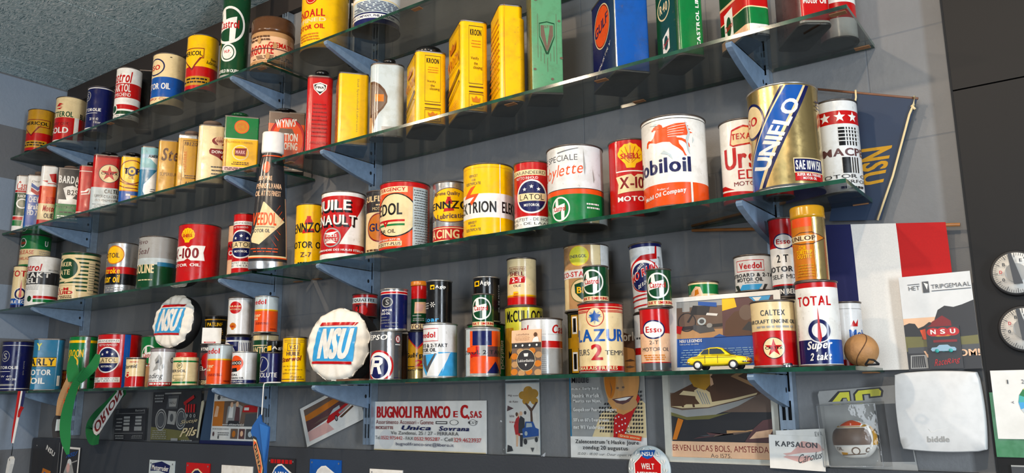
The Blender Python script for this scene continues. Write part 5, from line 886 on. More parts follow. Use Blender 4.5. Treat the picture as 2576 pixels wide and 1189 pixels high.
# ---------------------------------------------------------------- things leaning on the bottom shelf
Z4 = ZS[4][1]
def up(name, label, cat, x, y, w, h, rz, lean, art, col='Wp', th_=.002, group=None, side=None, z=Z4):
    """a card standing on the shelf: x,y of its lower left corner"""
    return sheet(name, label, cat, (x, y, z+.0003), w, h, art, col, th_=th_, rz=rz, lean=-lean, group=group, side=side)
FR = empty('framed_card', (2.638, -.1185, Z4+.0003), 'white framed card with a workshop picture and blue text panel', 'framed picture')
FR.rotation_euler = (Matrix.Rotation(R(2), 3, 'Z') @ Matrix.Rotation(R(-5), 3, 'X')).to_euler()
w, h = .206, .137; mb = MB()
for a, b, c, d in ((0, w, 0, .008), (0, w, h-.008, h), (0, .013, .008, h-.008), (w-.012, w, .008, h-.008)): mb.box(((a+b)/2, 0, (c+d)/2), (b-a, .006, d-c), M('Wd'))
mb.build('frame', FR)
mb = MB(); mb.box((w/2, .001, h/2), (w-.02, .002, h-.012), M('Bp'))
mp = lambda u, v, off: (u, -.0002-off, v)
els = [B(.44, .95, 'u', .06, .49), B(.44, .55, 'T', .06, .49), ring(.16, .66, .13, .014, 'k', 'u'), E(.16, .66, .05, .05, 'u'), B(.86, .95, 'E', .06, .49), PX([(.06, .55), (.49, .58), (.49, .62), (.06, .60)], 'k'), PX([(.19, .76), (.36, .74), (.38, .86), (.22, .88)], 'k'), PX([(.16, .66), (.24, .84), (.25, .82), (.18, .65)], 'k'), PX([(.22, .62), (.40, .58), (.42, .52), (.28, .5), (.22, .55)], 'e'), E(.30, .66, .06, .05, 'c'), E(.30, .66, .035, .03, 'e'), PX([(.34, .74), (.44, .72), (.45, .75), (.35, .77)], 'W'), E(.37, .60, .04, .03, 'E'), PX([(.27, .88), (.44, .84), (.44, .90), (.27, .93)], 'B'), PX([(.12, .80), (.19, .80), (.19, .95), (.12, .95)], 'E'),
       PX([(.06, .52), (.1, .50), (.12, .6), (.06, .62)], 'R'), B(.44, .95, 'M', .49, .94), PX([(.49, .78), (.62, .82), (.60, .95), (.49, .95)], 'Y'), PX([(.5, .46), (.75, .44), (.8, .6), (.70, .78), (.6, .76), (.52, .64)], 't'), E(.70, .74, .09, .1, 'u'), PX([(.66, .52), (.92, .44), (.94, .50), (.72, .62)], 'k'), PX([(.72, .95), (.92, .95), (.88, .82), (.80, .84)], 'b'), PX([(.76, .93), (.84, .93), (.80, .86)], 'W'),
       PX([(.40, .44), (.52, .44), (.46, .48)], 'B'), T('NSU LEGENDS', .09, .30, .385, .425, 'W', 'b'), T('VERGANE GLORIE', .09, .27, .35, .37, 'c', ''), X(.09, .40, .08, .30, 7, 'z', fill=.28), X(.47, .78, .16, .30, 5, 'z', fill=.28)]
apply_art(mb, art_bm(els, lambda s, f: s*w, h, (0, w)), mp, fin='p', smooth=False); mb.build('print', FR)
# coffee bag card
els = [B(0, .60, 'u', 0, 1), B(.60, .71, 'k', 0, 1), [E(x, y, .09, .07, c) for x, y, c in ((.1, .08, 'o'), (.35, .05, 'T'), (.6, .08, 'o'), (.9, .06, 'T'), (.12, .24, 'T'), (.9, .25, 'o'), (.1, .42, 'o'), (.3, .52, 'T'), (.7, .53, 'o'), (.92, .44, 'T'))], E(.5, .33, .24, .24, 'C'), E(.5, .33, .23, .23, 'k'), TM('LekkerBakkie', .5, .32, .40, .06, 'W', ''), P(.5, .44, [(-.06, .04), (.06, .04), (.045, -.03), (-.045, -.03)], 'W'), P(.5, .22, [(-.03, .03), (.03, .03), (0, -.03)], 'W'), [E(x, .655, .025, .025, 'W') for x in (.15, .38, .62, .86)], B(.72, .99, 'q', 0, 1), T('LekkerBakkie', .16, .6, .88, .92, 't', ''), X(.1, .62, .76, .87, 4, 'T', fill=.3), PX([(.72, .72), (.95, .72), (.92, .82), (.85, .84), (.76, .8)], 'W'), E(.83, .88, .045, .05, 't')]
up('coffee_card', 'printed coffee card with bean pattern leaning against the white, red and grey can', 'card', 2.333, -.1955, .068, .089, 3, 3, els, 'qp')
up('blank_card', 'blank white card with a red base line standing on the dark red and black can', 'card', 1.198, -.132, .052, .045, 52, 4, [B(.02, .12, 'R', .12, .72), B(.06, .09, 'W', .2, .65)], 'Wd', z=POS['d13'][2]+POS['d13'][4], th_=.003)
up('carton', 'white carton with red patches at the back of the bottom shelf', 'carton', 2.60, -.016, .15, .145, 0, 0, [B(.84, .90, 'R', .30, .42), B(.84, .92, 'R', .86, .96), B(.93, .94, 'E', 0, 1)], 'sp', th_=.014)
# round tan ball
b = empty('ball', (2.972, -.118, Z4+.0262), 'tan ball with a seam at the right end of the bottom shelf', 'ball')
mb = MB(); prof = [(.0262*math.sin(math.pi*i/24), -.0262*math.cos(math.pi*i/24)) for i in range(25)]; mb.lathe(prof, plain('leather', 'b5834f', .6, 70, .75, .4, 160), 48); mb.build('cover', b)
mb = MB(); pts = [(.0263*math.cos(t)*math.cos(.5*math.sin(t)), .0263*math.cos(t)*math.sin(.5*math.sin(t))-.004*0, .0263*math.sin(t)) for t in [2*math.pi*i/48 for i in range(49)]]
pts = [(p[1], -p[0], p[2]) for p in pts]; mb.tube(pts, .0007, M('tf'), 6); o = mb.build('seam', b); o.rotation_euler = (0, R(8), R(14))
mb = MB(); mb.lathe([(.0085, 0), (.0088, .001), (.0085, .006), (.0075, .0075), (0, .0075)], CHROME, 32); o = mb.build('screw_cap'); o.location = (2.872, -.184, Z4); tag(o, 'tiny silver screw cap lying between the two-tone cans at the shelf edge', 'screw cap')
mb = MB(); mb.tube([(0, 0, .002), (.006, 0, .010), (.013, .001, .009), (.02, .002, .002)], .0016, DARKHOLE); mb.tube([(0, 0, .002), (.01, -.004, .0018), (.02, .002, .002)], .0016, DARKHOLE); o = mb.build('binder_clip'); o.location = (2.983, -.15, Z4+.0002); tag(o, 'small black clip beside the tan ball', 'clip')
mb = MB(); mb.box((0, 0, .0022), (.075, .035, .0044), plain('lath', '6e4a33', .6, 40, .7)); o = mb.build('wooden_slat'); o.location = (1.868, -.178, Z4+.0002); tag(o, 'thin strip of brown wood lying before the larger tyre cover', 'slat')

# ---------------------------------------------------------------- yellow toy coupe
def toy_car():
    o = empty('toy_car', (2.757, -.181, Z4), 'yellow toy coupe parked on the bottom shelf in front of the framed card', 'toy car', None, 3)
    YE = M('jd'); L = .104
    # stations along x: (x, half width, sill z, belt z)
    st = [(-.052, .013, .011, .017), (-.050, .0165, .0095, .020), (-.044, .0185, .008, .0225), (-.030, .0195, .007, .0245), (-.012, .020, .0065, .0245), (.012, .020, .0065, .0242), (.030, .0195, .0068, .0235), (.044, .0182, .0078, .0215), (.050, .0165, .0092, .019), (.052, .013, .0105, .0165)]
    n = 24; vs = []
    for x, hw, z0, z1 in st:
        for k in range(n):
            t = 2*math.pi*k/n; c, s = math.cos(t), math.sin(t); e = .45
            vs.append((x, math.copysign(abs(c)**e, c)*hw, (z0+z1)/2+math.copysign(abs(s)**e, s)*(z1-z0)/2))
    fs = [(i*n+k, (i+1)*n+k, (i+1)*n+(k+1) % n, i*n+(k+1) % n) for i in range(len(st)-1) for k in range(n)]+[tuple(range(n)), tuple((len(st)-1)*n+k for k in range(n))[::-1]]
    mb = MB(); mb.add(vs, fs, YE, True)
    for s in (-1, 1):
        mb.box((.004, s*.0199, .0175), (.0006, .0006, .013), M('td')); mb.box((-.018, s*.0196, .0175), (.0006, .0012, .013), M('td'))
        mb.box((-.002, s*.0203, .0205), (.075, .0006, .0006), CHROME)
    mb.build('body', o)
    # greenhouse: roof and pillars yellow, glazing dark
    gs = [(-.032, .0165, .0245), (-.022, .0150, .0345), (-.012, .0142, .0375), (.002, .0140, .0378), (.010, .0146, .0352), (.024, .0165, .0243)]
    prof = [(x, z) for x, _, z in gs]
    mb = MB(); lo = [(x, hw+.0015, .0240) for x, hw, z in gs]
    vs = []
    for x, hw, z in gs:
        for y, zz in ((-hw-.001, .0240), (-hw, max(.0242, z-.002)), (-hw+.004, z), (hw-.004, z), (hw, max(.0242, z-.002)), (hw+.001, .0240)): vs.append((x, y, zz))
    fs = [(i*6+k, (i+1)*6+k, (i+1)*6+k+1, i*6+k+1) for i in range(len(gs)-1) for k in range(5)]; mb.add(vs, fs, YE, True); mb.build('roof', o)
    WG = steel('toy_window', '39434a', .1, 0)
    for s in (-1, 1):
        for poly in ([(-.0265, .0262), (-.0205, .0335), (-.0125, .0352), (-.0125, .0262)], [(-.0105, .0262), (-.0105, .0354), (.0025, .0356), (.0095, .0335), (.0165, .0262)]):
            q = MB(); vs = [(x, s*(.0158+(.035-z)*.25), z) for x, z in poly]; q.add(vs, [tuple(range(len(poly))) if s < 0 else tuple(range(len(poly)))[::-1]], WG); q.build('window', o)
    q = MB(); q.add([(.0255, -.0135, .0255), (.0255, .0135, .0255), (.0115, .0115, .0352), (.0115, -.0115, .0352)], [(0, 1, 2, 3)], WG); q.build('windscreen', o)
    for x in (-.031, .030):
        for s in (-1, 1):
            q = MB(); q.lathe([(.0001, -.003), (.0065, -.003), (.0078, -.0022), (.0078, .0022), (.0065, .003), (.0001, .003)], RUBBER, 32, axis='y'); t = q.build('wheel', o); t.location = (x, s*.0185, .0079)
            q = MB(); q.lathe([(.0001, -.0008), (.003, -.0007), (.0048, 0), (.005, .0006)], M('sd'), 28, axis='y'); h_ = q.build('hubcap', t); h_.location = (0, s*.0031, 0); h_.rotation_euler = (0, 0, 0 if s < 0 else math.pi)
    for x, nm in ((-.0535, 'bumper'), (.0535, 'bumper')):
        q = MB(); sx = 1 if x > 0 else -1; q.tube([(x-sx*.008, -.0188, .0125), (x-sx*.001, -.0155, .0125), (x, -.008, .0125), (x, .008, .0125), (x-sx*.001, .0155, .0125), (x-sx*.008, .0188, .0125)], .0013, CHROME); q.build(nm, o)
    for s in (-1, 1):
        q = MB(); q.lathe([(.0001, .0015), (.002, .0012), (.0026, 0)], CHROME, 20, axis='x'); t = q.build('headlight', o); t.location = (.0505, s*.0125, .0172)
toy_car()

# ---------------------------------------------------------------- cards and pictures on the wall above the dark board
YW = -.0045
BZ = -.1595
sheet('battery_card', 'black card with a grid of white boxes, leaning left of the motorcycle poster', 'card', (.555, -.012, BZ), .185, .103, [B(.84, .85, 'E', .03, .97), T('Batterij', .66, .96, .88, .96, 'E', 'b'), T('CE', .05, .12, .88, .95, 'E'), [B(y, y+.07, 'E', x, x+.2) for y in (.68, .58, .48) for x in (.3, .68)], B(.30, .43, 'E', .3, .5), B(.30, .43, 'E', .66, .9), X(.05, .26, .3, .74, 4, 'E', fill=.3), B(.22, .23, 'E', .03, .97), X(.05, .35, .04, .18, 2, 'E', fill=.4), X(.6, .95, .05, .18, 3, 'E', fill=.3)], 'kp', roll=1)
def wheel(x, y, r, rx=None):
    k = (rx or r)/r; return [E(x, y, r*k, r, 'E'), E(x, y, (r-.03)*k, r-.03, 'k'), E(x, y, (r-.055)*k, r-.055, 'E'), E(x, y, (r-.075)*k, r-.075, 'e')]
sheet('motorcycle_poster', 'black poster with a grey motorcycle and cream script', 'poster', (.775, -.0125, BZ), .262, .155, [PX([(0, 0), (.85, 0), (.7, .22), (0, .3)], 'F'), B(.0, .04, 'e', 0, 1), wheel(.2, .44, .22, .2), wheel(.62, .46, .21, .18), PX([(.3, .66), (.54, .66), (.56, .92), (.34, .92)], 'e'), PX([(.34, .86), (.52, .86), (.50, .70), (.36, .70)], 'E'), T('NSU', .37, .49, .75, .80, 'k'), PX([(.34, .36), (.50, .34), (.52, .6), (.36, .62)], 'E'), E(.43, .48, .06, .08, 'e'), PX([(.26, .95), (.60, .95), (.60, .98), (.26, .98)], 'E'), X(.04, .24, .78, .96, 3, 'E', fill=.5), PX([(.66, .78), (.86, .92), (.88, .86), (.68, .72)], 'R'), [B(.58, .74, 'R', .70+.055*i, .735+.055*i) for i in range(4)], T('1 9 0 0', .68, .92, .48, .55, 'E', 'b'), TQ('Skutsje', [(.62, .33), (.95, .38), (.97, .47), (.64, .43)], 'C', 'i'), TQ('Pils', [(.62, .10), (.94, .14), (.98, .31), (.66, .27)], 'C', 'bi'), X(.03, .36, .06, .24, 5, 'E', fill=.35), B(.03, .08, 'E', .46, .6), X(.64, .9, .02, .06, 1, 'E')], 'kp', roll=.5)
BL = empty('blue_display_sheet', (1.035, -.009, BZ), 'slate blue sheet holding a photo page of people in a workshop', 'display sheet')
mb = MB(); mb.prism([(0, 0), (.275, 0), (.285, .158), (.03, .158)], -.0015, .0015, plain('slate_card', '39506b', .5)); mb.box((.1375, -.0018, .005), (.27, .002, .010), M('Np')); mb.build('sheet', BL)
mb = MB(); mb.prism([(0, 0), (.212, 0), (.222, .134), (.010, .134)], -.0035, -.002, M('Wp')); wq, hq = .216, .134
mp = lambda u, v, off: (u+.008*v/hq, -.0035-off, v)
apply_art(mb, art_bm([B(.30, .84, 'u', .02, .98), PX([(.02, .3), (.25, .3), (.25, .84), (.02, .84)], 'o'), PX([(.04, .5), (.12, .5), (.14, .72), (.08, .74)], 'q'), PX([(.32, .36), (.62, .36), (.66, .72), (.52, .8), (.34, .72)], 'E'), PX([(.36, .48), (.46, .48), (.46, .72), (.38, .72)], 'W'), E(.42, .76, .05, .06, 'q'), E(.54, .77, .05, .06, 'q'), PX([(.5, .40), (.62, .40), (.6, .7), (.52, .72)], 'M'), PX([(.66, .6), (.98, .6), (.98, .76), (.7, .74)], 'R'), PX([(.7, .64), (.8, .64), (.8, .7), (.7, .7)], 'W'), PX([(.72, .3), (.98, .3), (.98, .58), (.74, .56)], 'e'), PX([(.35, .30), (.64, .30), (.6, .42), (.38, .42)], 'k'), T('www.oldtimerland.nl', .25, .72, .315, .36, 'W', 'b'), E(.12, .92, .05, .05, 'e'), T('met gereedschap', .2, .6, .90, .935, 'e'), X(.03, .4, .22, .26, 1, 'E'), E(.07, .13, .03, .05, 'M'), X(.15, .42, .1, .18, 2, 'e', fill=.35), PX([(.18, .03), (.2, .03), (.2, .1), (.18, .1)], 'k'), B(.04, .25, 'u', .46, .61), E(.53, .14, .06, .07, 'o'), B(.04, .25, 'M', .64, .76), E(.7, .15, .05, .06, 'q'), B(.04, .25, 'e', .79, .98), E(.88, .14, .07, .06, 'c')], lambda s, f: s*wq, hq, (0, wq)), mp, fin='p', smooth=False)
o = mb.build('photo_page', BL); o.location = (.056, 0, .012)
mb = MB(); mb.prism([(0, 0), (.006, 0), (.010, .05), (.016, .105), (.012, .112), (.004, .108), (.002, .05)], -.001, .001, plain('bone', 'cfc6a8', .5)); o = mb.build('letter_opener'); o.location = (1.028, -.016, -.142); o.rotation_euler = (0, R(6), 0); tag(o, 'cream pointed letter opener hanging over the edge of the motorcycle poster', 'letter opener')
els = [B(.10, .92, 'M', .06, .94), PX([(.06, .45), (.94, .45), (.94, .92), (.06, .92)], 'u'), PX([(.06, .60), (.94, .72), (.94, .86), (.06, .76)], 'o'), PX([(.06, .40), (.3, .5), (.55, .48), (.94, .62), (.94, .78), (.7, .7), (.5, .66), (.3, .6), (.06, .62)], 'M'), PX([(.06, .10), (.94, .10), (.94, .58), (.45, .42), (.06, .34)], 'W'), PX([(.06, .10), (.5, .10), (.4, .36), (.06, .34)], 'P'), PX([(.40, .36), (.46, .48), (.62, .52), (.80, .58), (.84, .52), (.82, .46), (.6, .34), (.42, .30)], 'R'), PX([(.47, .48), (.55, .58), (.66, .60), (.66, .52)], 'c'), PX([(.62, .44), (.83, .52), (.83, .47), (.64, .38)], 'E'), E(.57, .33, .055, .075, 'k'), E(.57, .33, .03, .045, 'E'), PX([(.62, .32), (.86, .44), (.88, .40), (.66, .28)], 't')]
sheet('car_postcard', 'tilted postcard of a red car in snow behind the bracket', 'postcard', (1.519, -.007, BZ+.001), .228, .106, els, 'Wp', roll=19.5)
els = [B(.0, .02, 'C', 0, 1), [T('BUGNOLI FRANCO', .02+d, .70+d, .66, .90, 'R', 'b') for d in (0, .003, .006)], T('E', .73, .77, .68, .80, 'R', 'b'), [T('C', .79+d, .85+d, .66, .92, 'R', 'b') for d in (0, .003, .006)], E(.862, .67, .02, .03, 'R'), T('SAS', .875, .97, .67, .80, 'R', 'b'), T('Assortimento Accessori - Gomme', .02, .56, .535, .62, 'r'), box(.58, .68, .545, .60, .014, 'k', tx=.006), ring(.74, .58, .11, .014, 'k', 'W', ry=.05), T('CST', .86, .94, .555, .61, 'k', 'b'), ring(.90, .58, .10, .012, 'k', 'W', ry=.055), T('CST', .87, .93, .555, .60, 'k', 'b'), T('BICICLETTE', .02, .19, .43, .49, 'r', 'b'), T('Unica', .27, .54, .42, .51, 'N', 'bi'), T('Sovrana', .61, .87, .415, .505, 'N', 'bi'), T('Via Zandonai, 25 / 27 - FERRARA', .17, .78, .315, .395, 'k'), T('Tel.', .02, .07, .22, .29, 'k'), T('0532.975442', .075, .28, .22, .29, 'R'), T('- FAX', .29, .38, .22, .285, 'k'), T('0532.905287', .39, .62, .215, .285, 'R'), T('- Cell', .63, .73, .215, .285, 'k'), T('329.4623937', .74, .97, .205, .285, 'R'), T('bugnolifranco-snc@libero.it', .22, .74, .09, .175, 'N')]
els = [[('P', .12, .22, [(.22*math.cos(R(a)), .20*math.sin(R(a))) for a in range(0, 360, 15)], 's', 'F')], els]
sheet('shop_sign', 'white sign with large red and navy lettering under the bottom shelf', 'sign', (1.771, -.0075, BZ+.001), .354, .118, els, 'Wp', th_=.004, roll=0)
# card in crinkled clear wrapping
WR = empty('wrapped_card', (2.168, -.0075, BZ), 'card of a couple beside a blue car in crinkled clear wrapping', 'card')
mb = MB(); wq, hq = .104, .158; mb.box((wq/2+.006, 0, hq/2+.001), (wq-.012, .0016, hq-.004), M('cp'))
mp = lambda u, v, off: (u, -.0008-off, v)
apply_art(mb, art_bm([B(.02, .98, 'W', .08, .94), [E(x, y, r_, r_*.8, 'y') for x, y, r_ in ((.52, .82, .07), (.66, .88, .08), (.8, .84, .08), (.6, .74, .06), (.82, .74, .06), (.72, .80, .08))], PX([(.72, .38), (.78, .38), (.76, .6), (.9, .72), (.86, .73), (.75, .64), (.6, .72), (.58, .7), (.71, .6)], 't'), PX([(.1, .60), (.28, .64), (.12, .68)], 'M'), PX([(.32, .28), (.44, .26), (.46, .40), (.42, .54), (.34, .50), (.28, .40)], 'R'), PX([(.40, .30), (.56, .30), (.56, .50), (.46, .54), (.40, .46)], 'k'), E(.38, .55, .025, .03, 'q'), E(.47, .57, .025, .03, 'q'), E(.36, .56, .02, .028, 't'), E(.58, .58, .02, .025, 'k'), PX([(.34, .12), (.38, .12), (.40, .28), (.34, .28)], 'q'), PX([(.44, .12), (.50, .12), (.52, .28), (.44, .28)], 'k'), PX([(.52, .22), (.92, .26), (.92, .36), (.84, .38), (.78, .46), (.58, .46), (.56, .38), (.50, .36)], 'B'), PX([(.60, .38), (.76, .39), (.74, .44), (.61, .44)], 'c'), PX([(.52, .20), (.92, .24), (.92, .27), (.52, .24)], 'E'), E(.58, .19, .03, .04, 'k'), E(.86, .22, .025, .035, 'k'), E(.60, .30, .025, .03, 'c'), PX([(.1, .04), (.26, .06), (.22, .12), (.12, .14)], 'k'), T('Mijl voor', .14, .42, .80, .83, 'M'), T('de Auto', .17, .40, .72, .75, 'M'), T('liefde', .18, .3, .52, .55, 'M'), T('kwaad', .18, .42, .44, .47, 'R'), P(.76, .08, [(-.03, .03), (.03, .03), (0, -.03)], 'e')], lambda s, f: s*wq+.006, hq, (0, wq)), mp, fin='p', smooth=False); mb.build('print', WR)
mb = MB(); nx, nz = 14, 18; rnd = random.Random(5); W2, H2 = .121, .160; vs = []
for j in range(nz+1):
    for i in range(nx+1):
        e = abs(i/nx-.5)*2; vs.append((-.002+W2*i/nx+rnd.uniform(-.0008, .0008), -.0035-rnd.uniform(0, .0030)*(1.6 if e > .75 else .6), H2*j/nz))
mb.add(vs, [(j*(nx+1)+i, j*(nx+1)+i+1, (j+1)*(nx+1)+i+1, (j+1)*(nx+1)+i) for j in range(nz) for i in range(nx)], CLEAR, False); mb.build('clear_wrapping', WR)
# concert poster with a smiling man
CK = []
rnd = random.Random(3)
for i in range(16):
    for j in range(11):
        x, y = .40+.037*i, .20+.03*j
        lo = .56-.9*abs(x-.70)+.02
        if y < .36+.30*(x-.3) and not (.66 < x < .86 and y > .2 and abs(x-.76) < .02+.28*(y-.15)): CK.append(PX([(x, y), (x+.02, y), (x+.028, y+.017), (x+.006, y+.017)], 'k'))
els = [B(.165, 1, 'E', 0, 1), B(.165, 1, 'e', .0, .5)[:0] if False else B(.165, 1, 'V', 0, .02), PX([(.30, .165), (1, .165), (1, .42), (.9, .48), (.55, .40), (.42, .34)], 'C'), CK, PX([(.60, .165), (.72, .165), (.86, .34), (.96, .46), (.92, .50), (.70, .36), (.62, .32)], 'R'), [E(.64+.04*(i % 5), .2+.05*(i//5)+.01*(i % 3), .006, .006, 'W') for i in range(14)],
       E(.73, .64, .158, .30, 'f'), PX([(.54, .44), (.62, .37), (.74, .335), (.86, .37), (.92, .44), (.8, .5), (.64, .5)], 'f'), E(.585, .62, .05, .16, 'o'), E(.78, .42, .10, .05, 'T'), PX([(.60, .455), (.66, .425), (.74, .415), (.82, .435), (.885, .48), (.80, .475), (.70, .465)], 'M'), PX([(.635, .452), (.70, .442), (.78, .446), (.85, .471), (.78, .468), (.70, .46)], 'W'),
       PX([(.655, .535), (.70, .515), (.76, .52), (.775, .545), (.745, .60), (.735, .70), (.695, .70), (.69, .60)], 'T'), E(.68, .54, .012, .008, 'u'), E(.752, .545, .012, .008, 'u'), PX([(.52, .685), (.57, .675), (.63, .69), (.57, .695)], 'u'), PX([(.79, .70), (.85, .69), (.91, .70), (.85, .71)], 'u'), PX([(.51, .73), (.57, .745), (.64, .735), (.57, .728)], 't'), PX([(.78, .745), (.86, .76), (.92, .745), (.86, .742)], 't'), PX([(.58, .60), (.60, .53), (.585, .47), (.61, .53)], 'u'), PX([(.49, .80), (.5, .93), (.7, .99), (.93, .93), (.97, .78), (.9, .84), (.7, .87), (.55, .84)], 't'),
       T('Middle', .06, .30, .585, .635, 'k', 'b'), T('of the World', .3, .97, .90, .97, 'W', 'b'), T('m.m.v. Early Bird:', .06, .44, .525, .55, 'W', 'b'), T('Hendrik Warfolk', .07, .44, .47, .50, 'W', 'b'), T('Maurits van Nijen,', .08, .46, .425, .455, 'W', 'b'), T('Gospelkoor Paartree Singers', .08, .66, .355, .39, 'W', 'b'), T("50's en 60's Evergreens", .08, .56, .275, .31, 'W', 'b'), T('met Wil Vanderslout', .08, .5, .225, .255, 'W', 'b'), PX([(.66, .165), (.96, .14), (.97, .175), (.67, .20)], 'R'), PX([(.665, .167), (.955, .144), (.962, .172), (.672, .196)], 'O'), TQ('Gratis entree', [(.69, .172), (.94, .153), (.945, .17), (.70, .19)], 'C', 'b'),
       T("Zalencentrum 't Haske Joure", .10, .93, .105, .145, 'k', 'b'), T('zondag 20 augustus', .20, .79, .06, .10, 'k', 'b'), T('15.00 - 18.00 uur. Deur open: 14.30', .13, .9, .02, .045, 'e', 'i')]
sheet('concert_poster', 'grey concert poster with a smiling man in a checked jacket and red scarf', 'poster', (2.349, -.0062, BZ), .178, .262, els, 'Wp', th_=.0012)
# framed print of a man in a rowing boat
PF = empty('framed_print', (2.571, -.0075, -.163), 'cream framed print of a rowing boat on dark water', 'framed picture')
wq, hq = .226, .186; mb = MB(); fw = .0125
FRM = plain('frame_cream', 'cfccbe', .4, 30, .85)
for a, b, c, d in ((0, wq, 0, fw), (0, wq, hq-fw, hq), (0, fw, fw, hq-fw), (wq-fw, wq, fw, hq-fw)): mb.box(((a+b)/2, -.003, (c+d)/2), (b-a, .012, d-c), FRM)
mb.build('frame', PF)
mb = MB(); mb.box((wq/2, 0, hq/2), (wq-.02, .003, hq-.02), M('qp')); mp = lambda u, v, off: (u, -.0015-off, v)
apply_art(mb, art_bm([B(.225, .96, 'u', .055, .945), B(.225, .52, 'k', .055, .945), B(.72, .96, 'E', .055, .945), PX([(.055, .70), (.36, .86), (.60, .93), (.70, .93), (.80, .86), (.90, .72), (.70, .62), (.30, .57), (.15, .56), (.055, .56)], 't'), PX([(.055, .58), (.16, .56), (.40, .57), (.66, .64), (.82, .69), (.83, .71), (.6, .65), (.3, .60), (.2, .60), (.17, .58)], 'C'), PX([(.055, .50), (.2, .46), (.40, .47), (.66, .58), (.82, .68), (.66, .63), (.40, .56), (.16, .54), (.055, .57)], 'E'), PX([(.055, .485), (.2, .44), (.4, .45), (.6, .52), (.5, .50), (.2, .47), (.055, .52)], 'F'), [PX([(x, .57), (x+.02, .57), (x+.0, .74), (x-.02, .74)], 't') for x in (.16, .26)], PX([(.14, .70), (.30, .68), (.32, .72), (.18, .74)], 'C'), PX([(.29, .66), (.34, .58), (.44, .60), (.42, .72), (.34, .78), (.28, .74)], 'C'), [PX([(.30+.025*i, .74-.01*i), (.31+.025*i, .74-.01*i), (.36+.02*i, .60), (.35+.02*i, .60)], 'E') for i in range(4)], PX([(.24, .86), (.28, .78), (.38, .74), (.43, .80), (.44, .92), (.36, .96), (.26, .93)], 'y'), PX([(.43, .78), (.46, .80), (.45, .86), (.43, .88)], 'q'), PX([(.5, .94), (.56, .94), (.92, .74), (.92, .70)], 'T'), [PX([(.25+.06*i, .25+.025*(i % 3)+.008*i), (.45+.05*i, .28+.02*(i % 2)+.008*i), (.5+.05*i, .29+.008*i), (.3+.05*i, .27+.008*i)], c) for i, c in enumerate('MeMuMTuT')], PX([(.70, .23), (.945, .23), (.945, .46), (.86, .44), (.78, .36)], 'M'), PX([(.74, .26), (.9, .28), (.945, .36), (.8, .33)], 'q'), PX([(.06, .24), (.10, .24), (.17, .44), (.12, .46)], 'o'), B(.06, .225, 'q', .055, .945), T('ERVEN LUCAS BOLS, AMSTERDAM', .06, .935, .12, .19, 'r'), T('Ao 1575.', .40, .58, .07, .11, 'u')], lambda s, f: s*wq, hq, (0, wq)), mp, fin='p', smooth=False); mb.build('print', PF)
for i, (nm, lab, x, z, wq, hq, roll, yy, art) in enumerate((
    ('business_card', 'grey-white salon card lying behind the other salon card', 2.797, -.1600, .085, .062, 3, -.0275, [T('EVA', .8, .95, .8, .92, 'e')]),
    ('business_card', 'white salon card with grey lettering and pale pink sweep', 2.780, -.1630, .096, .058, -1.5, -.030, [PX([(.25, .45), (.5, .30), (.8, .5), (1.0, .62), (.9, .80), (.6, .85), (.5, .65), (.4, .50)], 'P'), PX([(.25, .35), (.6, .2), (.8, .35), (.5, .55)], 'P'), PX([(.3, .4), (.6, .5), (.9, .55), (.98, .58), (.6, .40)], 'W'), T('KAPSALON', .12, .88, .66, .82, 'e', 'b'), TQ('Carolus', [(.52, .18), (.95, .38), (.97, .60), (.54, .44)], 'e', 'i')]))):
    sheet(nm, lab, 'card', (x, yy, z), wq, hq, art, 'Wp', roll=roll, th_=.001)
# ---------------------------------------------------------------- right end of the wall
# helmet in a clear pack
HP = empty('helmet_pack', (2.872, -.0075, -.166), 'miniature racing helmet in a clear plastic pack', 'toy pack')
HP.rotation_euler = (0, R(-2.2), 0)
mb = MB(); mb.prism([(.006, 0), (.146, -.004), (.138, .140), (.003, .136), (0, .130)], -.0012, 0, M('Ed')); mp = lambda u, v, off: (u, -.0012-off, v)
apply_art(mb, art_bm([PX([(.11, .80), (.24, .92), (.38, .92), (.38, .80), (.33, .80), (.33, .83), (.29, .83), (.28, .80), (.25, .80)][::1], 'k'), PX([(.16, .80), (.26, .905), (.365, .905), (.365, .80), (.34, .80), (.33, .84), (.28, .84), (.25, .80)], 'L'), PX([(.41, .80), (.41, .88), (.46, .93), (.72, .94), (.75, .90), (.73, .83), (.58, .82), (.58, .86), (.53, .86), (.53, .80)], 'k'), PX([(.43, .80), (.43, .87), (.475, .915), (.70, .925), (.725, .895), (.71, .845), (.60, .84), (.60, .875), (.51, .87), (.51, .80)], 'L'), PX([(.62, .1), (.98, .1), (.95, .75), (.62, .75)], 'e')], lambda s, f: s*.146, .146, (0, .146)), mp, fin='d', smooth=False); mb.build('backing_card', HP)
mb = MB(); x0, x1, z0, z1, yd = .008, .108, .008, .114, -.055; rnd = random.Random(8)
def grid(f, m, nx=7, nz=7):
    vs = [f(i/nx, j/nz) for j in range(nz+1) for i in range(nx+1)]; mb.add(vs, [(j*(nx+1)+i, j*(nx+1)+i+1, (j+1)*(nx+1)+i+1, (j+1)*(nx+1)+i) for j in range(nz) for i in range(nx)], m, True)
grid(lambda a, b: (x0+.003+(x1-x0-.006)*a, yd+.002*math.sin(5*a+3*b), z0+.003+(z1-z0-.006)*b), CLEAR)
for s, xx in ((0, x0), (1, x1)): grid(lambda a, b: (xx+(.003 if s == 0 else -.003)*(1-a), yd+(-.0013-yd)*a, z0+(z1-z0)*b), CLEAR)
for s, zz in ((0, z0), (1, z1)): grid(lambda a, b: (x0+(x1-x0)*a, yd+(-.0013-yd)*b, zz+(.003 if s == 0 else -.003)*(1-b)), CLEAR)
mb.build('clear_bubble', HP)
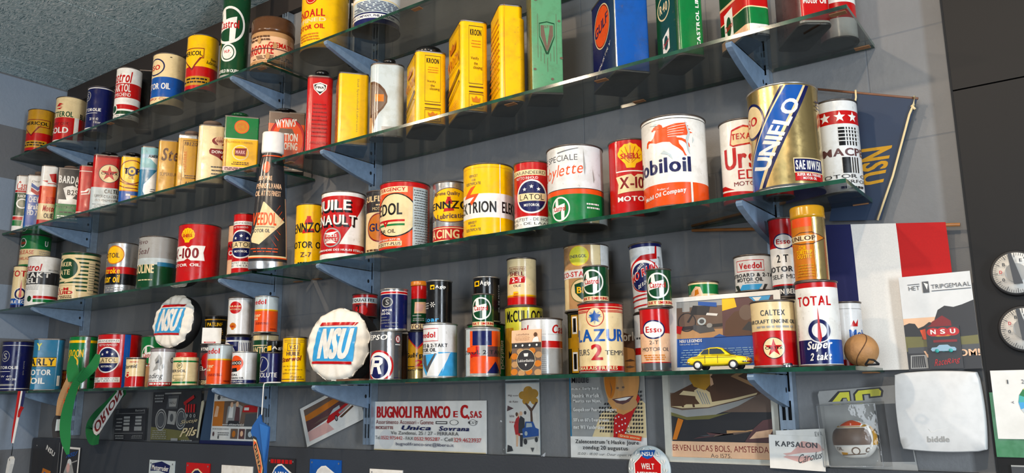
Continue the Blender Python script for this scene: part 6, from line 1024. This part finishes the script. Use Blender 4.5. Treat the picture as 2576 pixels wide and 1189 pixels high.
mb = MB(); mb.tube([(x0+.003, yd, z0+.003), (x1-.003, yd, z0+.003), (x1-.003, yd, z1-.003), (x0+.003, yd, z1-.003), (x0+.003, yd, z0+.003)], .0009, clear_mat('clear_plastic_edge', (.75, .77, .78, 1), .08, .25), 6); mb.build('bubble_edge', HP)
hm = MB(); n = 40; vs = []; HC = (.060, -.030, .053)
def hp(t, ph, off=0):
    r = .032+off; c = math.cos(ph); x = r*1.12*math.sin(t)*c; y = -r*.86*math.cos(t)*c; z = r*math.sin(ph)*(1.0 if ph > 0 else 1.05); return (HC[0]+x, HC[1]+y*.85, HC[2]+z)
lv = [-1.05+.13*i for i in range(21)]; lv = [min(p, math.pi/2-.001) for p in lv]
vs = [hp(2*math.pi*k/n, p) for p in lv for k in range(n)]
hm.add(vs, [(i*n+k, i*n+(k+1) % n, (i+1)*n+(k+1) % n, (i+1)*n+k) for i in range(len(lv)-1) for k in range(n)]+[tuple(range(n))[::-1]], M('Wd'), True)
mph = lambda u, v, off: hp(u, v-1.05, off)
cu = [-3.1+.1*i for i in range(63)]; cv = [.13*i for i in range(21)]
apply_art(hm, art_bm([PX([(-.9, 1.85), (.6, 1.85), (.9, 2.0), (.2, 2.45), (-.5, 2.45)], 'O'), PX([(-1.2, 1.75), (.8, 1.75), (1.3, 1.85), (1.0, 1.92), (.6, 1.8), (-.9, 1.8), (-1.1, 1.9)], 'y'), PX([(-.9, .22), (.7, .3), (.75, .36), (-.9, .28)], 'u'), T('OIL', -.95, -.5, .55, .72, 'u', 'b'), ring(.15, .5, .22, .06, 'u', 'W'), TM('C', .75, .55, .2, .26, 'u', 'b'), PX([(-.8, .3), (-.4, .3), (-.3, .42), (-.7, .46)], 'y'), PX([(1.0, .8), (1.5, .8), (1.5, 1.8), (1.2, 1.7)], 'y')], lambda s, f: s, 1.0, (-1, 1)), mph, cu, cv, fin='d', base=.0004); h0 = hm.build('helmet', HP)
vm = MB(); apply_art(vm, [([(-1.15, .82), (.85, .82), (.95, 1.0), (.9, 1.55), (.7, 1.68), (-1.0, 1.68), (-1.2, 1.5)], [(0, 1, 2, 3, 4, 5, 6)], 'ud')], mph, cu, cv, base=.0011); vm.build('visor', h0)
# white heater box with softly bulging outline
HB = empty('heater_box', (3.062, -.0005, -.064), 'white wall mounted box with bulging edges and embossed mark', 'wall box')
mb = MB(); W2, H2, N = .0605, .0605, 14
def out(s):  # outline
    pts = []
    for e in range(4):
        for k in range(N):
            t = -1+2*k/N; b = .0035*(1-t*t)
            x, z = [(t*W2*.97, -H2-b), (W2+b, t*H2*.97), (-t*W2*.97, H2+b), (-W2-b, -t*H2*.97)][e]; pts.append((x*s, z*s))
    return pts
lay = [(1.0, 0), (1.0, -.034), (.992, -.0375), (.975, -.039), (.8, -.0415), (.5, -.0425), (.2, -.043)]
vs = [(x, y, z) for s, y in lay for x, z in out(s)]; m = 4*N
mb.add(vs, [(i*m+k, i*m+(k+1) % m, (i+1)*m+(k+1) % m, (i+1)*m+k) for i in range(len(lay)-1) for k in range(m)]+[tuple((len(lay)-1)*m+k for k in range(m))], M('sd'), True); mb.build('cover', HB, 40)
mb = MB(); pth = [(-.012, .0), (-.0125, -.008), (-.013, -.016), (-.009, -.021), (-.004, -.0195), (-.001, -.017), (.004, -.0165), (.010, -.0155), (.016, -.013)]
mb.tube([(x-.004, -.0420, z-.012) for x, z in pth], .0007, M('Wd'), 6); mb.tube([(x-.004, -.0420, z-.012) for x, z in [(-.012, -.008), (-.006, -.009), (-.005, -.014), (.002, -.017), (.014, -.0155)]], .0006, M('Wd'), 6)
mp = lambda u, v, off: (u, -.0412-off, v)
apply_art(mb, art_bm([TQ('biddle', [(-.020, -.0485), (.012, -.0475), (.012, -.0385), (-.020, -.0395)], 'E', 'b')], lambda s, f: s, 1.0, (-1, 1)), mp, fin='d', smooth=False, base=.0012); mb.build('embossed_mark', HB)
# house poster
els = [B(.0, .42, 'F', 0, 1), B(.0, .2, 'k', 0, 1), B(.42, .72, 'q', 0, 1), B(.70, 1, 's', 0, 1), B(.55, .72, 's', 0, 1), PX([(0, .36), (0, .48), (.08, .50), (.16, .49), (.20, .44), (.28, .46), (.36, .50), (.46, .48), (.6, .40), (.6, .34)], 'k'), PX([(.44, .52), (.50, .62), (.60, .66), (.72, .64), (.84, .66), (1.0, .70), (1.0, .30), (.72, .32), (.66, .44)], 'k'), PX([(.24, .32), (.24, .42), (.38, .47), (.40, .50), (.55, .56), (.66, .50), (.68, .32)], 'r'), PX([(.22, .42), (.40, .44), (.40, .32), (.26, .32)], 'O'), PX([(.02, .30), (1, .34), (1, .24), (.02, .24)], 'F'), PX([(.02, .24), (1, .25), (1, .16), (.02, .18)], 'e'), PX([(.03, .02), (.28, .02), (.28, .16), (.05, .16)], 'E'), [PX([(.05+.03*i, .03), (.07+.03*i, .03), (.09+.025*i, .15), (.07+.025*i, .15)], 'k') for i in range(7)],
       T('HET', .13, .29, .845, .89, 'e'), B(.905, .912, 'e', .12, .29), B(.81, .93, 'e', .33, .42), PX([(.35, .92), (.41, .90), (.39, .84), (.37, .88)], 'W'), T('TRIPGEMAAL', .45, .99, .845, .89, 'e'), B(.82, .827, 'e', .45, .99), T('WELKOM!', .24, 1.0, .13, .20, 'q', 'b')]
sheet('house_poster', 'poster of a red-roofed house at dusk hanging beside the tricolour flag', 'poster', (3.0225, -.0255, .001), .107, .156, els, 'Wp', th_=.001, roll=.6)
# small black pack with a teal car
NP = empty('keyring_pack', (3.0545, -.029, .003), 'small black pack with three lettered coloured discs and a teal car', 'toy pack')
mb = MB(); wq, hq = .0495, .068; mb.box((wq/2, .0, hq/2), (wq, .003, hq), M('kd')); mp = lambda u, v, off: (u, -.0015-off, v)
apply_art(mb, art_bm([PX([(.06, .92), (.10, .80), (.34, .76), (.66, .76), (.90, .80), (.96, .92), (.7, .90), (.64, .94), (.36, .94), (.3, .90)], 'o'), E(.22, .87, .14, .10, 'R'), E(.50, .87, .14, .10, 'R'), E(.80, .87, .14, .10, 'R'), T('N', .14, .30, .82, .93, 'W', 'b'), T('S', .43, .58, .82, .93, 'W', 'b'), T('U', .72, .88, .82, .93, 'W', 'b'), B(.62, .68, 'r', .2, .9), B(.40, .50, 'm', .44, .72), TQ('Race', [(.16, .06), (.52, .10), (.54, .26), (.18, .22)], 'R', 'i'), TQ('Ring', [(.52, .06), (.92, .12), (.94, .28), (.54, .22)], 'R', 'i')], lambda s, f: s*wq, hq, (0, wq)), mp, fin='d', smooth=False); mb.build('backing_card', NP)
mb = MB(); prof = [(-.017, .0), (-.019, .003), (-.017, .006), (-.010, .0065), (-.006, .010), (.006, .010), (.010, .0065), (.016, .006), (.018, .003), (.017, .0)]
mb.prism(prof, -.006, -.0005, M('zd')); mb.lathe([(.0001, -.007), (.003, -.007), (.003, -.005)], M('md'), 16, axis='y', c=(-.010, 0, .0005)); mb.lathe([(.0001, -.007), (.003, -.007), (.003, -.005)], M('md'), 16, axis='y', c=(.010, 0, .0005)); o = mb.build('car', NP); o.location = (.0245, 0, .028)
# tricolour flag on its rod
FL = empty('flag', (2.651, -.017, .2875), 'blue, white and red flag hanging from a wooden rod at the right end', 'flag')
slope = -.0505/.47
mb = MB(); mb.tube([(0, 0, 0), (.47, 0, slope*.47)], .0030, plain('rod_wood', 'a56a35', .5, 60, .8)); mb.build('rod', FL)
def cloth(x0, x1, zt, zb, m, nm, par, nx=10, nz=22, amp=.0022, y=.004, ph=0, sl=0):
    q = MB(); vs = []
    for s in (0, 1):
        for j in range(nz+1):
            for i in range(nx+1):
                x = x0+(x1-x0)*i/nx; a = j/nz; vs.append((x, y+s*.0009-.008*(1-a)**6+amp*a*math.sin(40*x+ph+2.2*a), zt+sl*x*(1-a)+(zb-zt)*a))
    k = (nx+1)*(nz+1)
    q.add(vs, [(j*(nx+1)+i, (j+1)*(nx+1)+i, (j+1)*(nx+1)+i+1, j*(nx+1)+i+1) for j in range(nz) for i in range(nx)], m, True)
    q.add(vs, [(k+j*(nx+1)+i, k+j*(nx+1)+i+1, k+(j+1)*(nx+1)+i+1, k+(j+1)*(nx+1)+i) for j in range(nz) for i in range(nx)], m, True)
    return q.build(nm, par)
cloth(.190, .300, .004, -.284, M('Nf'), 'blue_stripe', FL, sl=slope, ph=1)
cloth(.300, .3735, .004, -.284, M('Wf'), 'white_stripe', FL, sl=slope, ph=1)
cloth(.3735, .4495, .004, -.283, M('Rf'), 'red_stripe', FL, sl=slope, ph=1)
# hanging blue pennant
PN = empty('pennant', (2.9172, -.022, .5176), 'dark blue pennant hanging skewed from a stick, with sideways gold lettering', 'pennant')
PN.rotation_euler = (0, R(18.2), 0)
mb = MB(); mb.tube([(-.02, 0, .002), (.172, 0, .0)], .0022, plain('stick', '7a4f35', .5, 60, .8)); mb.build('stick', PN)
PM = plain('pennant_satin', '0a2846', .6, 8, .8)
mb = MB(); quad = [(.061, 0), (.171, 0), (.168, -.06), (.161, -.218), (.076, -.236), (.064, -.06)]
mb.prism(quad, -.0007, .0007, PM); mp = lambda u, v, off: (u, -.0007-off, v)
apply_art(mb, art_bm([TQ('NSU', [(.100, -.100), (.116, -.166), (.150, -.152), (.150, -.086)], 'y', 'b')], lambda s, f: s, 1.0, (0, 1)), mp, fin='f', smooth=False); mb.build('cloth', PN)
mb = MB(); mb.tube([(.166, -.003, .003), (.168, -.003, -.012), (.165, -.003, -.03), (.163, -.003, -.14), (.156, -.003, -.220)], .0020, M('Cf'), 8); mb.tube([(.165, -.003, -.014), (.172, -.003, -.02)], .0022, M('Cf'), 8); mb.tube([(.066, -.003, .005), (.070, -.003, -.008), (.072, -.003, -.04)], .0017, M('Cf'), 8); mb.build('cord', PN)
# round dials on the tall panel
def dial(x, z, label, nm, a0):
    o = empty('timer_dial', (x, -.0235, z), label, 'dial', 'round dials on the tall dark panel')
    mb = MB(); mb.lathe([(0, -.008), (.030, -.008), (.0345, -.010), (.0362, -.006), (.0362, 0)], RUBBER, 64, axis='y'); mb.build('rim', o)
    mb = MB(); mb.lathe([(.0001, -.0088), (.0325, -.0088), (.0325, -.006)], M('Wd'), 64, axis='y'); mp = lambda u, v, off: (u, -.0088-off, v)
    els = []
    for k in range(60):
        a = R(6*k); r0 = .027 if k % 5 else .0245; c, s = math.cos(a), math.sin(a); w2 = .00028 if k % 5 else .0005
        els.append(PX([(r0*s-w2*c, r0*c+w2*s), (.0315*s-w2*c, .0315*c+w2*s), (.0315*s+w2*c, .0315*c-w2*s), (r0*s+w2*c, r0*c-w2*s)], 'k'))
    for k, t in enumerate('0DBCEOP'):
        a = R(-120+36*k+a0); els.append(TM(t, .0205*math.sin(a), .0205*math.cos(a), .004, .005, 'R' if k == 1 else 'k', 'b'))
    els += [E(0, 0, .0148, .0148, 'E')]
    apply_art(mb, art_bm(els, lambda s, f: s, 1.0, (0, 1)), mp, fin='d', smooth=False); mb.build('face', o)
    mb = MB(); mb.lathe([(.0001, -.013), (.0125, -.013), (.0135, -.009)], M('kd'), 40, axis='y'); mb.prism([(-.004, -.018), (.008, -.018), (-.0035, .0305), (-.008, .0300)], -.019, -.012, M('kd')); mb.build('knob', o)
dial(3.192, .148, 'upper of the two white round dials on the tall dark panel', 'a', 0)
dial(3.1935, .0605, 'lower of the two white round dials on the tall dark panel', 'b', 20)
GB = sheet('green_board', 'glossy green board on the tall panel behind the white chart', 'board', (3.1345, -.0238, -.1335), .21, .098, [], 'Gt', th_=.003)
wedges = []
cols = ['M', 'R', 'P', 'b', 'c', 'V', 'm', 'B']
for k in range(16):
    a0, a1 = 2*math.pi*k/16, 2*math.pi*(k+1)/16
    wedges.append(P(.34, .53, [(0, 0), (.27*math.cos(a0), .27*math.sin(a0)), (.27*math.cos(a1), .27*math.sin(a1))], ['M', 'r', 'P', 'R', 'O', 'o', 'Y', 'L', 'G', 'm', 'b', 'c', 'V', 'B', 'N', 'P'][(k+2) % 16]))
sheet('colour_chart', 'white chart with a colour wheel at the right edge of the photo', 'chart', (3.1395, -.0275, -.106), .18, .104, [wedges, T('1', .118, .128, .80, .86, 'e'), T('2', .225, .245, .80, .86, 'e'), T('3', .34, .36, .80, .86, 'e'), TQ('A', [(.152, .51), (.152, .55), (.134, .55), (.134, .51)], 'e')], 'Wp', th_=.001)
sheet('black_plate', 'black plate on the tall panel below the green board', 'plate', (3.152, -.0238, -.26), .12, .115, [B(.98, 1, 'E', 0, 1)], 'kd', th_=.003)
# ---------------------------------------------------------------- signs on the dark board
YB = -.0262
def plate(lab, x, zt, wq, hq, art, col, cat='sign', name='enamel_sign', screws=True, roll=0, th_=.003, group='small metal signs on the dark board'):
    els = list(art)
    if screws: els += [E(.07, 1-.07*wq/hq, .02, .02, 'S'), E(.93, 1-.07*wq/hq, .02, .02, 'S')]
    return sheet(name, lab, cat, (x, YB, zt-hq), wq, hq, els, col, th_=th_, roll=roll, fin='t', group=group)
ly = lambda pts: [(a, .2+(b-.28)*1.42) for a, b in pts]
LOGO = lambda c, c2, ct: [PX(ly([(.14, .40), (.18, .62), (.26, .70), (.38, .75), (.52, .76), (.94, .62), (.80, .42), (.62, .30), (.3, .28)]), c), PX(ly([(.17, .41), (.21, .61), (.28, .68), (.39, .725), (.52, .735), (.87, .61), (.77, .43), (.61, .32), (.31, .305)]), c2), T('NSU', .28, .70, .46, .72, ct, 'b')]
plate('grey sign with a blue lettered banner on the dark board', .803, -.213, .137, .14, [PX([(.06, .76), (.10, .92), (.5, .98), (.84, .90), (.80, .72), (.4, .78)], 'N'), TQ('Motorrader', [(.12, .79), (.78, .77), (.78, .88), (.12, .90)], 'W', 'b'), PX([(.02, .62), (.3, .72), (.7, .70), (.97, .62), (.97, .3), (.02, .3)], 'y'), PX([(.04, .60), (.3, .69), (.7, .67), (.95, .60), (.95, .32), (.04, .32)], 'k'), T('NSU', .2, .8, .4, .62, 'W', 'b')], 'ct')
plate('red sign with a navy emblem on the dark board', 1.002, -.2145, .117, .13, [LOGO('C', 'N', 'W')], 'R')
plate('white sign with a dark curved mark on the dark board', 1.176, -.2155, .141, .13, [PX([(.12, .72), (.4, .80), (.62, .78), (.72, .68), (.70, .4), (.3, .4), (.28, .66)], 'M')], 'Wt', screws=False)
plate('glossy black sign with a blue emblem and red print, right of the blue pennant', 1.383, -.1885, .113, .125, [LOGO('W', 'B', 'W'), X(.06, .92, .86, .97, 1, 'R', fill=.75)], 'kt')
plate('bright blue enamel sign with a white emblem', 1.555, -.1868, .118, .125, [LOGO('W', 's', 'N')], 'Bt')
plate('small white sign at the lower edge of the photo', 1.776, -.203, .110, .10, [PX([(.2, .7), (.6, .78), (.9, .7), (.8, .4), (.2, .4)], 'P')], 'Wt')
plate('white metal sign below the helmet pack', 2.852, -.1705, .122, .08, [B(.3, .7, 'E', .1, .9)], 'st')
BG = empty('round_badge', (2.5395, -.026, -.1755), 'round silver badge with a red shield hanging below the concert poster', 'badge')
mb = MB(); mb.lathe([(.0001, -.0045), (.035, -.0040), (.0445, -.002), (.0455, 0), (.0455, .002)], M('cd'), 64, axis='y'); mp = lambda u, v, off: (u, -.0046-off, v)
leaf = []
for s in (-1, 1):
    for k in range(6):
        a = R(20+26*k); cx_, cz = s*.037*math.sin(a), .037*math.cos(a); d = (s*math.cos(a), -math.sin(a)); nn = (d[1], -d[0])
        for q in (-1, 1): leaf.append(PX([(cx_, cz), (cx_-d[0]*.006+nn[0]*q*.0045, cz-d[1]*.006+nn[1]*q*.0045), (cx_-d[0]*.010+nn[0]*q*.003, cz-d[1]*.010+nn[1]*q*.003)], 'W'))
apply_art(mb, art_bm([leaf, PX([(-.018, .022), (-.012, .030), (.012, .030), (.018, .022), (.030, .012), (.029, -.02), (.0, -.036), (-.029, -.02), (-.030, .012)], 'W'), PX([(-.017, .021), (-.011, .028), (.011, .028), (.017, .021), (.028, .011), (.027, -.019), (.0, -.034), (-.027, -.019), (-.028, .011)], 'R'), PX([(-.016, .036), (.018, .038), (.014, .030), (.011, .024), (0, .020), (-.011, .024), (-.014, .03)], 'B'), T('NSU', -.012, .012, .026, .034, 'W', 'b'), T('WELT', -.014, .014, .001, .012, 'W', 'b'), T('MEISTER', -.023, .023, -.015, -.004, 'W', 'b')], lambda s, f: s, 1.0, (0, 1)), mp, fin='t', smooth=False); mb.build('disc', BG)
els = [TQ('NSU', [(.48, .78), (.80, .62), (.84, .72), (.52, .89)], 'W', 'b'), PX([(.40, .2), (.7, .1), (.74, .3), (.44, .36)], 'o'), PX([(.46, .18), (.62, .12), (.66, .22), (.5, .28)], 'B'), E(.14, .86, .02, .015, 'E'), B(.2, .95, 'E', .97, .98)]
sheet('dark_poster', 'dark poster with white slanted letters at the left end of the dark board', 'poster', (.03, YB, -.32), .20, .155, els, 'kp', th_=.001, roll=0)
els = [B(.94, 1, 'W', 0, 1), B(0, 1, 'W', .93, 1), B(0, 1, 'W', 0, .03), TQ('NSU', [(.25, .66), (.80, .76), (.88, .90), (.34, .80)], 'B', 'bi'), PX([(.2, .2), (.4, .62), (.6, .58), (.8, .2)], 'E'), E(.48, .55, .12, .1, 's'), E(.44, .38, .1, .14, 'P'), PX([(.6, .56), (.9, .64), (.9, .6), (.6, .52)], 'E')]
sheet('racing_card', 'white edged dark card with blue lettering beside the dangling green ribbon', 'card', (.245, YB-.001, -.30), .125, .115, els, 'kp', th_=.001, roll=-1)

# ---------------------------------------------------------------- ribbons hanging over the edge of the bottom shelf
def strip(pts, wd, m, nm, par, thick=.0008, twist=None, art=None, tex=None):
    """pts: (x,y,z) centre line; wd: widths; flat towards the room"""
    K = 7; P0 = [Vector(p) for p in pts]; W0 = list(wd) if isinstance(wd, (list, tuple)) else [wd]*len(P0); V = []; wd = []
    def cr(a, b, c, d, t): return .5*((2*b)+(c-a)*t+(2*a-5*b+4*c-d)*t*t+(3*b-a-3*c+d)*t*t*t)
    for i in range(len(P0)-1):
        ix = [max(i-1, 0), i, i+1, min(i+2, len(P0)-1)]
        for k in range(K):
            V.append(cr(*[P0[j] for j in ix], k/K)); wd.append(max(.002, cr(*[W0[j] for j in ix], k/K)))
    V.append(P0[-1]); wd.append(W0[-1])
    q = MB(); n = len(V); vs = []
    for i, p in enumerate(V):
        d = (V[min(i+1, n-1)]-V[max(i-1, 0)]).normalized(); a = twist[i] if twist else TW
        s = d.cross(Vector((math.sin(R(a)), -math.cos(R(a)), 0))); s = s.normalized() if s.length > 1e-4 else Vector((1, 0, 0))
        w = wd[i] if isinstance(wd, (list, tuple)) else wd; nn = s.cross(d).normalized()*thick/2
        for g in (p-s*w/2+nn, p+s*w/2+nn, p+s*w/2-nn, p-s*w/2-nn): vs.append(g)
    fs = [(i*4+k, i*4+(k+1) % 4, (i+1)*4+(k+1) % 4, (i+1)*4+k) for i in range(n-1) for k in range(4)]+[(0, 3, 2, 1), ((n-1)*4, (n-1)*4+1, (n-1)*4+2, (n-1)*4+3)]
    q.add(vs, fs, m, False)
    if art: art(q)
    return q.build(nm, par)
Y0 = -.2075
TW = 62
RB = empty('whistle_ribbon', (.30, Y0, 0), 'red, white and blue ribbon with a white whistle hanging at the left end', 'ribbon')
strip([(-.012, 0, .006), (-.016, 0, -.06), (-.024, 0, -.12), (-.026, 0, -.165)], [.010, .011, .010, .007], M('Rf'), 'red_ribbon', RB)
strip([(.012, -.0012, .006), (.006, -.0012, -.04), (-.002, -.0012, -.075), (-.020, -.0012, -.165)], [.010, .010, .008, .006], M('Wf'), 'white_ribbon', RB)
strip([(.022, -.0004, .006), (.014, -.0004, -.04), (.004, -.0004, -.080)], [.009, .008, .004], M('Nf'), 'blue_ribbon', RB)
strip([(.004, -.0024, -.080), (.012, -.0028, -.060), (.026, -.003, -.046)], [.006, .010, .011], M('Rf'), 'knot_tail', RB)
mb = MB(); mb.tube([(-.023, 0, -.163), (-.021, 0, -.180), (-.024, 0, -.205)], .0012, DARKHOLE); mb.build('cord', RB)
mb = MB(); mb.prism([(-.040, -.262), (-.024, -.266), (-.012, -.232), (-.010, -.216), (-.020, -.208), (-.032, -.216), (-.036, -.236)], -.006, .006, M('Wd')); mb.lathe([(.0001, -.0065), (.0035, -.0065), (.0035, .0065), (.0001, .0065)], M('Ed'), 20, axis='y', c=(-.019, 0, -.218)); mb.build('whistle', RB)
GR = empty('medal_ribbon', (.66, Y0-.004, 0), 'green and tan ribbon looped over the shelf edge in front of the green can', 'ribbon')
strip([(-.018, .006, .045), (-.030, .004, .012), (-.055, .003, -.030), (-.068, .003, -.075)], [.036, .046, .044, .034], M('Tf'), 'tan_ribbon', GR)
strip([(-.055, .012, .112), (-.040, .006, .085), (-.022, .002, .058), (-.016, .0, .030)], [.010, .026, .034, .022], M('Gf'), 'upper_loop', GR)
strip([(.088, .020, .112), (.096, .006, .080), (.085, -.004, .058), (.040, -.006, .030)], [.014, .026, .026, .018], M('Gf'), 'side_loop', GR)
strip([(.070, -.003, .068), (.030, -.008, .030), (.004, -.008, -.010), (-.014, -.008, -.060), (-.020, -.007, -.105), (-.010, -.006, -.150), (.008, -.005, -.190)], [.016, .021, .025, .030, .031, .026, .008], M('Gf'), 'long_tail', GR)
strip([(-.070, .001, -.062), (-.080, .001, -.095), (-.070, .001, -.140)], [.018, .036, .034], M('kf'), 'printed_end', GR)
strip([(-.074, -.0002, -.085), (-.070, -.0002, -.120)], [.016, .022], M('cf'), 'printed_patch', GR)
mb = MB(); mp = lambda u, v, off: (u, -.0013-off, v)
apply_art(mb, art_bm([TM('O', -.030, .002, .020, .022, 'O', 'b'), TM('R', -.045, -.030, .018, .014, 'O', 'b'), TM('I', -.055, -.055, .004, .012, 'O', 'b')], lambda s, f: s, 1.0, (0, 1)), mp, fin='f', smooth=False); o = mb.build('ribbon_print', GR); o.location = (0, -.0006, 0)
TW = 0
OR = empty('printed_ribbon', (.56, -.060, -.07), 'green ribbon loop with a white panel and mirrored red lettering', 'ribbon')
strip([(.125, .002, .075), (.085, .002, .058), (.020, .002, .018), (-.050, .002, -.020), (-.080, .002, -.050), (-.060, .002, -.080), (-.015, .002, -.085)], [.030, .040, .048, .050, .050, .046, .030], M('Gf'), 'loop', OR, twist=None)
mb = MB()
def along(t, w): # white panel, lower left to upper right
    a = Vector((-.032, 0, -.050)); b = Vector((.112, 0, .073)); d = (b-a).normalized(); n_ = Vector((-d.z, 0, d.x)); p = a+(b-a)*t+n_*w; return (p.x, p.z)
poly = [along(-.12+.12*math.cos(R(180-a)) if False else t, w) for t, w in ((-.02, -.022), (.05, -.026), (1.0, -.017), (1.02, .014), (.05, .026), (-.04, .022), (-.11, .0))]
poly = [along(t, w) for t, w in ((.05, -.027), (1.0, -.017), (1.02, .014), (.05, .027), (-.04, .022), (-.085, .008), (-.085, -.008), (-.04, -.022))]
mb.prism(poly, -.0030, -.0022, M('Wf')); mp = lambda u, v, off: (u, -.0030-off, v)
apply_art(mb, art_bm([TQ('ORION', [along(-.03, .018), along(.97, .011), along(.97, -.012), along(-.03, -.019)], 'r', 'b')], lambda s, f: s, 1.0, (0, 1)), mp, fin='f', smooth=False); mb.build('lettered_panel', OR)
HK = empty('wire_hook', (1.583, -.204, ZS[4][1]), 'white wire hook over the shelf edge holding the blue pennant', 'hook')
mb = MB(); mb.tube([(.040, .03, .0016), (.03, .0, .0016), (.014, -.003, .0016), (.003, -.004, .0005), (0, -.004, -.006), (-.002, -.004, -.075), (-.004, -.006, -.080)], .0016, M('Wd'), 8); mb.build('wire', HK)
BP = empty('folded_pennant', (1.583, -.211, -.068), 'folded blue pennant with a red and tan badge hanging from the wire hook', 'pennant')
mb = MB(); mb.prism([(-.002, 0), (.004, -.018), (.034, -.030), (.034, -.060), (.028, -.120), (.032, -.190), (.014, -.175), (-.012, -.080), (-.036, -.042), (-.030, -.028)], -.002, .002, plain('pennant_blue', '245a9e', .55, 9, .8))
mb.prism([(.004, -.022), (.038, -.030), (.030, -.090), (.026, -.110)], -.007, -.003, plain('pennant_blue_fold', '2f6fb8', .55, 9, .8))
mb.build('cloth', BP)
mb = MB(); bq = [(-.024, -.052), (-.012, -.056), (.010, -.096), (.022, -.130), (.020, -.150), (.008, -.148), (-.004, -.120), (-.022, -.075)]
mb.prism([(x*1.0, z) for x, z in bq][::-1], -.0036, -.002, M('kf')); c = (sum(p[0] for p in bq)/8, sum(p[1] for p in bq)/8)
for s, m_, dy in ((.88, 'Cf', -.0042), (.78, 'Of', -.0048), (.62, 'Tf', -.0054)): mb.prism([(c[0]+(x-c[0])*s, c[1]+(z-c[1])*s) for x, z in bq][::-1], dy, dy+.0008, M(m_))
mp = lambda u, v, off: (u, -.0054-off, v)
apply_art(mb, art_bm([TQ('DUNA', [(-.016, -.075), (.010, -.135), (.016, -.128), (-.008, -.068)], 'k', 'b')], lambda s, f: s, 1.0, (0, 1)), mp, fin='f', smooth=False); mb.build('badge', BP)
